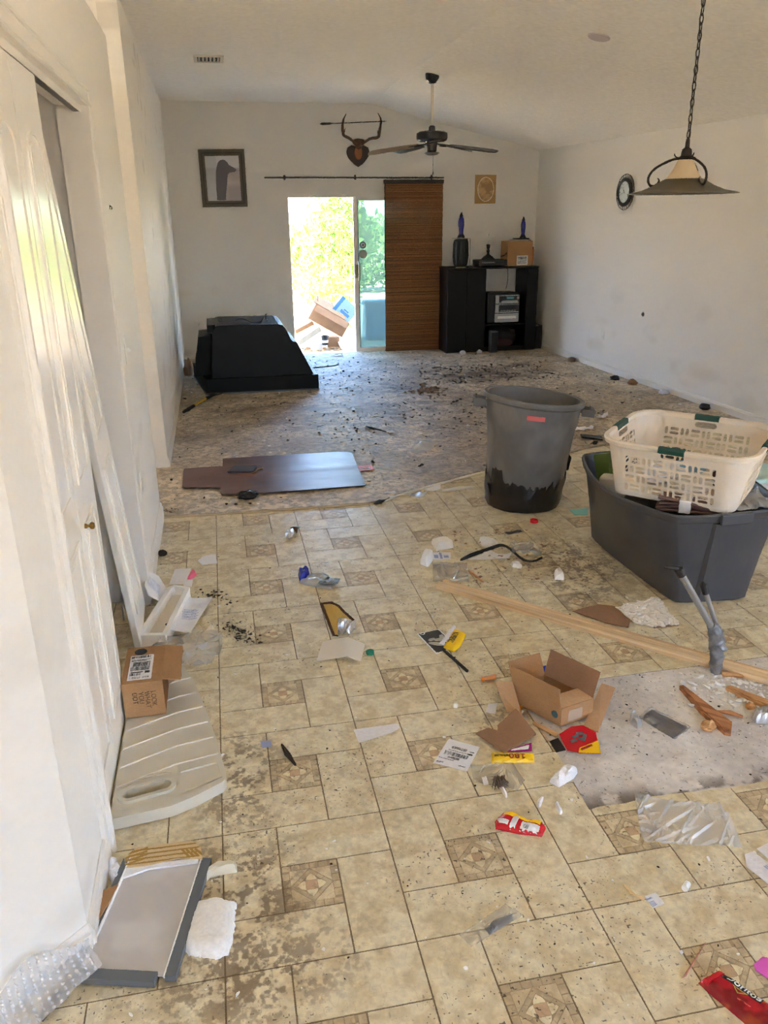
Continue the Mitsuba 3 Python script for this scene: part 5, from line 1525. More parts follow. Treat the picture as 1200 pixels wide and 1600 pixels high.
rings = [at_h(0.002, -0.012), at_h(0.012)] + [at_h(z) for z in np.linspace(0.03, 0.415, 9)] + [at_h(0.42, 0.012), at_h(0.425, 0.016), at_h(0.452, 0.018), at_h(0.46, 0.012), at_h(0.458, 0.0), at_h(0.445, -0.004)] + [at_h(z, -0.005) for z in np.linspace(0.42, 0.02, 8)]
v, f = loft(rings)
n_ = len(RB)
cb0, cb1 = len(v), len(v) + 1
v = np.vstack([v, [[*RB.mean(0), 0.002]], [[*RB.mean(0), 0.014]]])
L_ = (len(rings) - 1) * n_
f += [(cb0, (i + 1) % n_, i) for i in range(n_)] + [(cb1, L_ + i, L_ + (i + 1) % n_) for i in range(n_)]
t = thing('storage_tote', 'large dark grey storage tote full of clutter at the right of the tiles', 'storage tote')
part(t, 'body', tm(v, f), 'tote_grey', 32)
# raised corner column, rim grips
col = []
for x0_, x1_ in ((1.985, 2.175),):
    rows = []
    for z in np.linspace(0.03, 0.41, 8):
        s_ = (z / 0.455) ** 1.15
        y_ = 2.853 * (1 - s_) + 2.795 * s_
        rows += [(x0_, y_ + 0.012, z), (x0_ + 0.016, y_ - 0.010, z), (x1_ - 0.016, y_ - 0.014, z), (x1_, y_ + 0.008, z)]
    col.append(trimesh.Trimesh(np.array(rows), process=False).convex_hull)
part(t, 'column', cat_(col), 'tote_grey')
part(t, 'grip', cat_([mv(rbox(0.15, 0.018, 0.05, 0.006, 1), 2.08, 2.774, 0.435)]), 'tote_grey', 30)

# contents
mat('towel_brown', mikit.proc(lambda p, n, uv: mix(lin((122, 96, 88)), lin((96, 72, 66)), smoothstep(0.3, 0.7, noise((p.x * 0.7 + p.y * 0.75) * 6, (p.x * 0.72 - p.y * 0.69) * 2 + p.z * 110, 1.0)))), 0.9)
mat('tote_fill', (112, 104, 98), 0.9)
base = Polygon(at_h(0.33)[:, :2]).buffer(-0.03)
obj('tote_clutter', sheet(base, 0.24, 0.02, lambda x, y: 0.10 * meshkit.fbm(np.stack([x * 7, y * 7, x * 0], -1), 3, 12), 0.03), 'dark_cloth', 'dark heap of rags filling the grey tote under the basket', 'rags', kind='stuff')


def towel(c, ex, L, W, H, m, name, label, n=4):
    ex = unit(np.array([*ex, 0])); ey = np.array([-ex[1], ex[0], 0])
    t = thing(name, label, 'towel')
    ms = []
    for i in range(n):
        z = H * i / n
        b = rbox(L * (1 - 0.03 * i), W, H / n * 0.94, H / n * 0.42, 2)
        b = b.subdivide()
        vv_ = np.array(b.vertices)
        vv_[:, 2] += 0.012 * np.sin(vv_[:, 0] / L * 5 + i) + 0.006 * np.sin(vv_[:, 1] / W * 7)
        b.vertices = vv_
        ms.append(mv(b, 0.005 * (-1) ** i, 0.006 * (i % 2), z))
    for q_ in ms:
        part(t, 'fold', frame_to(q_, np.array(c), ex, ey, np.array([0, 0, 1.0])), m, 30)
    return t


e1 = unit([0.672, -0.741]); e2 = np.array([0.741, 0.672])
towel((1.955, 2.94, 0.432), (0.80, -0.60), 0.27, 0.09, 0.05, 'towel_brown', 'folded_towel', 'folded brown ribbed towels squeezed between the basket and the tote rim')
t = thing('towel_band', 'white paper band across the folded brown towels in the tote', 'paper band')
part(t, 'band', frame_to(rbox(0.05, 0.096, 0.060, 0.006, 1), np.array([1.945, 2.948, 0.452]), unit([0.8, -0.6, 0]), unit([0.6, 0.8, 0]), EZv), 'paper')
mat('cream_plastic', (214, 206, 190), 0.4)
obj('white_container', mv(rot(rbox(0.13, 0.08, 0.11, 0.02), [0, 0, 1], -40), 1.865, 3.46, 0.375), 'cream_plastic', 'cream plastic container in the far left end of the tote', 'container', smooth=30)
mat('green_box', (90, 112, 54), 0.5)
obj('green_carton', mv(rot(rot(rbox(0.06, 0.10, 0.16, 0.004, 1), [1, 0, 0], -18), [0, 0, 1], 20), 1.90, 3.61, 0.42), 'green_box', 'small green carton standing at the far left corner of the tote', 'carton')
obj('plastic_wrapping', film(Polygon([(2.10, 2.83), (2.30, 2.84), (2.38, 3.05), (2.30, 3.12), (2.18, 2.92)]), 0.435, folds([(2.10, 2.83), (2.38, 3.12), (2.1, 3.1)], 24, 15, 0.035, 0.02, 0.02), 0.01), 'milky_film', 'crumpled clear plastic at the right near corner of the tote', 'plastic wrapping', smooth=30)
mat('dark_card', (52, 46, 42), 0.6)

# laundry basket
mat('basket_white', (226, 214, 196), 0.4)
mat('grip_green', (26, 72, 62), 0.4)
BW_, BD_, BH_ = 0.525, 0.40, 0.265
BC = np.array([1.709, 3.174]) + e1 * (BW_ / 2) + e2 * (BD_ / 2)
r0 = 0.055


def rr_path(w, d, r, n=14):
    """Rounded rectangle outline, starting in the middle of the front side, anticlockwise seen from above; returns points, lengths."""
    pts = []
    for cx, cy, a0 in ((w / 2 - r, -d / 2 + r, -90), (w / 2 - r, d / 2 - r, 0), (-w / 2 + r, d / 2 - r, 90), (-w / 2 + r, -d / 2 + r, 180)):
        for a in np.linspace(a0, a0 + 90, n):
            pts.append((cx + r * math.cos(math.radians(a)), cy + r * math.sin(math.radians(a))))
    pts = np.array([(0, -d / 2)] + pts + [(0, -d / 2)])
    s = np.r_[0, np.cumsum(np.linalg.norm(np.diff(pts, axis=0), axis=1))]
    return pts, s


P0, S0 = rr_path(BW_, BD_, r0)
PER = S0[-1]


def basket_xyz(u, v, off=0.0):
    """u along the outline, v height -> local point; the wall leans outwards by 0.055 at the rim."""
    x, y = np.interp(u, S0, P0[:, 0]), np.interp(u, S0, P0[:, 1])
    du = 1e-3
    tx, ty = np.interp(u + du, S0, P0[:, 0], period=PER) - np.interp(u - du, S0, P0[:, 0], period=PER), np.interp(u + du, S0, P0[:, 1], period=PER) - np.interp(u - du, S0, P0[:, 1], period=PER)
    L = np.hypot(tx, ty) + 1e-12
    nx, ny = ty / L, -tx / L
    o = off + 0.052 * (v / BH_)
    return np.c_[x + nx * o, y + ny * o, v]


TILT = 0.075


def to_room(p):
    p = np.asarray(p)
    z = p[:, 2] + (p[:, 1] + BD_ / 2) * TILT
    q_ = np.c_[BC[0] + p[:, 0] * e1[0] + p[:, 1] * e2[0], BC[1] + p[:, 0] * e1[1] + p[:, 1] * e2[1], z + 0.452]
    return q_


strip = sbox(0, 0.012, PER, BH_ - 0.008)


def slot(u, v, w, h):
    r = min(w, h) * 0.5 - 1e-4
    return sbox(u - w / 2 + r, v - h / 2 + r, u + w / 2 - r, v + h / 2 - r).buffer(r, 6)


def slots_for(u0, width, rows, seed):
    out = []
    g = random.Random(seed)
    for r_, v in enumerate(rows):
        u = u0 - width / 2
        k_ = r_
        while u < u0 + width / 2 - 0.03:
            if k_ % 3 == 1:
                out += [slot(u + 0.022, v + 0.010, 0.042, 0.0135), slot(u + 0.022, v - 0.010, 0.042, 0.0135)]
                u += 0.052
            else:
                out.append(slot(u + 0.008, v, 0.0145, 0.034))
                u += 0.0235
            k_ += 1
    return out


W2, D2 = BW_ - 2 * r0, BD_ - 2 * r0
arc = math.pi * r0 / 2
us = [0.0, W2 / 2 + arc + D2 / 2, W2 / 2 + arc + D2 + arc + W2 / 2, W2 * 1.5 + 3 * arc + D2 * 1.5]
holes = []
for i, u0 in enumerate(us):
    wd = W2 * 0.98 if i % 2 == 0 else D2 * 0.95
    rows = (0.045, 0.09, 0.135, 0.18)
    hs = slots_for(u0, wd, rows, i)
    gripw = 0.105 if i % 2 == 0 else 0.12
    hs.append(slot(u0, BH_ - 0.042, gripw - 0.006, 0.026))
    for h_ in hs:
        holes.append(h_)
        if i == 0: holes.append(affinity.translate(h_, PER, 0))
        if i == 0: pass
strip = strip.difference(unary_union(holes))
cuts = np.unique(np.round(np.r_[S0, np.linspace(0, PER, 40)], 5))
bits_ = []
for a, b in zip(cuts[:-1], cuts[1:]):
    g_ = strip.intersection(sbox(a, -1, b, 1))
    for h_ in getattr(g_, 'geoms', [g_]):
        if h_.geom_type == 'Polygon' and h_.area > 1e-9: bits_.append(trimesh.creation.extrude_polygon(h_, 0.0026, engine='earcut'))
wall2d = cat_(bits_)
vv = np.array(wall2d.vertices)
wall = tm(to_room(basket_xyz(np.clip(vv[:, 0], 0, PER), vv[:, 1], vv[:, 2])), wall2d.faces)
t = thing('laundry_basket', 'white plastic laundry basket with dark green grips set in the grey tote', 'laundry basket')
part(t, 'wall', wall, 'basket_white', 25)
fl = trimesh.creation.extrude_polygon(Polygon(P0[:-1]).buffer(0.002), 0.012, engine='earcut').subdivide_to_size(0.08, max_iter=8)
part(t, 'bottom', tm(to_room(np.array(fl.vertices)), fl.faces), 'basket_white')
# rim: a turned-over lip
ul = np.linspace(0, PER, 140, endpoint=False)
sect = [(-0.001, BH_ - 0.022), (-0.001, BH_ - 0.004), (0.004, BH_), (0.018, BH_ - 0.001), (0.023, BH_ - 0.007), (0.021, BH_ - 0.024), (0.018, BH_ - 0.024), (0.018, BH_ - 0.009), (0.005, BH_ - 0.008), (0.003, BH_ - 0.022)]
rings = [to_room(basket_xyz(ul, np.full(len(ul), z_), o_)) for o_, z_ in sect]
v, f = loft(rings + [rings[0]])
rm = tm(v, f); rm.fix_normals()
part(t, 'rim', rm, 'basket_white', 40)
for i, u0 in enumerate(us):
    w_ = 0.11 if i % 2 == 0 else 0.13
    uu = np.linspace(u0 - w_ / 2, u0 + w_ / 2, 12) % PER
    sec_ = [(-0.003, BH_ - 0.020), (-0.004, BH_ + 0.0015), (0.004, BH_ + 0.003), (0.019, BH_ + 0.002), (0.0255, BH_ - 0.006), (0.024, BH_ - 0.024), (0.010, BH_ - 0.022)]
    rs = [to_room(basket_xyz(uu, np.full(len(uu), z_), o_)) for o_, z_ in sec_]
    V = np.stack(rs, 1).reshape(-1, 3)
    n_s = len(sec_)
    F_ = []
    for a in range(len(uu) - 1):
        for b in range(n_s):
            p, q_, r_, s_ = a * n_s + b, a * n_s + (b + 1) % n_s, (a + 1) * n_s + (b + 1) % n_s, (a + 1) * n_s + b
            F_ += [(p, q_, r_), (p, r_, s_)]
    for b in range(1, n_s - 1):
        F_ += [(0, b + 1, b), ((len(uu) - 1) * n_s, (len(uu) - 1) * n_s + b, (len(uu) - 1) * n_s + b + 1)]
    gm = tm(V, F_); gm.fix_normals()
    part(t, 'grip', gm, 'grip_green', 30)
# things seen in and through the basket
for i, (px_, py_, s_, m_, l_) in enumerate(((-0.10, 0.02, (0.10, 0.07, 0.05), 'paper', 'crumpled white paper in the left of the laundry basket'), (0.05, -0.04, (0.09, 0.06, 0.045), 'cream_plastic', 'cream cloth bundle in the middle of the laundry basket'), (0.16, 0.05, (0.05, 0.07, 0.05), 'maroon_cloth', 'maroon cloth in the right of the laundry basket'),
                                        (-0.02, 0.10, (0.08, 0.05, 0.05), 'box_pale_blue', 'pale blue cloth at the back of the laundry basket'))):
    b_ = blob((0, 0, 0), s_, 0.4, 3, 60 + i)
    p_ = to_room(np.array([[px_, py_, 0.013]]))[0]
    obj('basket_item', mv(b_, *p_), m_, l_, 'laundry', smooth=True)
# clear tub behind the tote
mat('tub_blue', (176, 214, 214), 0.3)
t = thing('clear_tub', 'pale translucent plastic tub with a bluish lid behind the tote at the right edge', 'plastic tub')
scene['bsdf_tub_plastic'] = {'type': 'blendbsdf', 'weight': 0.6, 'a': {'type': 'thindielectric', 'int_ior': 1.5}, 'b': {'type': 'twosided', 'bsdf': {'type': 'principled', 'base_color': {'type': 'rgb', 'value': [0.8, 0.82, 0.82]}, 'roughness': 0.3}}}
tub = hull([(2.70 + sx * a, 3.68 + sy * b, z) for z, a, b in ((0.002, 0.20, 0.14), (0.30, 0.23, 0.17)) for sx in (-1, 1) for sy in (-1, 1)])
part(t, 'body', tub, 'tub_plastic')
part(t, 'lid', mv(rbox(0.49, 0.37, 0.03, 0.01), 2.70, 3.68, 0.317), 'tub_blue', 30)
part(t, 'rib', cat_([bx(2.47, 2.93, 3.508 - z * 0.06, 3.513 - z * 0.06, z, z + 0.006) for z in (0.10, 0.2)]), 'white')

# ------------------------------------------------------------------ plank, taped pipe
pl0, pl1 = np.array([0.935, 3.30]), np.array([2.30, 1.83])
pd = unit(np.r_[pl1 - pl0, 0]); pn = np.array([pd[1], -pd[0], 0])
pn = pn if pn[1] > 0 else -pn
L_ = np.linalg.norm(pl1 - pl0)
psec = Polygon([(-0.042, 0), (0.042, 0), (0.042, 0.010), (0.036, 0.018), (0.020, 0.018), (0.016, 0.013), (-0.006, 0.013), (-0.010, 0.020), (-0.042, 0.022)])
m = trimesh.creation.extrude_polygon(psec, L_, engine='earcut')
obj('wood_trim_plank', frame_to(m, np.r_[pl0, 0.001], pn, EZv, pd), 'pine', 'long pale wooden trim board lying diagonally across the tiles past the bare patch', 'wooden board')
mat('duct_tape', mikit.proc(lambda p, n, uv: mix(lin((140, 142, 144)), lin((104, 106, 108)), smoothstep(0.3, 0.7, fbm(p.x * 40, p.y * 40, p.z * 30)))), 0.35, metallic=0.3)
mat('pipe_grey', (150, 150, 148), 0.35, metallic=0.5)
t = thing('taped_pipes', 'two grey pipes bound with duct tape standing up in front of the tote', 'pipe')
B0 = np.array([1.752, 2.325, 0.0])
J = np.array([1.735, 2.33, 0.165])
Tp = np.array([1.545, 2.32, 0.445])
S1 = np.array([1.685, 2.36, 0.335])
part(t, 'long_pipe', tube([J + (J - Tp) * 0.25, J, Tp], 0.0125, 14), 'pipe_grey', 40)
part(t, 'short_pipe', tube([B0 + [0.004, 0.012, 0.05], J + [0.012, 0.016, 0.02], S1], 0.0095, 14), 'pipe_grey', 40)
tp_pts = spline([B0 + [0, 0, 0.001], B0 + [-0.004, 0, 0.06], B0 + [-0.008, 0.002, 0.11], J + [0, 0, 0], J + (Tp - J) * 0.16], 26)
tap = tube(tp_pts, np.interp(np.linspace(0, 1, 26), [0, 0.3, 0.6, 0.8, 1], [0.020, 0.026, 0.028, 0.026, 0.016]), 20)
vv = np.array(tap.vertices); vv += 0.010 * (meshkit.fbm(vv * 60, 3, 4)[:, None] - 0.5) * (vv - tp_pts[np.argmin(((vv[:, None] - tp_pts[None]) ** 2).sum(-1), 1)]) / 0.012
vv[:, 2] = np.maximum(vv[:, 2], 0.0)
tap.vertices = vv
part(t, 'duct_tape', tap, 'duct_tape', 50)
tdir = unit(Tp - J)
part(t, 'cap', cat_([tube([Tp - tdir * 0.012, Tp + tdir * 0.02, Tp + tdir * 0.026], [0.0155, 0.0155, 0.008], 14), tube(spline([Tp + tdir * 0.02, Tp + tdir * 0.024 + [-0.03, 0, 0.006], Tp + tdir * 0.02 + [-0.055, 0, 0.012]], 6), [0.010, 0.009, 0.008, 0.007, 0.006, 0.003], 8), tube([Tp + tdir * 0.018, Tp + tdir * 0.03 + [0.022, 0, 0.012]], [0.006, 0.003], 8)]), 'black', 40)
sd = unit(S1 - J)
part(t, 'cap', cat_([tube([S1 - sd * 0.008, S1 + sd * 0.03], 0.0125, 14), tube([S1 + sd * 0.03, S1 + sd * 0.04], [0.010, 0.004], 10)]), 'black', 40)

# ------------------------------------------------------------------ by the closet: plastic panel, box, tray
mat('panel_beige', (206, 200, 182), 0.42)
PT = [(-0.424, 1.945), (-0.38, 1.948), (-0.33, 1.955), (-0.25, 1.965), (-0.18, 1.995), (-0.10, 2.042), (-0.09, 2.062), (-0.091, 2.10), (-0.115, 2.26), (-0.149, 2.434), (-0.175, 2.55), (-0.201, 2.666), (-0.235, 2.76), (-0.28, 2.84), (-0.35, 2.91), (-0.424, 2.93)]
panel = Polygon(PT)
hole = affinity.rotate(slot(-0.325, 2.055, 0.145, 0.040), 12)
mid = panel.difference(hole)
t = thing('ribbed_board', 'beige ribbed plastic panel with a hand hole lying under the closet door', 'plastic panel')
ms = [prism(mid.buffer(-0.006), 0.020, 0.034), prism(panel.difference(panel.buffer(-0.016)), 0.003, 0.030), prism(mid.buffer(-0.003), 0.018, 0.031), prism(LineString([(-0.42, 1.957), (-0.33, 1.966), (-0.25, 1.976), (-0.18, 2.006), (-0.105, 2.05)]).buffer(0.012).intersection(panel), 0.003, 0.042)]
part(t, 'board', cat_(ms), 'panel_beige', 30)
part(t, 'handle_rim', prism(hole.buffer(0.014, 8).difference(hole), 0.001, 0.044), 'panel_beige', 30)
for i, y in enumerate((2.17, 2.265, 2.36, 2.46, 2.56, 2.67)):
    ln = LineString([(-0.43, y - 0.085 + 0.0), (-0.25, y - 0.005), (-0.05, y + 0.035)]).buffer(0.0017).intersection(panel.buffer(-0.008))
    part(t, 'rib', prism(ln, 0.033, 0.038), 'cream_board')
wd_ = Polygon([(-0.235, 2.125), (-0.09, 2.155), (-0.10, 2.07), (-0.225, 2.02)]).intersection(panel.buffer(-0.012))
part(t, 'raised_corner', cat_([prism(wd_.difference(wd_.buffer(-0.006)), 0.033, 0.040)]), 'panel_beige', 30)
ln = LineString([(-0.40, 2.085), (-0.36, 2.115), (-0.28, 2.135), (-0.26, 2.13)]).buffer(0.003)
part(t, 'raised_line', prism(ln, 0.033, 0.037), 'panel_beige')

# small box with its flap
t = thing('small_shipping_box', 'small open brown box with a shipping label standing on the beige panel by the closet', 'cardboard box')
x0_, x1_, y0_, y1_, z0_, z1_ = -0.424, -0.288, 2.452, 2.70, 0.038, 0.172
w = 0.003
part(t, 'body', cat_([bx(x0_, x1_, y0_, y0_ + w, z0_, z1_), bx(x0_, x1_, y1_ - w, y1_, z0_, z1_), bx(x0_, x1_, y0_, y1_, z0_, z0_ + w), bx(x0_, x1_, y0_, y1_, z1_ - w, z1_), bx(x0_, x0_ + w, y0_, y1_, z0_, z1_)]), 'cardboard')
part(t, 'flap', rot(bx(x1_ - 0.001, x1_ + 0.062, y0_ + 0.01, y1_ - 0.002, z1_ - w, z1_), [0, 1, 0], 10, (x1_, 0, z1_)), 'cardboard')
fs = trimesh.creation.extrude_polygon(Polygon([(0, z0_ + 0.002), (0.05, z0_ + 0.03), (0.05, z1_ - 0.035), (0, z1_ - 0.006)]), w, engine='earcut')
part(t, 'flap', frame_to(fs, np.array([x1_ - 0.001, y1_ - 0.06, 0]), EX, EZv, -EYv), 'cardboard_brown')
lb = part(t, 'shipping_label', bx(x0_ + 0.018, x0_ + 0.098, y0_ + 0.02, y0_ + 0.185, z1_ + 0.0002, z1_ + 0.0012), 'paper')
pr = barcode(0.006, 0.072, 0.060, 0.085, 5) + barcode(0.012, 0.074, 0.088, 0.118, 6) + barcode(0.004, 0.076, 0.145, 0.16, 7, 0.0016) + [(0.004, 0.06, 0.126, 0.129), (0.004, 0.074, 0.133, 0.135), (0.008, 0.05, 0.046, 0.052), (0.056, 0.072, 0.04, 0.054)] + barcode(0.006, 0.05, 0.028, 0.042, 8, 0.0025)
put(key_of(lb + '__print'), rects_on(pr, np.array([x0_ + 0.018, y0_ + 0.02, z1_ + 0.0012]), [1, 0, 0], [0, 1, 0]), 'ink')
put(key_of(lb + '__lettering'), text_on('LT041 30A', 0.009, np.array([x0_ + 0.024, y0_ + 0.028, z1_ + 0.0012]), [1, 0, 0], [0, 1, 0]), 'ink')
part(t, 'round_mark', mv(trimesh.creation.cylinder(0.022, 0.0008, sections=24), x0_ + 0.05, y0_ + 0.212, z1_ + 0.0005), 'ink')
mat('print_brown', (74, 48, 34), 0.7)
for i, wd in enumerate(('LOOK', 'WHAT', 'YOU', 'GOT')):
    part(t, 'lettering', text_on(wd, 0.016, np.array([x0_ + 0.094 - 0.0205 * i, y0_ - 0.0002, z1_ - 0.036]), [0, 0, -1], [1, 0, 0], 0.0006, False, None), 'print_brown')

# grey tray leaning near the left corner
mat('tray_grey', mikit.proc(lambda p, n, uv: mix(lin((204, 201, 197)), lin((190, 186, 182)), smoothstep(0.35, 0.65, fbm(p.x * 9, p.y * 9, 1.0)))), 0.3)
mat('tray_rim', (96, 102, 106), 0.4)
mat('gold_wrap', (176, 140, 70), 0.35, metallic=0.3)
mat('tan_wrap', (214, 190, 146), 0.4)
trq = {'bl': np.array([-0.437, 1.462]), 'br': np.array([-0.250, 1.412]), 'tr': np.array([-0.155, 1.76]), 'tl': np.array([-0.362, 1.80])}
t = thing('grey_tray', 'shallow grey tray with a dark rim and gold striped wrapping on its far end', 'tray')
quad = Polygon([trq['bl'], trq['br'] + [0.012, 0.004], trq['tr'], trq['tl']])
part(t, 'bottom', prism(quad.buffer(-0.004), 0.010, 0.016), 'tray_grey')


def rim_bar(a, b, wdt, z0, z1):
    return prism(LineString([a, b]).buffer(wdt, cap_style=2, join_style=2), z0, z1)


part(t, 'rim', rim_bar(trq['bl'], trq['br'] + [-0.012, 0.002], 0.014, 0.006, 0.024), 'tray_rim')
part(t, 'rim', rim_bar(trq['bl'] + [-0.004, 0], trq['tl'], 0.008, 0.006, 0.026), 'tray_rim')
part(t, 'rim', rim_bar(trq['br'] + [0.02, 0.0], trq['tr'] + [0.006, 0.0], 0.013, 0.004, 0.022), 'tray_rim')
part(t, 'edge_line', cat_([rim_bar(trq['bl'] + [0.006, 0.012], trq['tl'] + [0.010, 0], 0.0015, 0.016, 0.0272), rim_bar(trq['br'] + [0.006, 0.0], trq['tr'] + [-0.008, 0], 0.0015, 0.016, 0.0235)]), 'white')
gold = Polygon([(-0.362, 1.765), (-0.30, 1.762), (-0.225, 1.772), (-0.16, 1.755), (-0.165, 1.80), (-0.19, 1.83), (-0.34, 1.835), (-0.368, 1.80)])
wr = part(t, 'gold_wrapping', sheet(gold, 0.022, 0.004, None, 0.02), 'tan_wrap', label='gold striped paper over the far end')
st_ = []
for i in range(4):
    st_.append(prism(LineString([(-0.355, 1.775 + 0.016 * i), (-0.17, 1.768 + 0.016 * i)]).buffer(0.0022).intersection(gold), 0.0262, 0.0272))
for i in range(4):
    st_.append(prism(LineString([(-0.362 + 0.0, 1.775 + 0.013 * i), (-0.31, 1.790 + 0.012 * i)]).buffer(0.003).intersection(gold), 0.0265, 0.0275))
    st_.append(prism(LineString([(-0.215 + 0.012 * i, 1.80 - 0.002 * i), (-0.195 + 0.012 * i, 1.768)]).buffer(0.003).intersection(gold), 0.0265, 0.0275))
put(key_of(wr + '__stripe'), cat_(st_), 'gold_wrap')
part(t, 'white_band', sheet([(-0.365, 1.735), (-0.30, 1.752), (-0.172, 1.748), (-0.17, 1.762), (-0.30, 1.770), (-0.366, 1.77)], 0.018, 0.006, None, 0.03), 'paper')

# open carton with raised flaps
t = thing('open_carton', 'open brown carton with raised flaps and a round blue mark beside the bare patch', 'cardboard box')
A_ = np.array([1.038, 2.137]); Bq = np.array([1.172, 2.172]); Cq = np.array([0.932, 2.319])
Dq = Bq + (Cq - A_)
w = 0.0035


def wallq(p, q_, z0, z1, lean_=(0, 0)):
    p, q_ = np.asarray(p), np.asarray(q_)
    d_ = unit(np.r_[q_ - p, 0]); n_ = np.array([d_[1], -d_[0], 0])
    l_ = np.array([*lean_, 0])
    V = [np.r_[p, z0], np.r_[q_, z0], np.r_[q_, z1] + l_, np.r_[p, z1] + l_]
    V += [a + n_ * w for a in V]
    return hull(V)


hb = 0.072
part(t, 'body', cat_([wallq(A_, Bq, 0.002, hb), wallq(Bq, Dq, 0.002, hb), wallq(Dq, Cq, 0.002, hb), wallq(Cq, A_, 0.002, hb), hull([np.r_[p_, z] for p_ in (A_, Bq, Dq, Cq) for z in (0.001, 0.004)])]), 'cardboard')
part(t, 'flap', wallq(Cq, A_, hb, hb + 0.085, (-0.015, -0.012)), 'cardboard')
part(t, 'flap', wallq(Dq, Bq, hb, hb + 0.088, (0.03, 0.02)), 'cardboard_brown')
part(t, 'flap', wallq(Cq, Dq, hb, hb + 0.075, (-0.012, 0.028)), 'cardboard')
part(t, 'flap', hull([np.r_[A_ + (Bq - A_) * 0.03, hb - 0.002], np.r_[Bq, hb - 0.002], np.r_[A_ + (Bq - A_) * 0.1, 0.078] + [-0.02, 0.06, 0.004], np.r_[Bq, 0.076] + [-0.02, 0.06, 0.004], np.r_[Bq, hb + 0.001]]), 'cardboard_pale')
part(t, 'side_flap', hull([(0.928, 2.317, 0.03), (0.928, 2.317, 0.085), (0.868, 2.335, 0.075), (0.885, 2.25, 0.012), (0.925, 2.20, 0.0), (0.93, 2.20, 0.0), (0.928, 2.317, 0.027)]), 'cardboard_pale')
dA = unit(np.r_[A_ - Cq, 0]); nA = np.array([dA[1], -dA[0], 0]); nA = nA if nA[1] < 0 else -nA
mat('mark_blue', (52, 84, 96), 0.7)
mk = trimesh.creation.cylinder(0.0135, 0.0008, sections=28)
part(t, 'round_mark', frame_to(mk, np.r_[A_, 0.040] - dA * 0.022 + nA * (w + 0.0006), dA, EZv, nA), 'mark_blue')
dB = unit(np.r_[Bq - A_, 0]); nB = np.array([dB[1], -dB[0], 0]); nB = nB if nB[1] < 0 else -nB
mat('tape_pale', (186, 164, 140), 0.3)
part(t, 'tape', frame_to(bx(0.03, 0.09, 0.012, 0.055, 0, 0.0006), np.r_[A_, 0.0] + nB * (w * 0 + 0.0042), dB, EZv, nB), 'tape_pale')

# ------------------------------------------------------------------ pendant lamp
PX, PY, PZ = 2.03, 3.40, 1.732
mat('shade_bronze', mikit.proc(lambda p, n, uv: mix(lin((96, 88, 66)), lin((78, 70, 50)), fbm(p.x * 20, p.y * 20, p.z * 20))), 0.35, metallic=0.35)
mat('glass_alabaster', mikit.proc(lambda p, n, uv: mix(lin((214, 194, 160)), lin((196, 172, 134)), fbm(p.x * 14, p.y * 14, p.z * 14))), 0.3)
t = thing('pendant_lamp', 'bronze pendant lamp with a cream glass neck hanging on a chain over the tote', 'pendant lamp')
cl = ceil_z(PX)
part(t, 'brim', lathe([(0.075, 0.052), (0.085, 0.050), (0.13, 0.025), (0.17, 0.010), (0.215, 0.001), (0.232, -0.003), (0.232, -0.0005), (0.215, 0.004), (0.17, 0.013), (0.13, 0.029), (0.085, 0.055), (0.075, 0.058), (0.075, 0.052)], 72, (PX, PY, PZ)), 'shade_bronze', 30)
part(t, 'glass_neck', lathe([(0.028, 0.138), (0.034, 0.132), (0.040, 0.115), (0.050, 0.095), (0.064, 0.072), (0.080, 0.053), (0.077, 0.052), (0.060, 0.072), (0.046, 0.096), (0.034, 0.118), (0.026, 0.134), (0.028, 0.138)], 48, (PX, PY, PZ)), 'glass_alabaster', 30)
part(t, 'cap', lathe([(0, 0.132), (0.036, 0.134), (0.040, 0.142), (0.024, 0.148), (0.020, 0.175), (0.010, 0.182), (0.008, 0.215), (0, 0.218)], 32, (PX, PY, PZ)), 'bronze_iron', 30)
lc = lathe([(0, 0.030), (0.022, 0.045), (0.030, 0.07), (0.018, 0.10), (0.012, 0.13), (0, 0.132)], 24, (PX, PY, PZ))
part(t, 'bulb', lc, 'white', 30)
for i, a in enumerate((math.radians(-84), math.radians(36), math.radians(156))):
    ca, sa = math.cos(a), math.sin(a)
    pr_ = [(0.030, 0.140), (0.055, 0.135), (0.095, 0.118), (0.135, 0.090), (0.148, 0.060), (0.138, 0.034), (0.122, 0.031)]
    p_ = spline([(PX + r * ca, PY + r * sa, PZ + z) for r, z in pr_], 24)
    am = part(t, 'arm', tube(p_, 0.0052, 8), 'bronze_iron', 40)
    put(key_of(am + '__curl'), cat_([tube(spline([(PX + r * ca, PY + r * sa, PZ + z) for r, z in ((0.122, 0.031), (0.108, 0.040), (0.102, 0.055), (0.110, 0.062))], 8), [0.005] * 5 + [0.004, 0.003, 0.002], 6),
                                     tube(spline([(PX + r * ca, PY + r * sa, PZ + z) for r, z in ((0.034, 0.143), (0.046, 0.150), (0.050, 0.158))], 6), 0.003, 6)]), 'bronze_iron', 40)
link2 = [(0.0075 * math.cos(a), 0.018 * math.sin(a)) for a in np.linspace(0, 2 * math.pi, 17)[:-1]]
z, i = PZ + 0.215, 0
while z < cl - 0.05:
    pts = [((PX + a, PY, z + 0.018 + b) if i % 2 == 0 else (PX, PY + a, z + 0.018 + b)) for a, b in link2]
    part(t, 'chain_link', tube(pts, 0.0026, 6, True), 'bronze_iron', 40)
    z += 0.0305; i += 1
part(t, 'cord', tube(spline([(PX + 0.006 * math.sin(k_ * 1.9), PY + 0.006 * math.cos(k_ * 1.9), PZ + 0.21 + k_ * (cl - PZ - 0.25) / 12) for k_ in range(13)], 60), 0.0022, 5), 'bronze_iron')
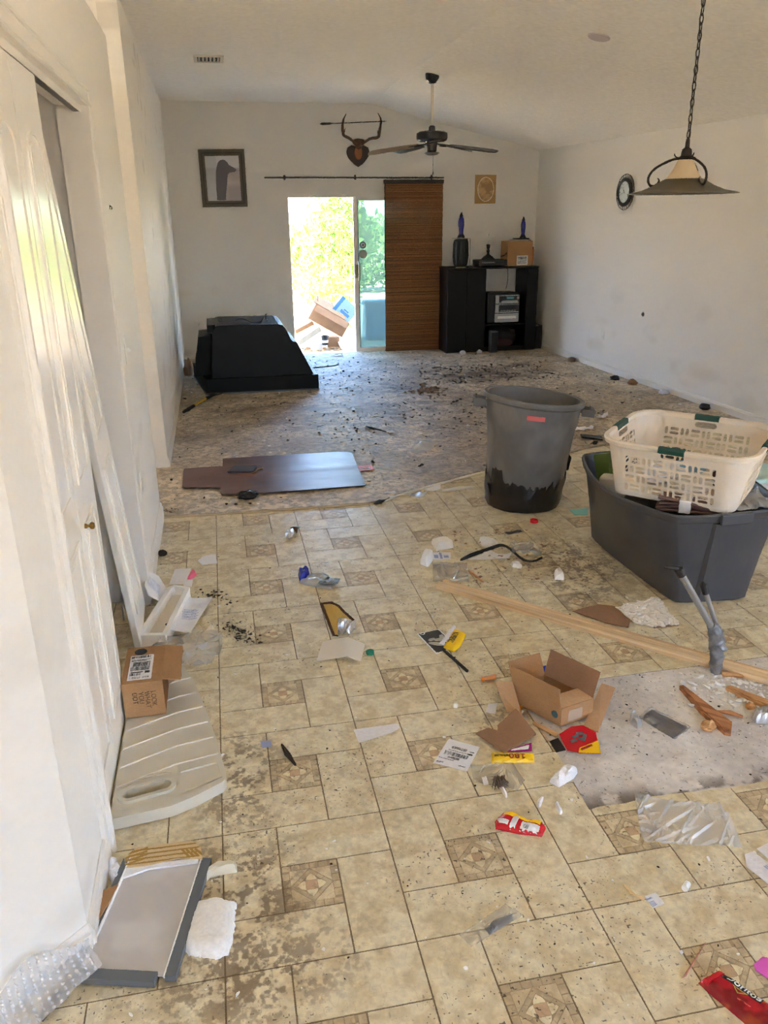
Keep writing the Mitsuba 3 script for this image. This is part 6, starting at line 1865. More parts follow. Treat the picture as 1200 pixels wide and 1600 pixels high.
part(t, 'ceiling_rose', frame_to(lathe([(0, 0), (0.062, 0), (0.058, 0.018), (0.02, 0.03), (0, 0.03)], 32), np.array([PX, PY, cl - 0.0005]), sl, EYv, -np.array(np.cross(sl, EYv)) if np.cross(sl, EYv)[2] > 0 else np.cross(sl, EYv)), 'bronze_iron', 30)

# ------------------------------------------------------------------ litter on the tiles
for nm_, c_, r_ in (('wrap_blue', (30, 40, 150), 0.35), ('wrap_yellow', (240, 196, 30), 0.35), ('wrap_red', (190, 20, 34), 0.3), ('wrap_orange', (226, 140, 30), 0.4), ('wrap_gold', (190, 156, 80), 0.35), ('wrap_brown', (74, 44, 26), 0.4),
                    ('pink', (216, 96, 190), 0.6), ('petal_pink', (216, 100, 130), 0.5), ('purple_wrap', (150, 30, 110), 0.4), ('teal_card', (130, 196, 192), 0.5), ('cap_green', (30, 120, 90), 0.4), ('cap_red', (200, 30, 34), 0.4),
                    ('photo_dark', (54, 52, 50), 0.3), ('photo_light', (176, 172, 160), 0.4), ('sleeve_dark', (62, 60, 62), 0.35), ('tan_strip', (216, 190, 140), 0.7), ('wood_red', (176, 120, 96), 0.7), ('hair_brown', (92, 74, 60), 0.9), ('dirt_dark', (46, 36, 28), 0.9),
                    ('paper_blue', (150, 160, 190), 0.7), ('maroon_ink', (150, 36, 30), 0.6), ('plaster', (226, 220, 208), 0.9), ('glove_cream', (214, 208, 186), 0.6), ('black_card', (26, 25, 26), 0.5)):
    mat(nm_, c_, r_)
PF = {k_: v_ for k_, v_ in FP.items()}


def flatpiece(name, fp, m, label, cat, th=0.0008, amp=0.004, fr=16, seed=0, z=0.0008, res=0.012, h=None):
    return obj(name, sheet(PF[fp] if isinstance(fp, str) else fp, z, th, h or crump(amp, fr, seed), res), m, label, cat, smooth=35)


def child(k_, name, mesh, m, smooth=False, label=None):
    return part(k_, name, mesh, m, smooth, label)


def pillow(poly, H, z=0.0006, res=0.006, seed=0, rough_=0.25):
    """A closed bag or chunk: thickest in the middle of its outline."""
    P = Polygon(poly).buffer(0)
    V, F = grid_tris(P, res)
    import shapely
    d = shapely.distance(P.exterior, shapely.points(V))
    d = d / max(d.max(), 1e-9)
    prof_ = np.sqrt(np.clip(1 - (1 - np.clip(d * 1.6, 0, 1)) ** 2, 0, 1))
    n3 = meshkit.fbm(np.c_[V * 45, np.full(len(V), seed)], 3, seed)
    top = z + 0.001 + H * prof_ * (1 - rough_ + 2 * rough_ * n3)
    n = len(V)
    E_ = np.vstack([F[:, [0, 1]], F[:, [1, 2]], F[:, [2, 0]]])
    _, idx, cnt = np.unique(np.sort(E_, 1), axis=0, return_index=True, return_counts=True)
    B = E_[idx[cnt == 1]]
    side = np.vstack([np.c_[B[:, 1], B[:, 0], B[:, 0] + n], np.c_[B[:, 1], B[:, 0] + n, B[:, 1] + n]])
    m = tm(np.vstack([np.c_[V, top], np.c_[V, np.full(n, z)]]), np.vstack([F, F[:, ::-1] + n, side]))
    return m, (lambda x, y: np.interp(0, [0], [0]) + 0 * x + H)


def drape(mesh, base_mesh, lift=0.0008):
    """Lays lettering on the top of a bag: its points take the height of the nearest point below."""
    from scipy.spatial import cKDTree
    bv = np.asarray(base_mesh.vertices)
    up = bv[:len(bv) // 2]
    tr = cKDTree(up[:, :2])
    mm = mesh.copy()
    v = np.array(mm.vertices)
    d, i = tr.query(v[:, :2], k=3)
    w_ = 1 / (d + 1e-4)
    v[:, 2] = v[:, 2] + (up[i, 2] * w_).sum(1) / w_.sum(1) + lift
    mm.vertices = v
    return mm


# near the carpet edge
flatpiece('threshold_scrap', 'threshold_items', 'paper', 'white scrap at the joint of the straight and diagonal carpet edges', 'scrap', amp=0.012, seed=1, z=0.004)
obj('dark_shard', tube([(0.84, 4.49, 0.006), (0.88, 4.50, 0.012), (0.925, 4.535, 0.006)], [0.006, 0.014, 0.004], 6), 'black', 'black shard beside the white scrap at the carpet edge', 'shard')
flatpiece('torn_paper', 'pap3', 'paper', 'white torn paper on the tiles right of the carpet corner', 'scrap', amp=0.014, seed=2)
flatpiece('torn_paper', 'pap4', 'foil', 'silvery torn paper left of the white one by the carpet corner', 'scrap', amp=0.014, seed=3)
obj('wood_sliver', tube([(1.311, 4.62, 0.006), (1.42, 4.64, 0.009), (1.534, 4.655, 0.006)], [0.010, 0.012, 0.006], 6), 'cream_board', 'pale sliver of wood lying along the diagonal carpet edge', 'wood sliver')
flatpiece('white_strip', 'whitestrip', 'paper', 'long white strip of paper on the carpet right of the trash can', 'paper', z=CZ, amp=0.02, fr=9, seed=4)
flatpiece('tissue', 'tissue', 'paper', 'crumpled white tissue behind the long white strip', 'tissue', z=CZ, amp=0.04, fr=14, seed=5)
obj('black_slab', sheet(FP['blacklid'], CZ + 0.004, 0.012, None, 0.05), 'black', 'flat black plastic piece on the carpet left of the laundry basket', 'plastic piece')
flatpiece('dark_rag', 'darkrag', 'dark_cloth', 'thin dark rag in front of the flat black plastic piece', 'rag', z=0.006, amp=0.03, seed=6)
flatpiece('teal_card', 'teal', 'teal_card', 'teal card on the tiles between the trash can and the tote', 'card', th=0.002, amp=0.001)
obj('red_bottle_cap', lathe([(0, 0), (0.024, 0), (0.022, 0.016), (0, 0.017)], 20, (1.677, 3.985, 0.0005)), 'cap_red', 'red bottle cap in front of the trash can', 'bottle cap', smooth=30)
flatpiece('dark_card', 'darkcard', 'sleeve_dark', 'small dark card on the tiles in front of the trash can', 'card', amp=0.006, seed=7)
flatpiece('paper_flakes', 'flakes', 'paper', 'white torn paper in front of the small dark card', 'scrap', amp=0.02, fr=12, seed=8)
# foil scrap
k_ = thing('foil_scrap', 'crumpled foil scrap with a dark triangle near the carpet edge', 'foil scrap')
part(k_, 'foil', sheet(FP['foil_silver'], 0.001, 0.0008, crump(0.03, 26, 9), 0.008), 'foil')
part(k_, 'dark_corner', sheet(FP['foil_dark'], 0.012, 0.001, crump(0.02, 14, 10), 0.01), 'wrap_brown')
# blue and silver wrapper
k_ = thing('candy_wrapper', 'silver candy wrapper with a blue end in the middle of the tiles', 'wrapper')
part(k_, 'body', pillow(FP['bluewrap'], 0.022, seed=3, rough_=0.5)[0], 'foil', 25)
part(k_, 'blue_end', pillow(FP['bluewrap_blue'], 0.04, seed=4, rough_=0.4)[0], 'wrap_blue', 30, 'blue end')
part(k_, 'brown_back', sheet([(0.36, 3.40), (0.45, 3.375), (0.475, 3.445), (0.40, 3.47)], 0.018, 0.001, crump(0.01, 20, 4), 0.012), 'tray_rim')
# gold wrapper
k_ = thing('gold_wrapper', 'torn gold wrapper with brown edges behind the folded cream card', 'wrapper')
gh = lambda x, y: 0.004 + 0.05 * np.clip((y - 2.93) / 0.2, 0, 1) * np.clip(1 - np.abs(x - 0.39) / 0.14, 0, 1) + 0.006 * meshkit.fbm(np.stack([x * 30, y * 30, x * 0], -1), 2, 3)
part(k_, 'gold', sheet(FP['gold'], 0.001, 0.0008, gh, 0.01), 'wrap_gold', 35)
ed = np.array(FP['gold'])
part(k_, 'brown_edge', cat_([sheet(Polygon(LineString(ed[[0, 1, 2]]).buffer(0.007)), 0.0022, 0.001, gh, 0.012), sheet(Polygon(LineString([ed[4], ed[5], ed[0]]).buffer(0.006)), 0.0022, 0.001, gh, 0.012)]), 'wrap_brown')
part(k_, 'silver_lining', sheet(FP['gold_film'], 0.001, 0.0007, crump(0.035, 24, 11), 0.008), 'foil')
part(k_, 'clear_top', film(FP['gold_top'], 0.0, folds(FP['gold_top'], 8, 12, 0.015, 0.008, 0.004), 0.006), 'clear_film')
# folded cream card and green cap
fa, fb = np.array([0.415, 2.868]), np.array([0.392, 2.71])


def tent(x, y):
    dd_ = (fb - fa) / np.linalg.norm(fb - fa)
    s_ = np.abs((x - fa[0]) * -dd_[1] + (y - fa[1]) * dd_[0])
    return np.clip(0.022 - s_ * 0.20, 0.001, 1) + 0.006 * np.clip((2.76 - y) / 0.06, 0, 1) * (x < 0.4)


flatpiece('folded_card', 'creamboard', 'cream_board', 'folded cream card standing like a low tent on the tiles', 'card', th=0.0015, h=tent, res=0.02)
obj('green_bottle_cap', lathe([(0, 0.012), (0.014, 0.012), (0.0145, 0.001), (0.016, 0.001), (0.0165, 0.013), (0.014, 0.0145), (0, 0.0145)], 24, (0.490, 2.755, 0.0002)), 'cap_green', 'green bottle cap at the right end of the folded cream card', 'bottle cap', smooth=30)
# photo, yellow wrapper, pen
k_ = thing('photo_print', 'dark glossy photograph lying under the yellow candy wrapper', 'photograph')
ph = np.array(FP['photo'])
part(k_, 'border', sheet(FP['photo'], 0.0006, 0.0008, None, 0.05), 'paper')
part(k_, 'image', sheet(Polygon(FP['photo']).buffer(-0.005, join_style=2), 0.0015, 0.0004, None, 0.05), 'photo_dark')
c_ = ph.mean(0)
g = np.random.default_rng(8)
pieces = [affinity.rotate(affinity.scale(Point(c_[0] + dx, c_[1] + dy).buffer(1, 8), a, b), an) for dx, dy, a, b, an in ((0.0, -0.03, 0.045, 0.014, -25), (0.01, 0.005, 0.022, 0.012, 10), (-0.02, 0.012, 0.018, 0.01, 30), (0.028, 0.025, 0.012, 0.018, 0))]
part(k_, 'pale_shape', prism(unary_union(pieces).intersection(Polygon(FP['photo']).buffer(-0.008)), 0.0019, 0.0022), 'photo_light')
part(k_, 'ring_mark', prism(Point(0.735, 2.866).buffer(0.011).difference(Point(0.735, 2.866).buffer(0.007)).intersection(Polygon(FP['photo'])), 0.0019, 0.0022), 'paper')
k_ = thing('candy_bag', 'small yellow candy bag torn open with a white edge on the dark photograph', 'candy bag')
mmq = np.array([(0.790, 2.735), (0.876, 2.869), (0.913, 2.82), (0.863, 2.731), (0.819, 2.689)])
bm = pillow(mmq, 0.011, 0.002, 0.006, 6, 0.35)[0]
part(k_, 'bag', bm, 'wrap_yellow', 35)
wh = Polygon([(0.772, 2.737), (0.868, 2.880), (0.882, 2.866), (0.80, 2.742), (0.79, 2.725)])
part(k_, 'torn_edge', sheet(wh, 0.012, 0.0008, crump(0.012, 25, 3), 0.008), 'paper')
tx = text_on('m&m', 0.030, np.array([0.831, 2.742, 0.0]), [0.55, 0.835, 0], [-0.835, 0.55, 0], 0.0006, True, 0.085)
part(k_, 'lettering', drape(tx, bm, 0.0006), 'wrap_brown')
obj('black_pen', cat_([tube([(0.784, 2.706, 0.0065), (0.83, 2.536, 0.0065)], 0.0062, 12)]), 'black', 'black pen lying below the dark photograph', 'pen', smooth=40)
flatpiece('orange_scrap', 'orange', 'wrap_orange', 'orange wrapper scrap left of the open carton', 'scrap', amp=0.018, seed=14)
flatpiece('paper_tag', 'tag1', 'paper', 'small printed paper tag left of the open carton flap', 'tag', amp=0.003, seed=15)
# pale litter left of the tote
for i, (fp, H, m_, lb) in enumerate((('foam1', 0.035, 'foam_white', 'white foam chunk farthest behind the clear plastic square'), ('whiteblock', 0.045, 'foam_white', 'white foam block left of the purple printed card'), ('foam2', 0.03, 'foam_white', 'pale foam piece behind the black cable'),
                                    ('foam3', 0.018, 'foam_white', 'small foam piece in front of the black cable'), ('foamball', 0.032, 'foam_white', 'round white foam lump alone between the plank and the tote'), ('foambit', 0.014, 'foam_white', 'tiny white foam bit left of the paper tag'))):
    obj('foam_chunk', pillow(FP[fp], H, seed=20 + i, res=0.009)[0], m_, lb, 'foam', smooth=35)
k_ = thing('printed_card', 'white card with a purple print beside the white foam block', 'card')
part(k_, 'card', sheet(FP['cardlabel'], 0.0006, 0.001, None, 0.05), 'paper')
q_ = np.array(FP['cardlabel'])
eu, ev = unit(np.r_[q_[2] - q_[3], 0]), unit(np.r_[q_[0] - q_[3], 0])
part(k_, 'print', rects_on([(0.0, 0.022, 0.02, 0.06), (0.03, 0.042, 0.01, 0.09), (0.05, 0.075, 0.02, 0.05)], np.r_[q_[3], 0.0017], eu, np.cross([0, 0, 1], eu)), 'paper_blue')
obj('plastic_square', film(FP['plasticsq'], 0.0, folds(FP['plasticsq'], 34, 16, 0.014, 0.010, 0.004), 0.007), 'clear_film', 'crinkled clear plastic square at the far end of the plank', 'plastic sheet', smooth=25)
obj('plastic_packet', film(FP['plastic2'], 0.008, folds(FP['plastic2'], 26, 17, 0.04, 0.02, 0.02), 0.009), 'clear_film', 'crumpled clear plastic packet over the black cable', 'plastic packet', smooth=25)
obj('wood_stick', tube([(1.115, 3.42, 0.005), (1.141, 3.284, 0.005)], [0.007, 0.005], 6), 'pale_wood', 'short thin wood stick beside the clear plastic square', 'stick')
cb_ = np.array(FP['cable'])
obj('black_strap', tube(spline(np.c_[cb_, [0.008, 0.016, 0.026, 0.03, 0.022, 0.008]], 24), np.interp(np.linspace(0, 1, 24), [0, 0.1, 0.45, 0.6, 1], [0.006, 0.010, 0.010, 0.006, 0.006]), 6), 'black', 'black curved strap lying among the white litter', 'strap')
flatpiece('bent_paper', 'cablepaper', 'paper', 'bent white paper under the black curved strap', 'paper', amp=0.016, fr=9, seed=18)
# torn card and plaster by the plank
flatpiece('torn_cardboard', 'torn1', 'cardboard_brown', 'torn brown cardboard left of the plaster pile behind the plank', 'cardboard', th=0.004, amp=0.005, fr=7, seed=19, res=0.03)
flatpiece('torn_cardboard', 'torn2', 'cardboard_brown', 'torn brown cardboard right under the plaster pile behind the plank', 'cardboard', th=0.004, amp=0.004, fr=7, seed=20, res=0.03)
dp = Polygon(FP['dust'])
pts = in_poly(dp, 1600, 5)
obj('plaster_dust', cat_([lumps(np.c_[pts, np.full(len(pts), 0.006)], 0.002 + 0.013 * np.random.default_rng(6).uniform(0, 1, len(pts)) ** 2, 7)]), 'plaster', 'pile of white plaster crumbs on the torn cardboard', 'plaster crumbs', kind='stuff')
# splinters and chunks on the bare patch
for i, (fp, H, lb) in enumerate((('spl1', 0.02, 'long reddish wood splinter in the middle of the bare patch'), ('spl2', 0.024, 'long tan wood splinter at the right edge of the bare patch'))):
    obj('wood_splinter', cat_([prism(FP[fp], -0.0035, H * 0.55), prism(Polygon(FP[fp]).buffer(-0.006), H * 0.5, H * 0.8)]), 'splinter_wood' if i == 0 else 'pale_wood', lb, 'wood splinter')
a, b = FP['spl3']; obj('wood_splinter', tube([(*a, 0.007), (*b, 0.007)], [0.010, 0.007], 6), 'pale_wood', 'thin wood splinter right of the foot of the taped pipes', 'wood splinter')
a, b = FP['spl4']; obj('wood_splinter', tube([(*a, 0.003), ((a[0] + b[0]) / 2, (a[1] + b[1]) / 2, 0.008), (*b, 0.003)], [0.003, 0.009, 0.004], 6), 'splinter_wood', 'short curled splinter between the two long splinters', 'wood splinter')
for i, (fp, s_, lb) in enumerate((('chunk1', (0.026, 0.02, 0.018), 'tan foam chunk beside the reddish splinter'), ('chunk3', (0.018, 0.014, 0.012), 'small tan chunk under the long tan splinter'))):
    x, y = FP[fp][0]
    obj('foam_rubble', blob((x, y, -0.004), s_, 0.5, 4, 70 + i, 2), 'pale_wood', lb, 'rubble', smooth=30)
obj('foil_rubble', pillow(FP['rightbits'], 0.04, seed=44, rough_=0.5)[0], 'foil', 'crumpled silvery lump at the right edge of the bare patch', 'rubble', smooth=30)
pts = np.random.default_rng(9).normal(0, 1, (420, 2)) * [0.10, 0.09] + [1.77, 2.23]
pts = pts[(pts[:, 1] < 2.385) & (pts[:, 1] > 1.76)]
obj('concrete_crumbs', lumps(np.c_[pts, np.full(len(pts), -0.004)], 0.002 + 0.013 * np.random.default_rng(10).uniform(0, 1, len(pts)) ** 2, 11), 'foam_white', 'white crumbs of plaster around the foot of the taped pipes', 'plaster crumbs', kind='stuff')
k_ = thing('sleeved_photo', 'dark photo in a clear plastic sleeve on the bare patch', 'photograph')
part(k_, 'photo', sheet(FP['sleevephoto'], -0.003, 0.0012, None, 0.05), 'sleeve_dark')
part(k_, 'sleeve', film(Polygon(FP['sleevephoto']).buffer(0.008), -0.0015, crump(0.006, 18, 22), 0.01), 'clear_film')
part(k_, 'pale_patch', sheet(affinity.translate(affinity.scale(Polygon(FP['sleevephoto']), 0.28, 0.24), -0.035, 0.022), -0.0016, 0.0004, None, 0.05), 'photo_light')
obj('foil_twist', pillow(FP['foil3'], 0.022, -0.003, seed=45, rough_=0.6)[0], 'foil', 'twist of silver foil at the left of the sleeved photo', 'foil scrap', smooth=30)
# around the open carton
bb = np.array(FP['boxboard'])
V_ = hull([np.r_[bb[0], 0.035], np.r_[bb[1], 0.030], np.r_[bb[2], 0.002], np.r_[bb[3], 0.002], np.r_[bb[0], 0.039], np.r_[bb[1], 0.034], np.r_[bb[2], 0.006], np.r_[bb[3], 0.006]])
obj('cardboard_strip', V_, 'cardboard_pale', 'tan cardboard strip leaning on the right corner of the open carton', 'cardboard')
k_ = thing('red_disc_label', 'round red and yellow printed card below the tan cardboard strip', 'printed card')
part(k_, 'card', sheet(FP['red'], 0.002, 0.0012, lambda x, y: 0.01 * np.clip((y - 2.04) / 0.07, 0, 1), 0.015), 'wrap_red', 40)
hh = lambda x, y: 0.01 * np.clip((y - 2.04) / 0.07, 0, 1)
part(k_, 'yellow_edge', sheet(FP['redyellow'], 0.0034, 0.0006, hh, 0.012), 'wrap_yellow')
part(k_, 'dark_print', sheet(unary_union([affinity.rotate(sbox(1.062 + a - 0.012, 2.052 + b - 0.006, 1.062 + a + 0.012, 2.052 + b + 0.006), r_) for a, b, r_ in ((0, 0.012, 20), (0.016, -0.004, -30), (-0.014, -0.006, 10), (0.03, 0.006, 50), (0.02, 0.022, -10))]), 0.0036, 0.0005, hh, 0.012), 'plastic_grey')
tx = rects_on([(0.0, 0.048, 0.006, 0.015)], np.array([1.055, 1.988, 0.0044]), [0.95, 0.30, 0], [-0.30, 0.95, 0])
part(k_, 'print', tx, 'maroon_ink')
flatpiece('black_card', 'blackpiece', 'black_card', 'black card corner under the left of the round red card', 'card', th=0.001, amp=0.0, res=0.04)
flatpiece('cardboard_flat', 'flat', 'cardboard_brown', 'flat brown cardboard piece on the yellow packet', 'cardboard', th=0.004, h=lambda x, y: 0.010 + 0.03 * np.clip((y - 2.08) / 0.12, 0, 1) * np.clip((x - 0.80) / 0.1, 0, 1), res=0.03)
k_ = thing('yellow_packet', 'yellow packet marked 180 under the flat brown cardboard', 'packet')
ym = pillow(FP['yellow'], 0.010, 0.0008, 0.008, 7, 0.1)[0]
part(k_, 'packet', ym, 'wrap_yellow', 35)
y0 = np.array(FP['yellow'])
ex_ = unit(np.r_[y0[0] - y0[1], 0]); ey_ = np.array([-ex_[1], ex_[0], 0])
part(k_, 'lettering', drape(text_on('180', 0.021, np.r_[y0[1] + (y0[0] - y0[1]) * 0.20 + (y0[2] - y0[1]) * 0.35, 0], ex_, ey_, 0.0006, True), ym, 0.0006), 'maroon_ink')
part(k_, 'print', drape(rects_on(barcode(0.0, 0.05, 0.0, 0.009, 12), np.r_[y0[1] + (y0[0] - y0[1]) * 0.58 + (y0[2] - y0[1]) * 0.45, 0], ex_, ey_), ym, 0.0006), 'ink')
k_ = thing('purple_wrapper', 'purple and white wrapper between the cardboard and the yellow packet', 'wrapper')
part(k_, 'wrapper', sheet(FP['purple'], 0.009, 0.001, None, 0.03), 'purple_wrap')
part(k_, 'white_panel', sheet(affinity.scale(Polygon(FP['purple']), 0.75, 0.5), 0.0101, 0.0006, None, 0.03), 'paper')
bq = np.array(FP['barcode'])
k_ = thing('barcode_sheet', 'white shipping sheet with barcodes left of the flat brown cardboard', 'paper')
part(k_, 'sheet', sheet(FP['barcode'], 0.0008, 0.0008, None, 0.05), 'paper')
eu = unit(np.r_[bq[2] - bq[3], 0]); ev = np.cross([0, 0, 1], eu)
wW, hH = np.linalg.norm(bq[2] - bq[3]), np.linalg.norm(bq[0] - bq[3]) * 0.93
pr = [(a * wW, b * wW, c * hH, d * hH) for a, b, c, d in [(x0 * 1.0, x1 * 1.0, y0_, y1_) for x0, x1, y0_, y1_ in barcode(0.14, 0.86, 0.44, 0.58, 13)] + barcode(0.25, 0.75, 0.72, 0.82, 14) + barcode(0.3, 0.66, 0.32, 0.40, 15) + [(0.05, 0.5, 0.26, 0.275), (0.05, 0.25, 0.10, 0.12), (0.05, 0.18, 0.06, 0.075), (0.2, 0.8, 0.64, 0.655), (0.7, 0.9, 0.12, 0.14), (0.78, 0.93, 0.62, 0.68), (0.82, 0.95, 0.74, 0.77)]]
part(k_, 'print', rects_on(pr, np.r_[bq[3], 0.00165], eu, ev, 0.0004), 'ink')
k_ = thing('clear_bag', 'small clear plastic bag with a brown tuft in front of the barcode sheet', 'plastic bag')
part(k_, 'film', film(FP['clearbag'], 0.0, folds(FP['clearbag'], 22, 23, 0.008, 0.005, 0.003), 0.005), 'clear_film', 30)
part(k_, 'sticker', sheet([(FP['clearbag'][0][0] + 0.012, 1.925), (FP['clearbag'][0][0] + 0.028, 1.93), (FP['clearbag'][0][0] + 0.024, 1.892), (FP['clearbag'][0][0] + 0.008, 1.89)], 0.012, 0.0008, None, 0.05), 'paper')
tx_, ty_ = FP['tuft'][0]
g = np.random.default_rng(12)
hs_ = []
for i in range(60):
    a = g.uniform(0, 6.28); r_ = g.uniform(0.012, 0.034)
    hs_.append(tube([(tx_ + 0.006 * math.cos(a), ty_ + 0.006 * math.sin(a), g.uniform(0.0, 0.012)), (tx_ + r_ * 0.6 * math.cos(a + 0.4), ty_ + r_ * 0.6 * math.sin(a + 0.4), g.uniform(0.01, 0.035)), (tx_ + r_ * math.cos(a + 0.8), ty_ + r_ * math.sin(a + 0.8), g.uniform(0.002, 0.02))], [0.002, 0.0018, 0.0008], 4))
obj('hair_tuft', cat_(hs_), 'hair_brown', 'brown tuft of hair or feathers on the clear plastic bag', 'tuft', kind='stuff')
obj('feather', pillow([(tx_ - 0.004, ty_ - 0.012), (tx_ + 0.008, ty_ - 0.012), (tx_ + 0.006, ty_ - 0.052), (tx_, ty_ - 0.058), (tx_ - 0.003, ty_ - 0.045)], 0.010, seed=3)[0], 'foam_white', 'white shred sticking out below the brown tuft', 'shred', smooth=35)
obj('crumpled_paper', pillow(FP['crumple'], 0.028, seed=50, rough_=0.55)[0], 'paper', 'crumpled white paper below the round red card at the corner of the bare patch', 'paper', smooth=20)
for i, (fp, lb) in enumerate((('chip1', 'small white paper curl left of the corner of the bare patch, the wider of two'), ('chip2', 'narrow white paper curl right of the wider one near the bare patch corner'))):
    obj('paper_curl', pillow(FP[fp], 0.014, seed=52 + i, rough_=0.5)[0], 'paper', lb, 'paper scrap', smooth=25)
obj('thin_stick', tube([(*FP['brownstick'][0], 0.006), (*FP['brownstick'][1], 0.004)], [0.006, 0.009], 6), 'pale_wood', 'tan splint lying between the carton and the round red card', 'stick')
k_ = thing('blue_packet', 'blue and yellow packet just behind the open carton', 'packet')
part(k_, 'packet', mv(rot(rbox(0.11, 0.05, 0.03, 0.006, 1), [0, 0, 1], -8), 1.07, 2.455, 0.0165), 'wrap_blue', 30)
part(k_, 'yellow_end', mv(rbox(0.03, 0.03, 0.04, 0.012), 1.03, 2.425, 0.021), 'wrap_yellow', 30)
for i, (fp, m_, lb) in enumerate((('junk', 'wrap_orange', 'orange and red wrapper bits at the left foot of the open carton'), ('junk2', 'tan_strip', 'tan card bit in front of the orange wrapper bits'), ('junk3', 'foil', 'dark silver twist left of the open carton foot'))):
    flatpiece('wrapper_bit', fp, m_, lb, 'scrap', amp=0.014, fr=25, seed=60 + i, res=0.008)
# foreground
cq = np.array(FP['candy'])
k_ = thing('snack_wrapper', 'red, white and yellow snack wrapper alone on the tiles below the clear bag', 'wrapper')
cm = pillow(FP['candy'], 0.016, seed=61, rough_=0.35)[0]
part(k_, 'wrapper', cm, 'wrap_red', 30)
cen = lambda a, b: cq[0] + (cq[6] - cq[0]) * a + (cq[1] - cq[0]) * b
e_u = cq[6] - cq[0]; e_v = np.array([-e_u[1], e_u[0]]) * 0.30
quad_ = lambda a0, a1, b0, b1: Polygon([cq[0] + e_u * a0 + e_v * b0, cq[0] + e_u * a1 + e_v * b0, cq[0] + e_u * a1 + e_v * b1, cq[0] + e_u * a0 + e_v * b1]).intersection(Polygon(FP['candy']).buffer(-0.002))
for nm_, q_, m_ in (('yellow_panel', quad_(0.05, 0.9, 0.55, 1.1), 'wrap_yellow'), ('white_panel', quad_(0.55, 0.92, -0.35, 0.45), 'paper'), ('white_band', quad_(0.34, 0.46, -0.6, 1.4), 'paper'), ('white_corner', quad_(0.04, 0.30, -0.32, 0.05), 'paper')):
    if q_.area > 1e-6: part(k_, nm_, drape(prism(q_, 0, 0.0006).subdivide_to_size(0.012), cm, 0.0005), m_)
part(k_, 'print', drape(rects_on([(0.002 * i, 0.002 * i + 0.0012, 0, 0.010 + 0.002 * (i % 3)) for i in range(8)], np.r_[cq[0] + e_u * 0.60 - e_v * 0.10, 0.0009], unit(np.r_[e_u, 0]), np.cross([0, 0, 1], unit(np.r_[e_u, 0]))), cm, 0.0006), 'grey_ink')
k_ = thing('clear_sleeve', 'clear plastic sleeve with a grey object inside, below the snack wrapper', 'plastic sleeve')
part(k_, 'film', film(FP['sleeve'], 0.007, folds(FP['sleeve'], 14, 24, 0.006, 0.004, 0.002), 0.005), 'clear_film', 25)
part(k_, 'grey_insert', pillow(FP['sleeve_in'], 0.006, 0.0006, 0.006, 8, 0.2)[0], 'plastic_grey', 30)
obj('plastic_bag', film(FP['bag'], 0.001, folds(FP['bag'], 46, 25, 0.016, 0.007, 0.006), 0.004), 'milky_film', 'crumpled clear plastic bag lying at the near edge of the bare patch', 'plastic bag', smooth=28)
k_ = thing('letter', 'folded white letter at the right edge of the picture below the plastic bag', 'letter')
part(k_, 'page', sheet(FP['papers'], 0.0008, 0.0008, crump(0.004, 9, 26), 0.012), 'paper', 35)
part(k_, 'print', rects_on([(0.008, 0.07, 0.012 + 0.007 * i, 0.0145 + 0.007 * i) for i in range(6)], np.array([1.300, 1.43, 0.007]), unit([0.35, -0.93, 0]), unit([0.93, 0.35, 0])), 'paper_blue')
flatpiece('letter_page', 'papers2', 'paper', 'second white page lying partly over the folded letter at the right edge', 'letter', z=0.008, amp=0.003, seed=27)
flatpiece('tan_peel', 'tan', 'tan_strip', 'curled tan strip touching the small printed tag', 'strip', amp=0.012, fr=18, seed=28, res=0.006)
k_ = thing('printed_tag', 'small white printed tag below the plastic bag', 'tag')
part(k_, 'tag', sheet(FP['tag2'], 0.0008, 0.0006, None, 0.05), 'paper')
tq = np.array(FP['tag2']); eu = unit(np.r_[tq[2] - tq[3], 0])
part(k_, 'print', rects_on([(0.002, 0.020, 0.026, 0.030)] + [(0.002, 0.018, 0.005 + 0.004 * i, 0.0065 + 0.004 * i) for i in range(4)], np.r_[tq[3] , 0.0015], eu, np.cross([0, 0, 1], eu)), 'paper_blue')
x, y = FP['cap'][0]
obj('tube_stopper', cat_([rot(tube([(0, 0, 0), (0.022, 0.006, 0)], [0.009, 0.008], 14), [0, 0, 1], 25)]).apply_translation((x - 0.008, y, 0.0095)), 'white', 'small white tube stopper right of the printed tag', 'stopper', smooth=35)
a, b = FP['stick2']
obj('pencil_stub', hull([np.r_[a, 0.0005], np.r_[a, 0.004], (b[0] - 0.006, b[1], 0.0005), (b[0] + 0.006, b[1] + 0.003, 0.0005), (b[0] - 0.003, b[1], 0.010), (b[0] + 0.005, b[1] + 0.002, 0.010)]), 'wood_red', 'pointed reddish wood splinter beside the red chip bag', 'wood splinter')
flatpiece('pink_card', 'pink', 'pink', 'bright pink notched card at the lower right corner', 'card', th=0.0015, amp=0.002, seed=29)
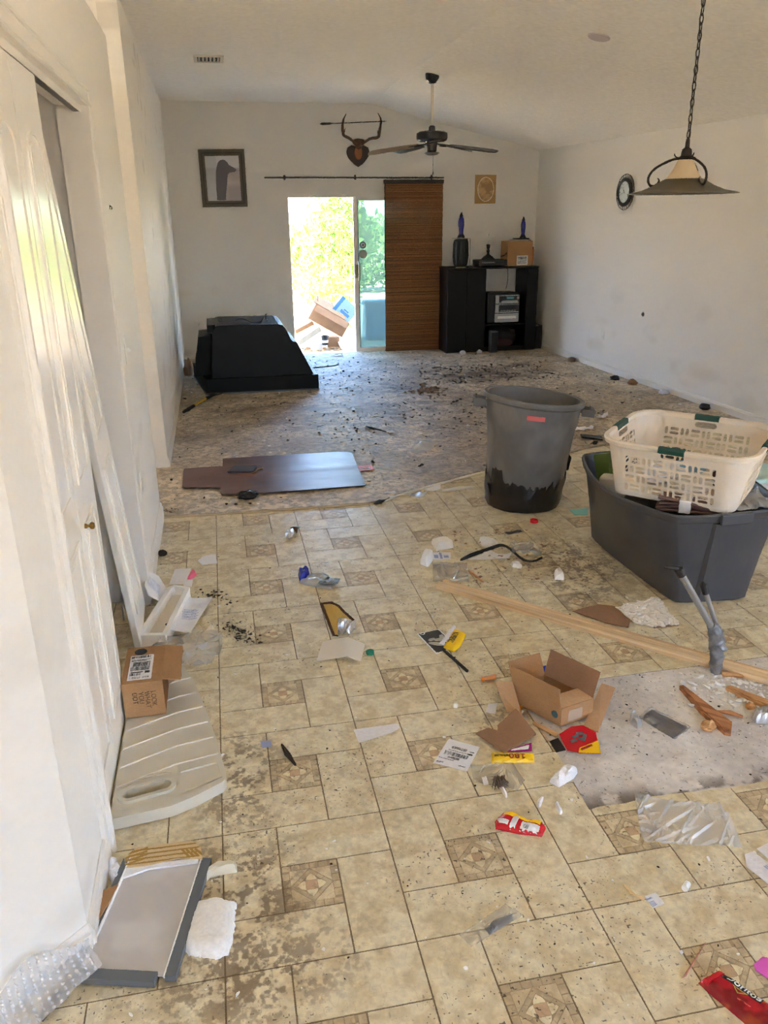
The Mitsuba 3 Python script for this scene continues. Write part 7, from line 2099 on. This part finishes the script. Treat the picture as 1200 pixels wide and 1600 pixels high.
# chip bag
dq = np.array([(0.952, 1.156), (1.011, 1.172), (1.030, 1.150), (1.085, 1.045), (1.072, 0.990), (1.030, 0.985), (0.962, 1.126)])
dq = np.array(FP['doritos'])
k_ = thing('chip_bag', 'folded red snack chip bag in the lower right corner', 'chip bag')
dpoly = Polygon([(0.952, 1.156), (1.011, 1.172), (1.030, 1.148), (1.083, 1.055), (1.085, 1.00), (1.03, 0.99), (1.003, 1.03), (0.962, 1.126)])
db = pillow(dpoly, 0.016, 0.0008, 0.005, 9, 0.25)[0]
mat('bag_red', mikit.proc(lambda p, n, uv: mix(mix(lin((170, 22, 36)), lin((128, 14, 26)), smoothstep(0.35, 0.6, fbm(p.x * 30, p.y * 30, 1.0))), lin((168, 78, 30)), 0.55 * smoothstep(0.55, 0.75, fbm(p.x * 26 + 4, p.y * 26, 3.0)))), 0.3)
part(k_, 'bag', db, 'bag_red', 35)
part(k_, 'folded_top', drape(prism([(0.954, 1.153), (1.008, 1.168), (1.016, 1.155), (0.962, 1.138)], 0, 0.003).subdivide_to_size(0.01), db, 0.001), 'wrap_red')
u_ = unit([0.49, -0.87, 0]); v_ = np.array([0.87, 0.49, 0])
lo_ = np.array([1.009, 1.147, 0.0])
plate = prism(Polygon([(lo_ + u_ * a + v_ * b)[:2] for a, b in ((-0.003, -0.004), (0.085, -0.004), (0.086, 0.017), (0.02, 0.0185), (-0.003, 0.0185))]).intersection(dpoly), 0, 0.0004).subdivide_to_size(0.008)
part(k_, 'logo_plate', drape(plate, db, 0.0004), 'black_card')
part(k_, 'lettering', drape(text_on('Doritos', 0.0150, lo_ + u_ * 0.004, u_, v_, 0.0005, True, 0.078), db, 0.001), 'white')
tri_ = prism(Polygon([(lo_ + u_ * a + v_ * b)[:2] for a, b in ((0.022, -0.004), (0.058, -0.004), (0.04, -0.018))]).difference(Polygon([(lo_ + u_ * a + v_ * b)[:2] for a, b in ((0.028, -0.006), (0.052, -0.006), (0.04, -0.014))])), 0, 0.0004).subdivide_to_size(0.008)
part(k_, 'triangle_mark', drape(tri_, db, 0.0007), 'wrap_gold')
part(k_, 'print', drape(rects_on([(0.045, 0.075, -0.030, -0.027)], lo_, u_, v_, 0.0005), db, 0.0005), 'red_print')
# middle: folded white paper, chips, twig
wf = np.array(FP['whitefold'])
flatpiece('folded_paper', 'whitefold', 'paper', 'narrow folded white paper in the middle of the tiles', 'paper', h=lambda x, y: 0.002 + 0.016 * np.clip(1 - np.abs((y - 2.19) - 0.25 * (x - 0.45)) / 0.035, 0, 1), res=0.01)
flatpiece('lilac_chip', 'lchip', 'paper_blue', 'tiny lilac paper chip right of the beige panel', 'chip', amp=0.001)
tw_ = np.array(FP['twig'])
obj('dark_twig', tube(np.c_[tw_, [0.006, 0.008, 0.005]], [0.004, 0.010, 0.004], 6), 'dirt_dark', 'dark twig lying on an inlaid square right of the beige panel', 'twig')
# left wall litter
k_ = thing('index_card', 'cream card on the tiles by the closet wall with a pink petal', 'card')
part(k_, 'card', sheet(FP['card1'], 0.0008, 0.001, None, 0.05), 'paper')
obj('pink_petal', pillow(FP['petal'], 0.016, 0.002, seed=5, res=0.008)[0], 'petal_pink', 'pink petal-shaped piece on the cream card by the wall', 'petal', smooth=40)
flatpiece('small_tag', 'tag3', 'paper', 'small white tag below the pink petal', 'tag', amp=0.001)
flatpiece('torn_note', 'paper1', 'paper', 'torn white note with an angular edge right of the pink petal', 'paper', amp=0.002, seed=30)
# white tray, letters, clear wrap
k_ = thing('white_tray', 'long white plastic tray with a small dark hole near the small open box', 'tray')
wt = np.array([(-0.425, 3.02), (-0.318, 3.00), (-0.235, 3.43), (-0.30, 3.47), (-0.325, 3.45)])
wp = Polygon(wt)
part(k_, 'base', prism(wp, 0.008, 0.016), 'cream_plastic')
part(k_, 'wall', prism(wp.buffer(0.006).difference(wp.buffer(-0.014)), 0.001, 0.055), 'white', 30)
part(k_, 'hole', mv(trimesh.creation.cylinder(0.012, 0.001, sections=20), -0.318, 3.16, 0.0166), 'black')
for nm_, fp, lb, hf in (('printed_letter', [(-0.31, 3.05), (-0.235, 3.40), (-0.13, 3.385), (-0.225, 3.06)], 'printed white letter right of the white tray', lambda x, y: 0.012 + 0.03 * np.clip((-0.22 - x) / 0.08, 0, 1)), ('printed_letter', [(-0.415, 3.50), (-0.375, 3.57), (-0.32, 3.50), (-0.35, 3.36), (-0.40, 3.28), (-0.418, 3.35)], 'curled printed letter left of the white tray against the wall', lambda x, y: 0.02 + 0.10 * np.clip((-0.35 - x) / 0.06, 0, 1))):
    k_ = thing(nm_, lb, 'letter')
    part(k_, 'page', sheet(fp, 0.002, 0.0008, hf, 0.02), 'paper', 40)
    q_ = np.array(fp)
    c_ = q_.mean(0)
    ms = [prism(affinity.rotate(sbox(c_[0] - 0.035, c_[1] + 0.012 * i - 0.04, c_[0] + 0.035 - 0.01 * (i % 2), c_[1] + 0.012 * i - 0.036), 18).intersection(Polygon(fp).buffer(-0.01)), 0, 0.0004).subdivide_to_size(0.02) for i in range(8)]
    mm = cat_(ms); v = np.array(mm.vertices); v[:, 2] += 0.003 + hf(v[:, 0], v[:, 1]); mm.vertices = v
    part(k_, 'print', mm, 'paper_blue')
wrp = Polygon([(-0.415, 2.92), (-0.29, 3.05), (-0.13, 3.06), (-0.085, 2.96), (-0.10, 2.86), (-0.15, 2.76), (-0.245, 2.79), (-0.40, 2.80)])
obj('clear_wrap', film(wrp, 0.010, folds(wrp, 40, 31, 0.05, 0.02, 0.025), 0.007), 'clear_film', 'crumpled clear plastic wrap behind the small open box', 'plastic wrap', smooth=25)
# foam block, glove, card bits by the tray
fo = Polygon(FP['foam']).buffer(-0.004).buffer(0.004)
fe = np.array(fo.exterior.segmentize(0.006).coords)[:-1]
g = np.random.default_rng(17)
fe = fe + g.normal(0, 0.0018, fe.shape)
fpoly = max(getattr(Polygon(fe).buffer(0.0005), 'geoms', [Polygon(fe).buffer(0.0005)]), key=lambda g_: g_.area)
obj('foam_block', pillow(fpoly.exterior.coords, 0.026, 0.0006, 0.006, 11, 0.08)[0], 'foam_white', 'torn white foam block right of the grey tray', 'foam', smooth=40)
obj('cream_glove', pillow(FP['glove'], 0.022, 0.0006, 0.005, 12, 0.4)[0], 'glove_cream', 'crumpled cream rubber scrap behind the white foam block', 'scrap', smooth=35)
cbq = Polygon([(-0.412, 1.69), (-0.372, 1.70), (-0.39, 1.645), (-0.417, 1.575), (-0.42, 1.60), (-0.408, 1.65)])
flatpiece('cardboard_scrap', cbq, 'cardboard', 'tan cardboard scrap between the grey tray and the wall', 'cardboard', th=0.004, amp=0.004, z=0.030)
obj('white_wrapper', pillow([(-0.418, 1.80), (-0.39, 1.815), (-0.372, 1.775), (-0.376, 1.73), (-0.395, 1.735)], 0.03, 0.002, 0.006, 13, 0.5)[0], 'paper', 'crumpled white wrapper behind the tan scrap at the wall', 'wrapper', smooth=25)
mat('stain_red', (168, 104, 78), 0.5)
# bubble wrap against the angled wall
wdir = unit([-0.735, -0.678, 0]); wn = np.array([0.678, -0.735, 0])
W0 = np.array([FX, 1.545, 0]) + wn * 0.004
NU, NV = 44, 30
us_, vs_ = np.linspace(0.015, 0.40, NU), np.linspace(-0.12, 0.075, NV)
V, F_ = [], []
for i, u in enumerate(us_):
    for j, v in enumerate(vs_):
        nz = meshkit.fbm(np.array([[u * 13, v * 13, 1.0]]), 3, 5)[0]
        hgt = 0.03 + 0.05 * math.exp(-((u - 0.16) / 0.08) ** 2)
        if v < 0:                                    # up the wall
            p = W0 + wdir * u + wn * (0.016 + 0.012 * nz) + EZv * (-v / 0.12 * hgt * 1.5 + 0.02)
        else:
            fall = max(0.0, 1 - v / 0.16)
            p = W0 + wdir * (u + 0.15 * v) + wn * (0.018 + v * 0.85) + EZv * (0.003 + 0.05 * nz * (0.35 + 0.65 * fall) + 0.02 * fall)
        V.append(p)
for i in range(NU - 1):
    for j in range(NV - 1):
        a = i * NV + j
        F_ += [(a, a + NV, a + NV + 1), (a, a + NV + 1, a + 1)]
k_ = thing('bubble_wrap', 'sheet of bubble wrap bunched at the foot of the white angled wall', 'bubble wrap')
part(k_, 'film', tm(V, F_), 'milky_film', 40)
V = np.array(V).reshape(NU, NV, 3)
bub = []
bs = trimesh.creation.icosphere(subdivisions=1, radius=0.0042)
for i in range(1, NU - 1):
    for j in range(1, NV - 1):
        if (i + j) % 2 == 0 and i % 2 == 0: bub.append(mv(bs, *(V[i, j] + [0.002, -0.002, 0.003])))
scene['bsdf_bubble'] = {'type': 'blendbsdf', 'weight': 0.35, 'a': {'type': 'thindielectric', 'int_ior': 1.15}, 'b': {'type': 'twosided', 'bsdf': {'type': 'principled', 'base_color': {'type': 'rgb', 'value': [0.85, 0.85, 0.85]}, 'roughness': 0.2}}}
part(k_, 'bubbles', cat_(bub), 'bubble', 40, kind='stuff')
a, b = np.array([-0.452, 1.455]), np.array([-0.505, 1.372])
k_ = thing('black_marker', 'black marker poking out from the bubble wrap in the lower left corner', 'marker')
part(k_, 'barrel', tube([(*b, 0.012), (*((a + b) / 2), 0.012), (*a, 0.012)], [0.009, 0.010, 0.007], 14), 'black', 40)
part(k_, 'tip', tube([(*a, 0.012), (*(a + (a - b) * 0.12), 0.012)], [0.005, 0.002], 10), 'steel', 40)

# ------------------------------------------------------------------ crumbs nobody could count
lay_p = lay.buffer(-0.02)
vis = Polygon([(-0.41, 1.35), (0.9, 0.95), (1.4, 1.4), (2.3, 2.3), (3.6, 4.4), (3.3, 5.2), (1.2, 4.7), (-0.40, 4.5)])


def crumbs(name, region, n, lo, hi, m, seed, label, z=0.0, cat='crumbs', power=2.5):
    p = in_poly(region, n, seed)
    g = np.random.default_rng(seed + 100)
    r = lo + (hi - lo) * g.uniform(0, 1, n) ** power
    obj(name, lumps(np.c_[p, np.full(n, z)], r, seed), m, label, cat, kind='stuff')


crumbs('dark_crumbs', lay_p.intersection(vis), 700, 0.0008, 0.0055, 'dirt_dark', 31, 'dark crumbs of dirt strewn over the tiles')
crumbs('white_crumbs', lay_p.intersection(vis), 520, 0.001, 0.008, 'foam_white', 32, 'white crumbs and paint chips strewn over the tiles')
crumbs('patch_crumbs', PATCH_P.buffer(-0.02), 420, 0.0008, 0.005, 'plaster', 33, 'pale grit on the bare concrete patch', -0.004)
crumbs('patch_grit', PATCH_P.buffer(-0.01), 260, 0.0008, 0.005, 'dirt_dark', 34, 'dark grit on the bare concrete patch', -0.004)
cvis = cp.intersection(Polygon([(-0.40, 4.6), (1.0, 4.66), (2.6, 5.4), (4.1, 5.9), (4.0, 10.0), (-0.4, 10.0)]))
crumbs('carpet_debris', cvis, 1100, 0.003, 0.016, 'dirt_dark', 35, 'dark litter trodden into the carpet', CZ - 0.003, 'litter')
crumbs('carpet_debris', Polygon([(0.7, 5.9), (2.4, 5.9), (2.6, 9.6), (0.95, 9.6)]), 800, 0.003, 0.017, 'dirt_dark', 36, 'dense dark litter on the carpet in the path to the patio door', CZ - 0.003, 'litter')
crumbs('carpet_grit', cvis, 2600, 0.002, 0.007, 'bark', 39, 'fine brown grit trodden all over the carpet', CZ - 0.003, 'litter', 1.2)
crumbs('carpet_litter', Polygon([(2.0, 7.9), (3.6, 7.9), (3.6, 8.9), (2.2, 8.9)]), 520, 0.004, 0.022, 'dirt_dark', 40, 'dark brown litter on the carpet in front of the cabinet', CZ - 0.003, 'litter')
crumbs('carpet_chips', cvis, 420, 0.004, 0.018, 'foam_white', 37, 'white chips strewn over the carpet', CZ - 0.003, 'litter')
crumbs('edge_litter', Polygon([(1.0, 3.2), (1.75, 3.3), (1.8, 3.9), (1.1, 3.95)]), 260, 0.002, 0.012, 'cardboard_brown', 38, 'brown crumbs among the white litter left of the tote')
for i, (cx_, cy_2, rx_, ry_, n_, lb) in enumerate(((-0.02, 3.05, 0.07, 0.11, 260, 'black smear of dirt on the tiles right of the white tray'), (-0.12, 3.42, 0.06, 0.09, 120, 'dark hairy dirt on the tiles below the cream card'), (-0.38, 4.62, 0.05, 0.04, 40, 'dark dirt at the corner of the carpet and closet wall'))):
    g = np.random.default_rng(80 + i)
    p = np.c_[g.normal(cx_, rx_ * 0.5, n_), g.normal(cy_2, ry_ * 0.5, n_)]
    p[:, 0] -= (p[:, 1] - cy_2) * 0.5
    obj('dirt_smear', lumps(np.c_[p, np.full(n_, 0.0 if i < 2 else CZ - 0.002)], 0.0015 + 0.008 * g.uniform(0, 1, n_) ** 3, 81 + i), 'dirt_dark', lb, 'dirt', kind='stuff')
obj('dirt_ball', blob((-0.385, 3.98, -0.002), (0.022, 0.022, 0.018), 0.5, 4, 90, 2), 'dirt_dark', 'small dark ball of dirt on the tiles at the closet baseboard', 'dirt', smooth=True)
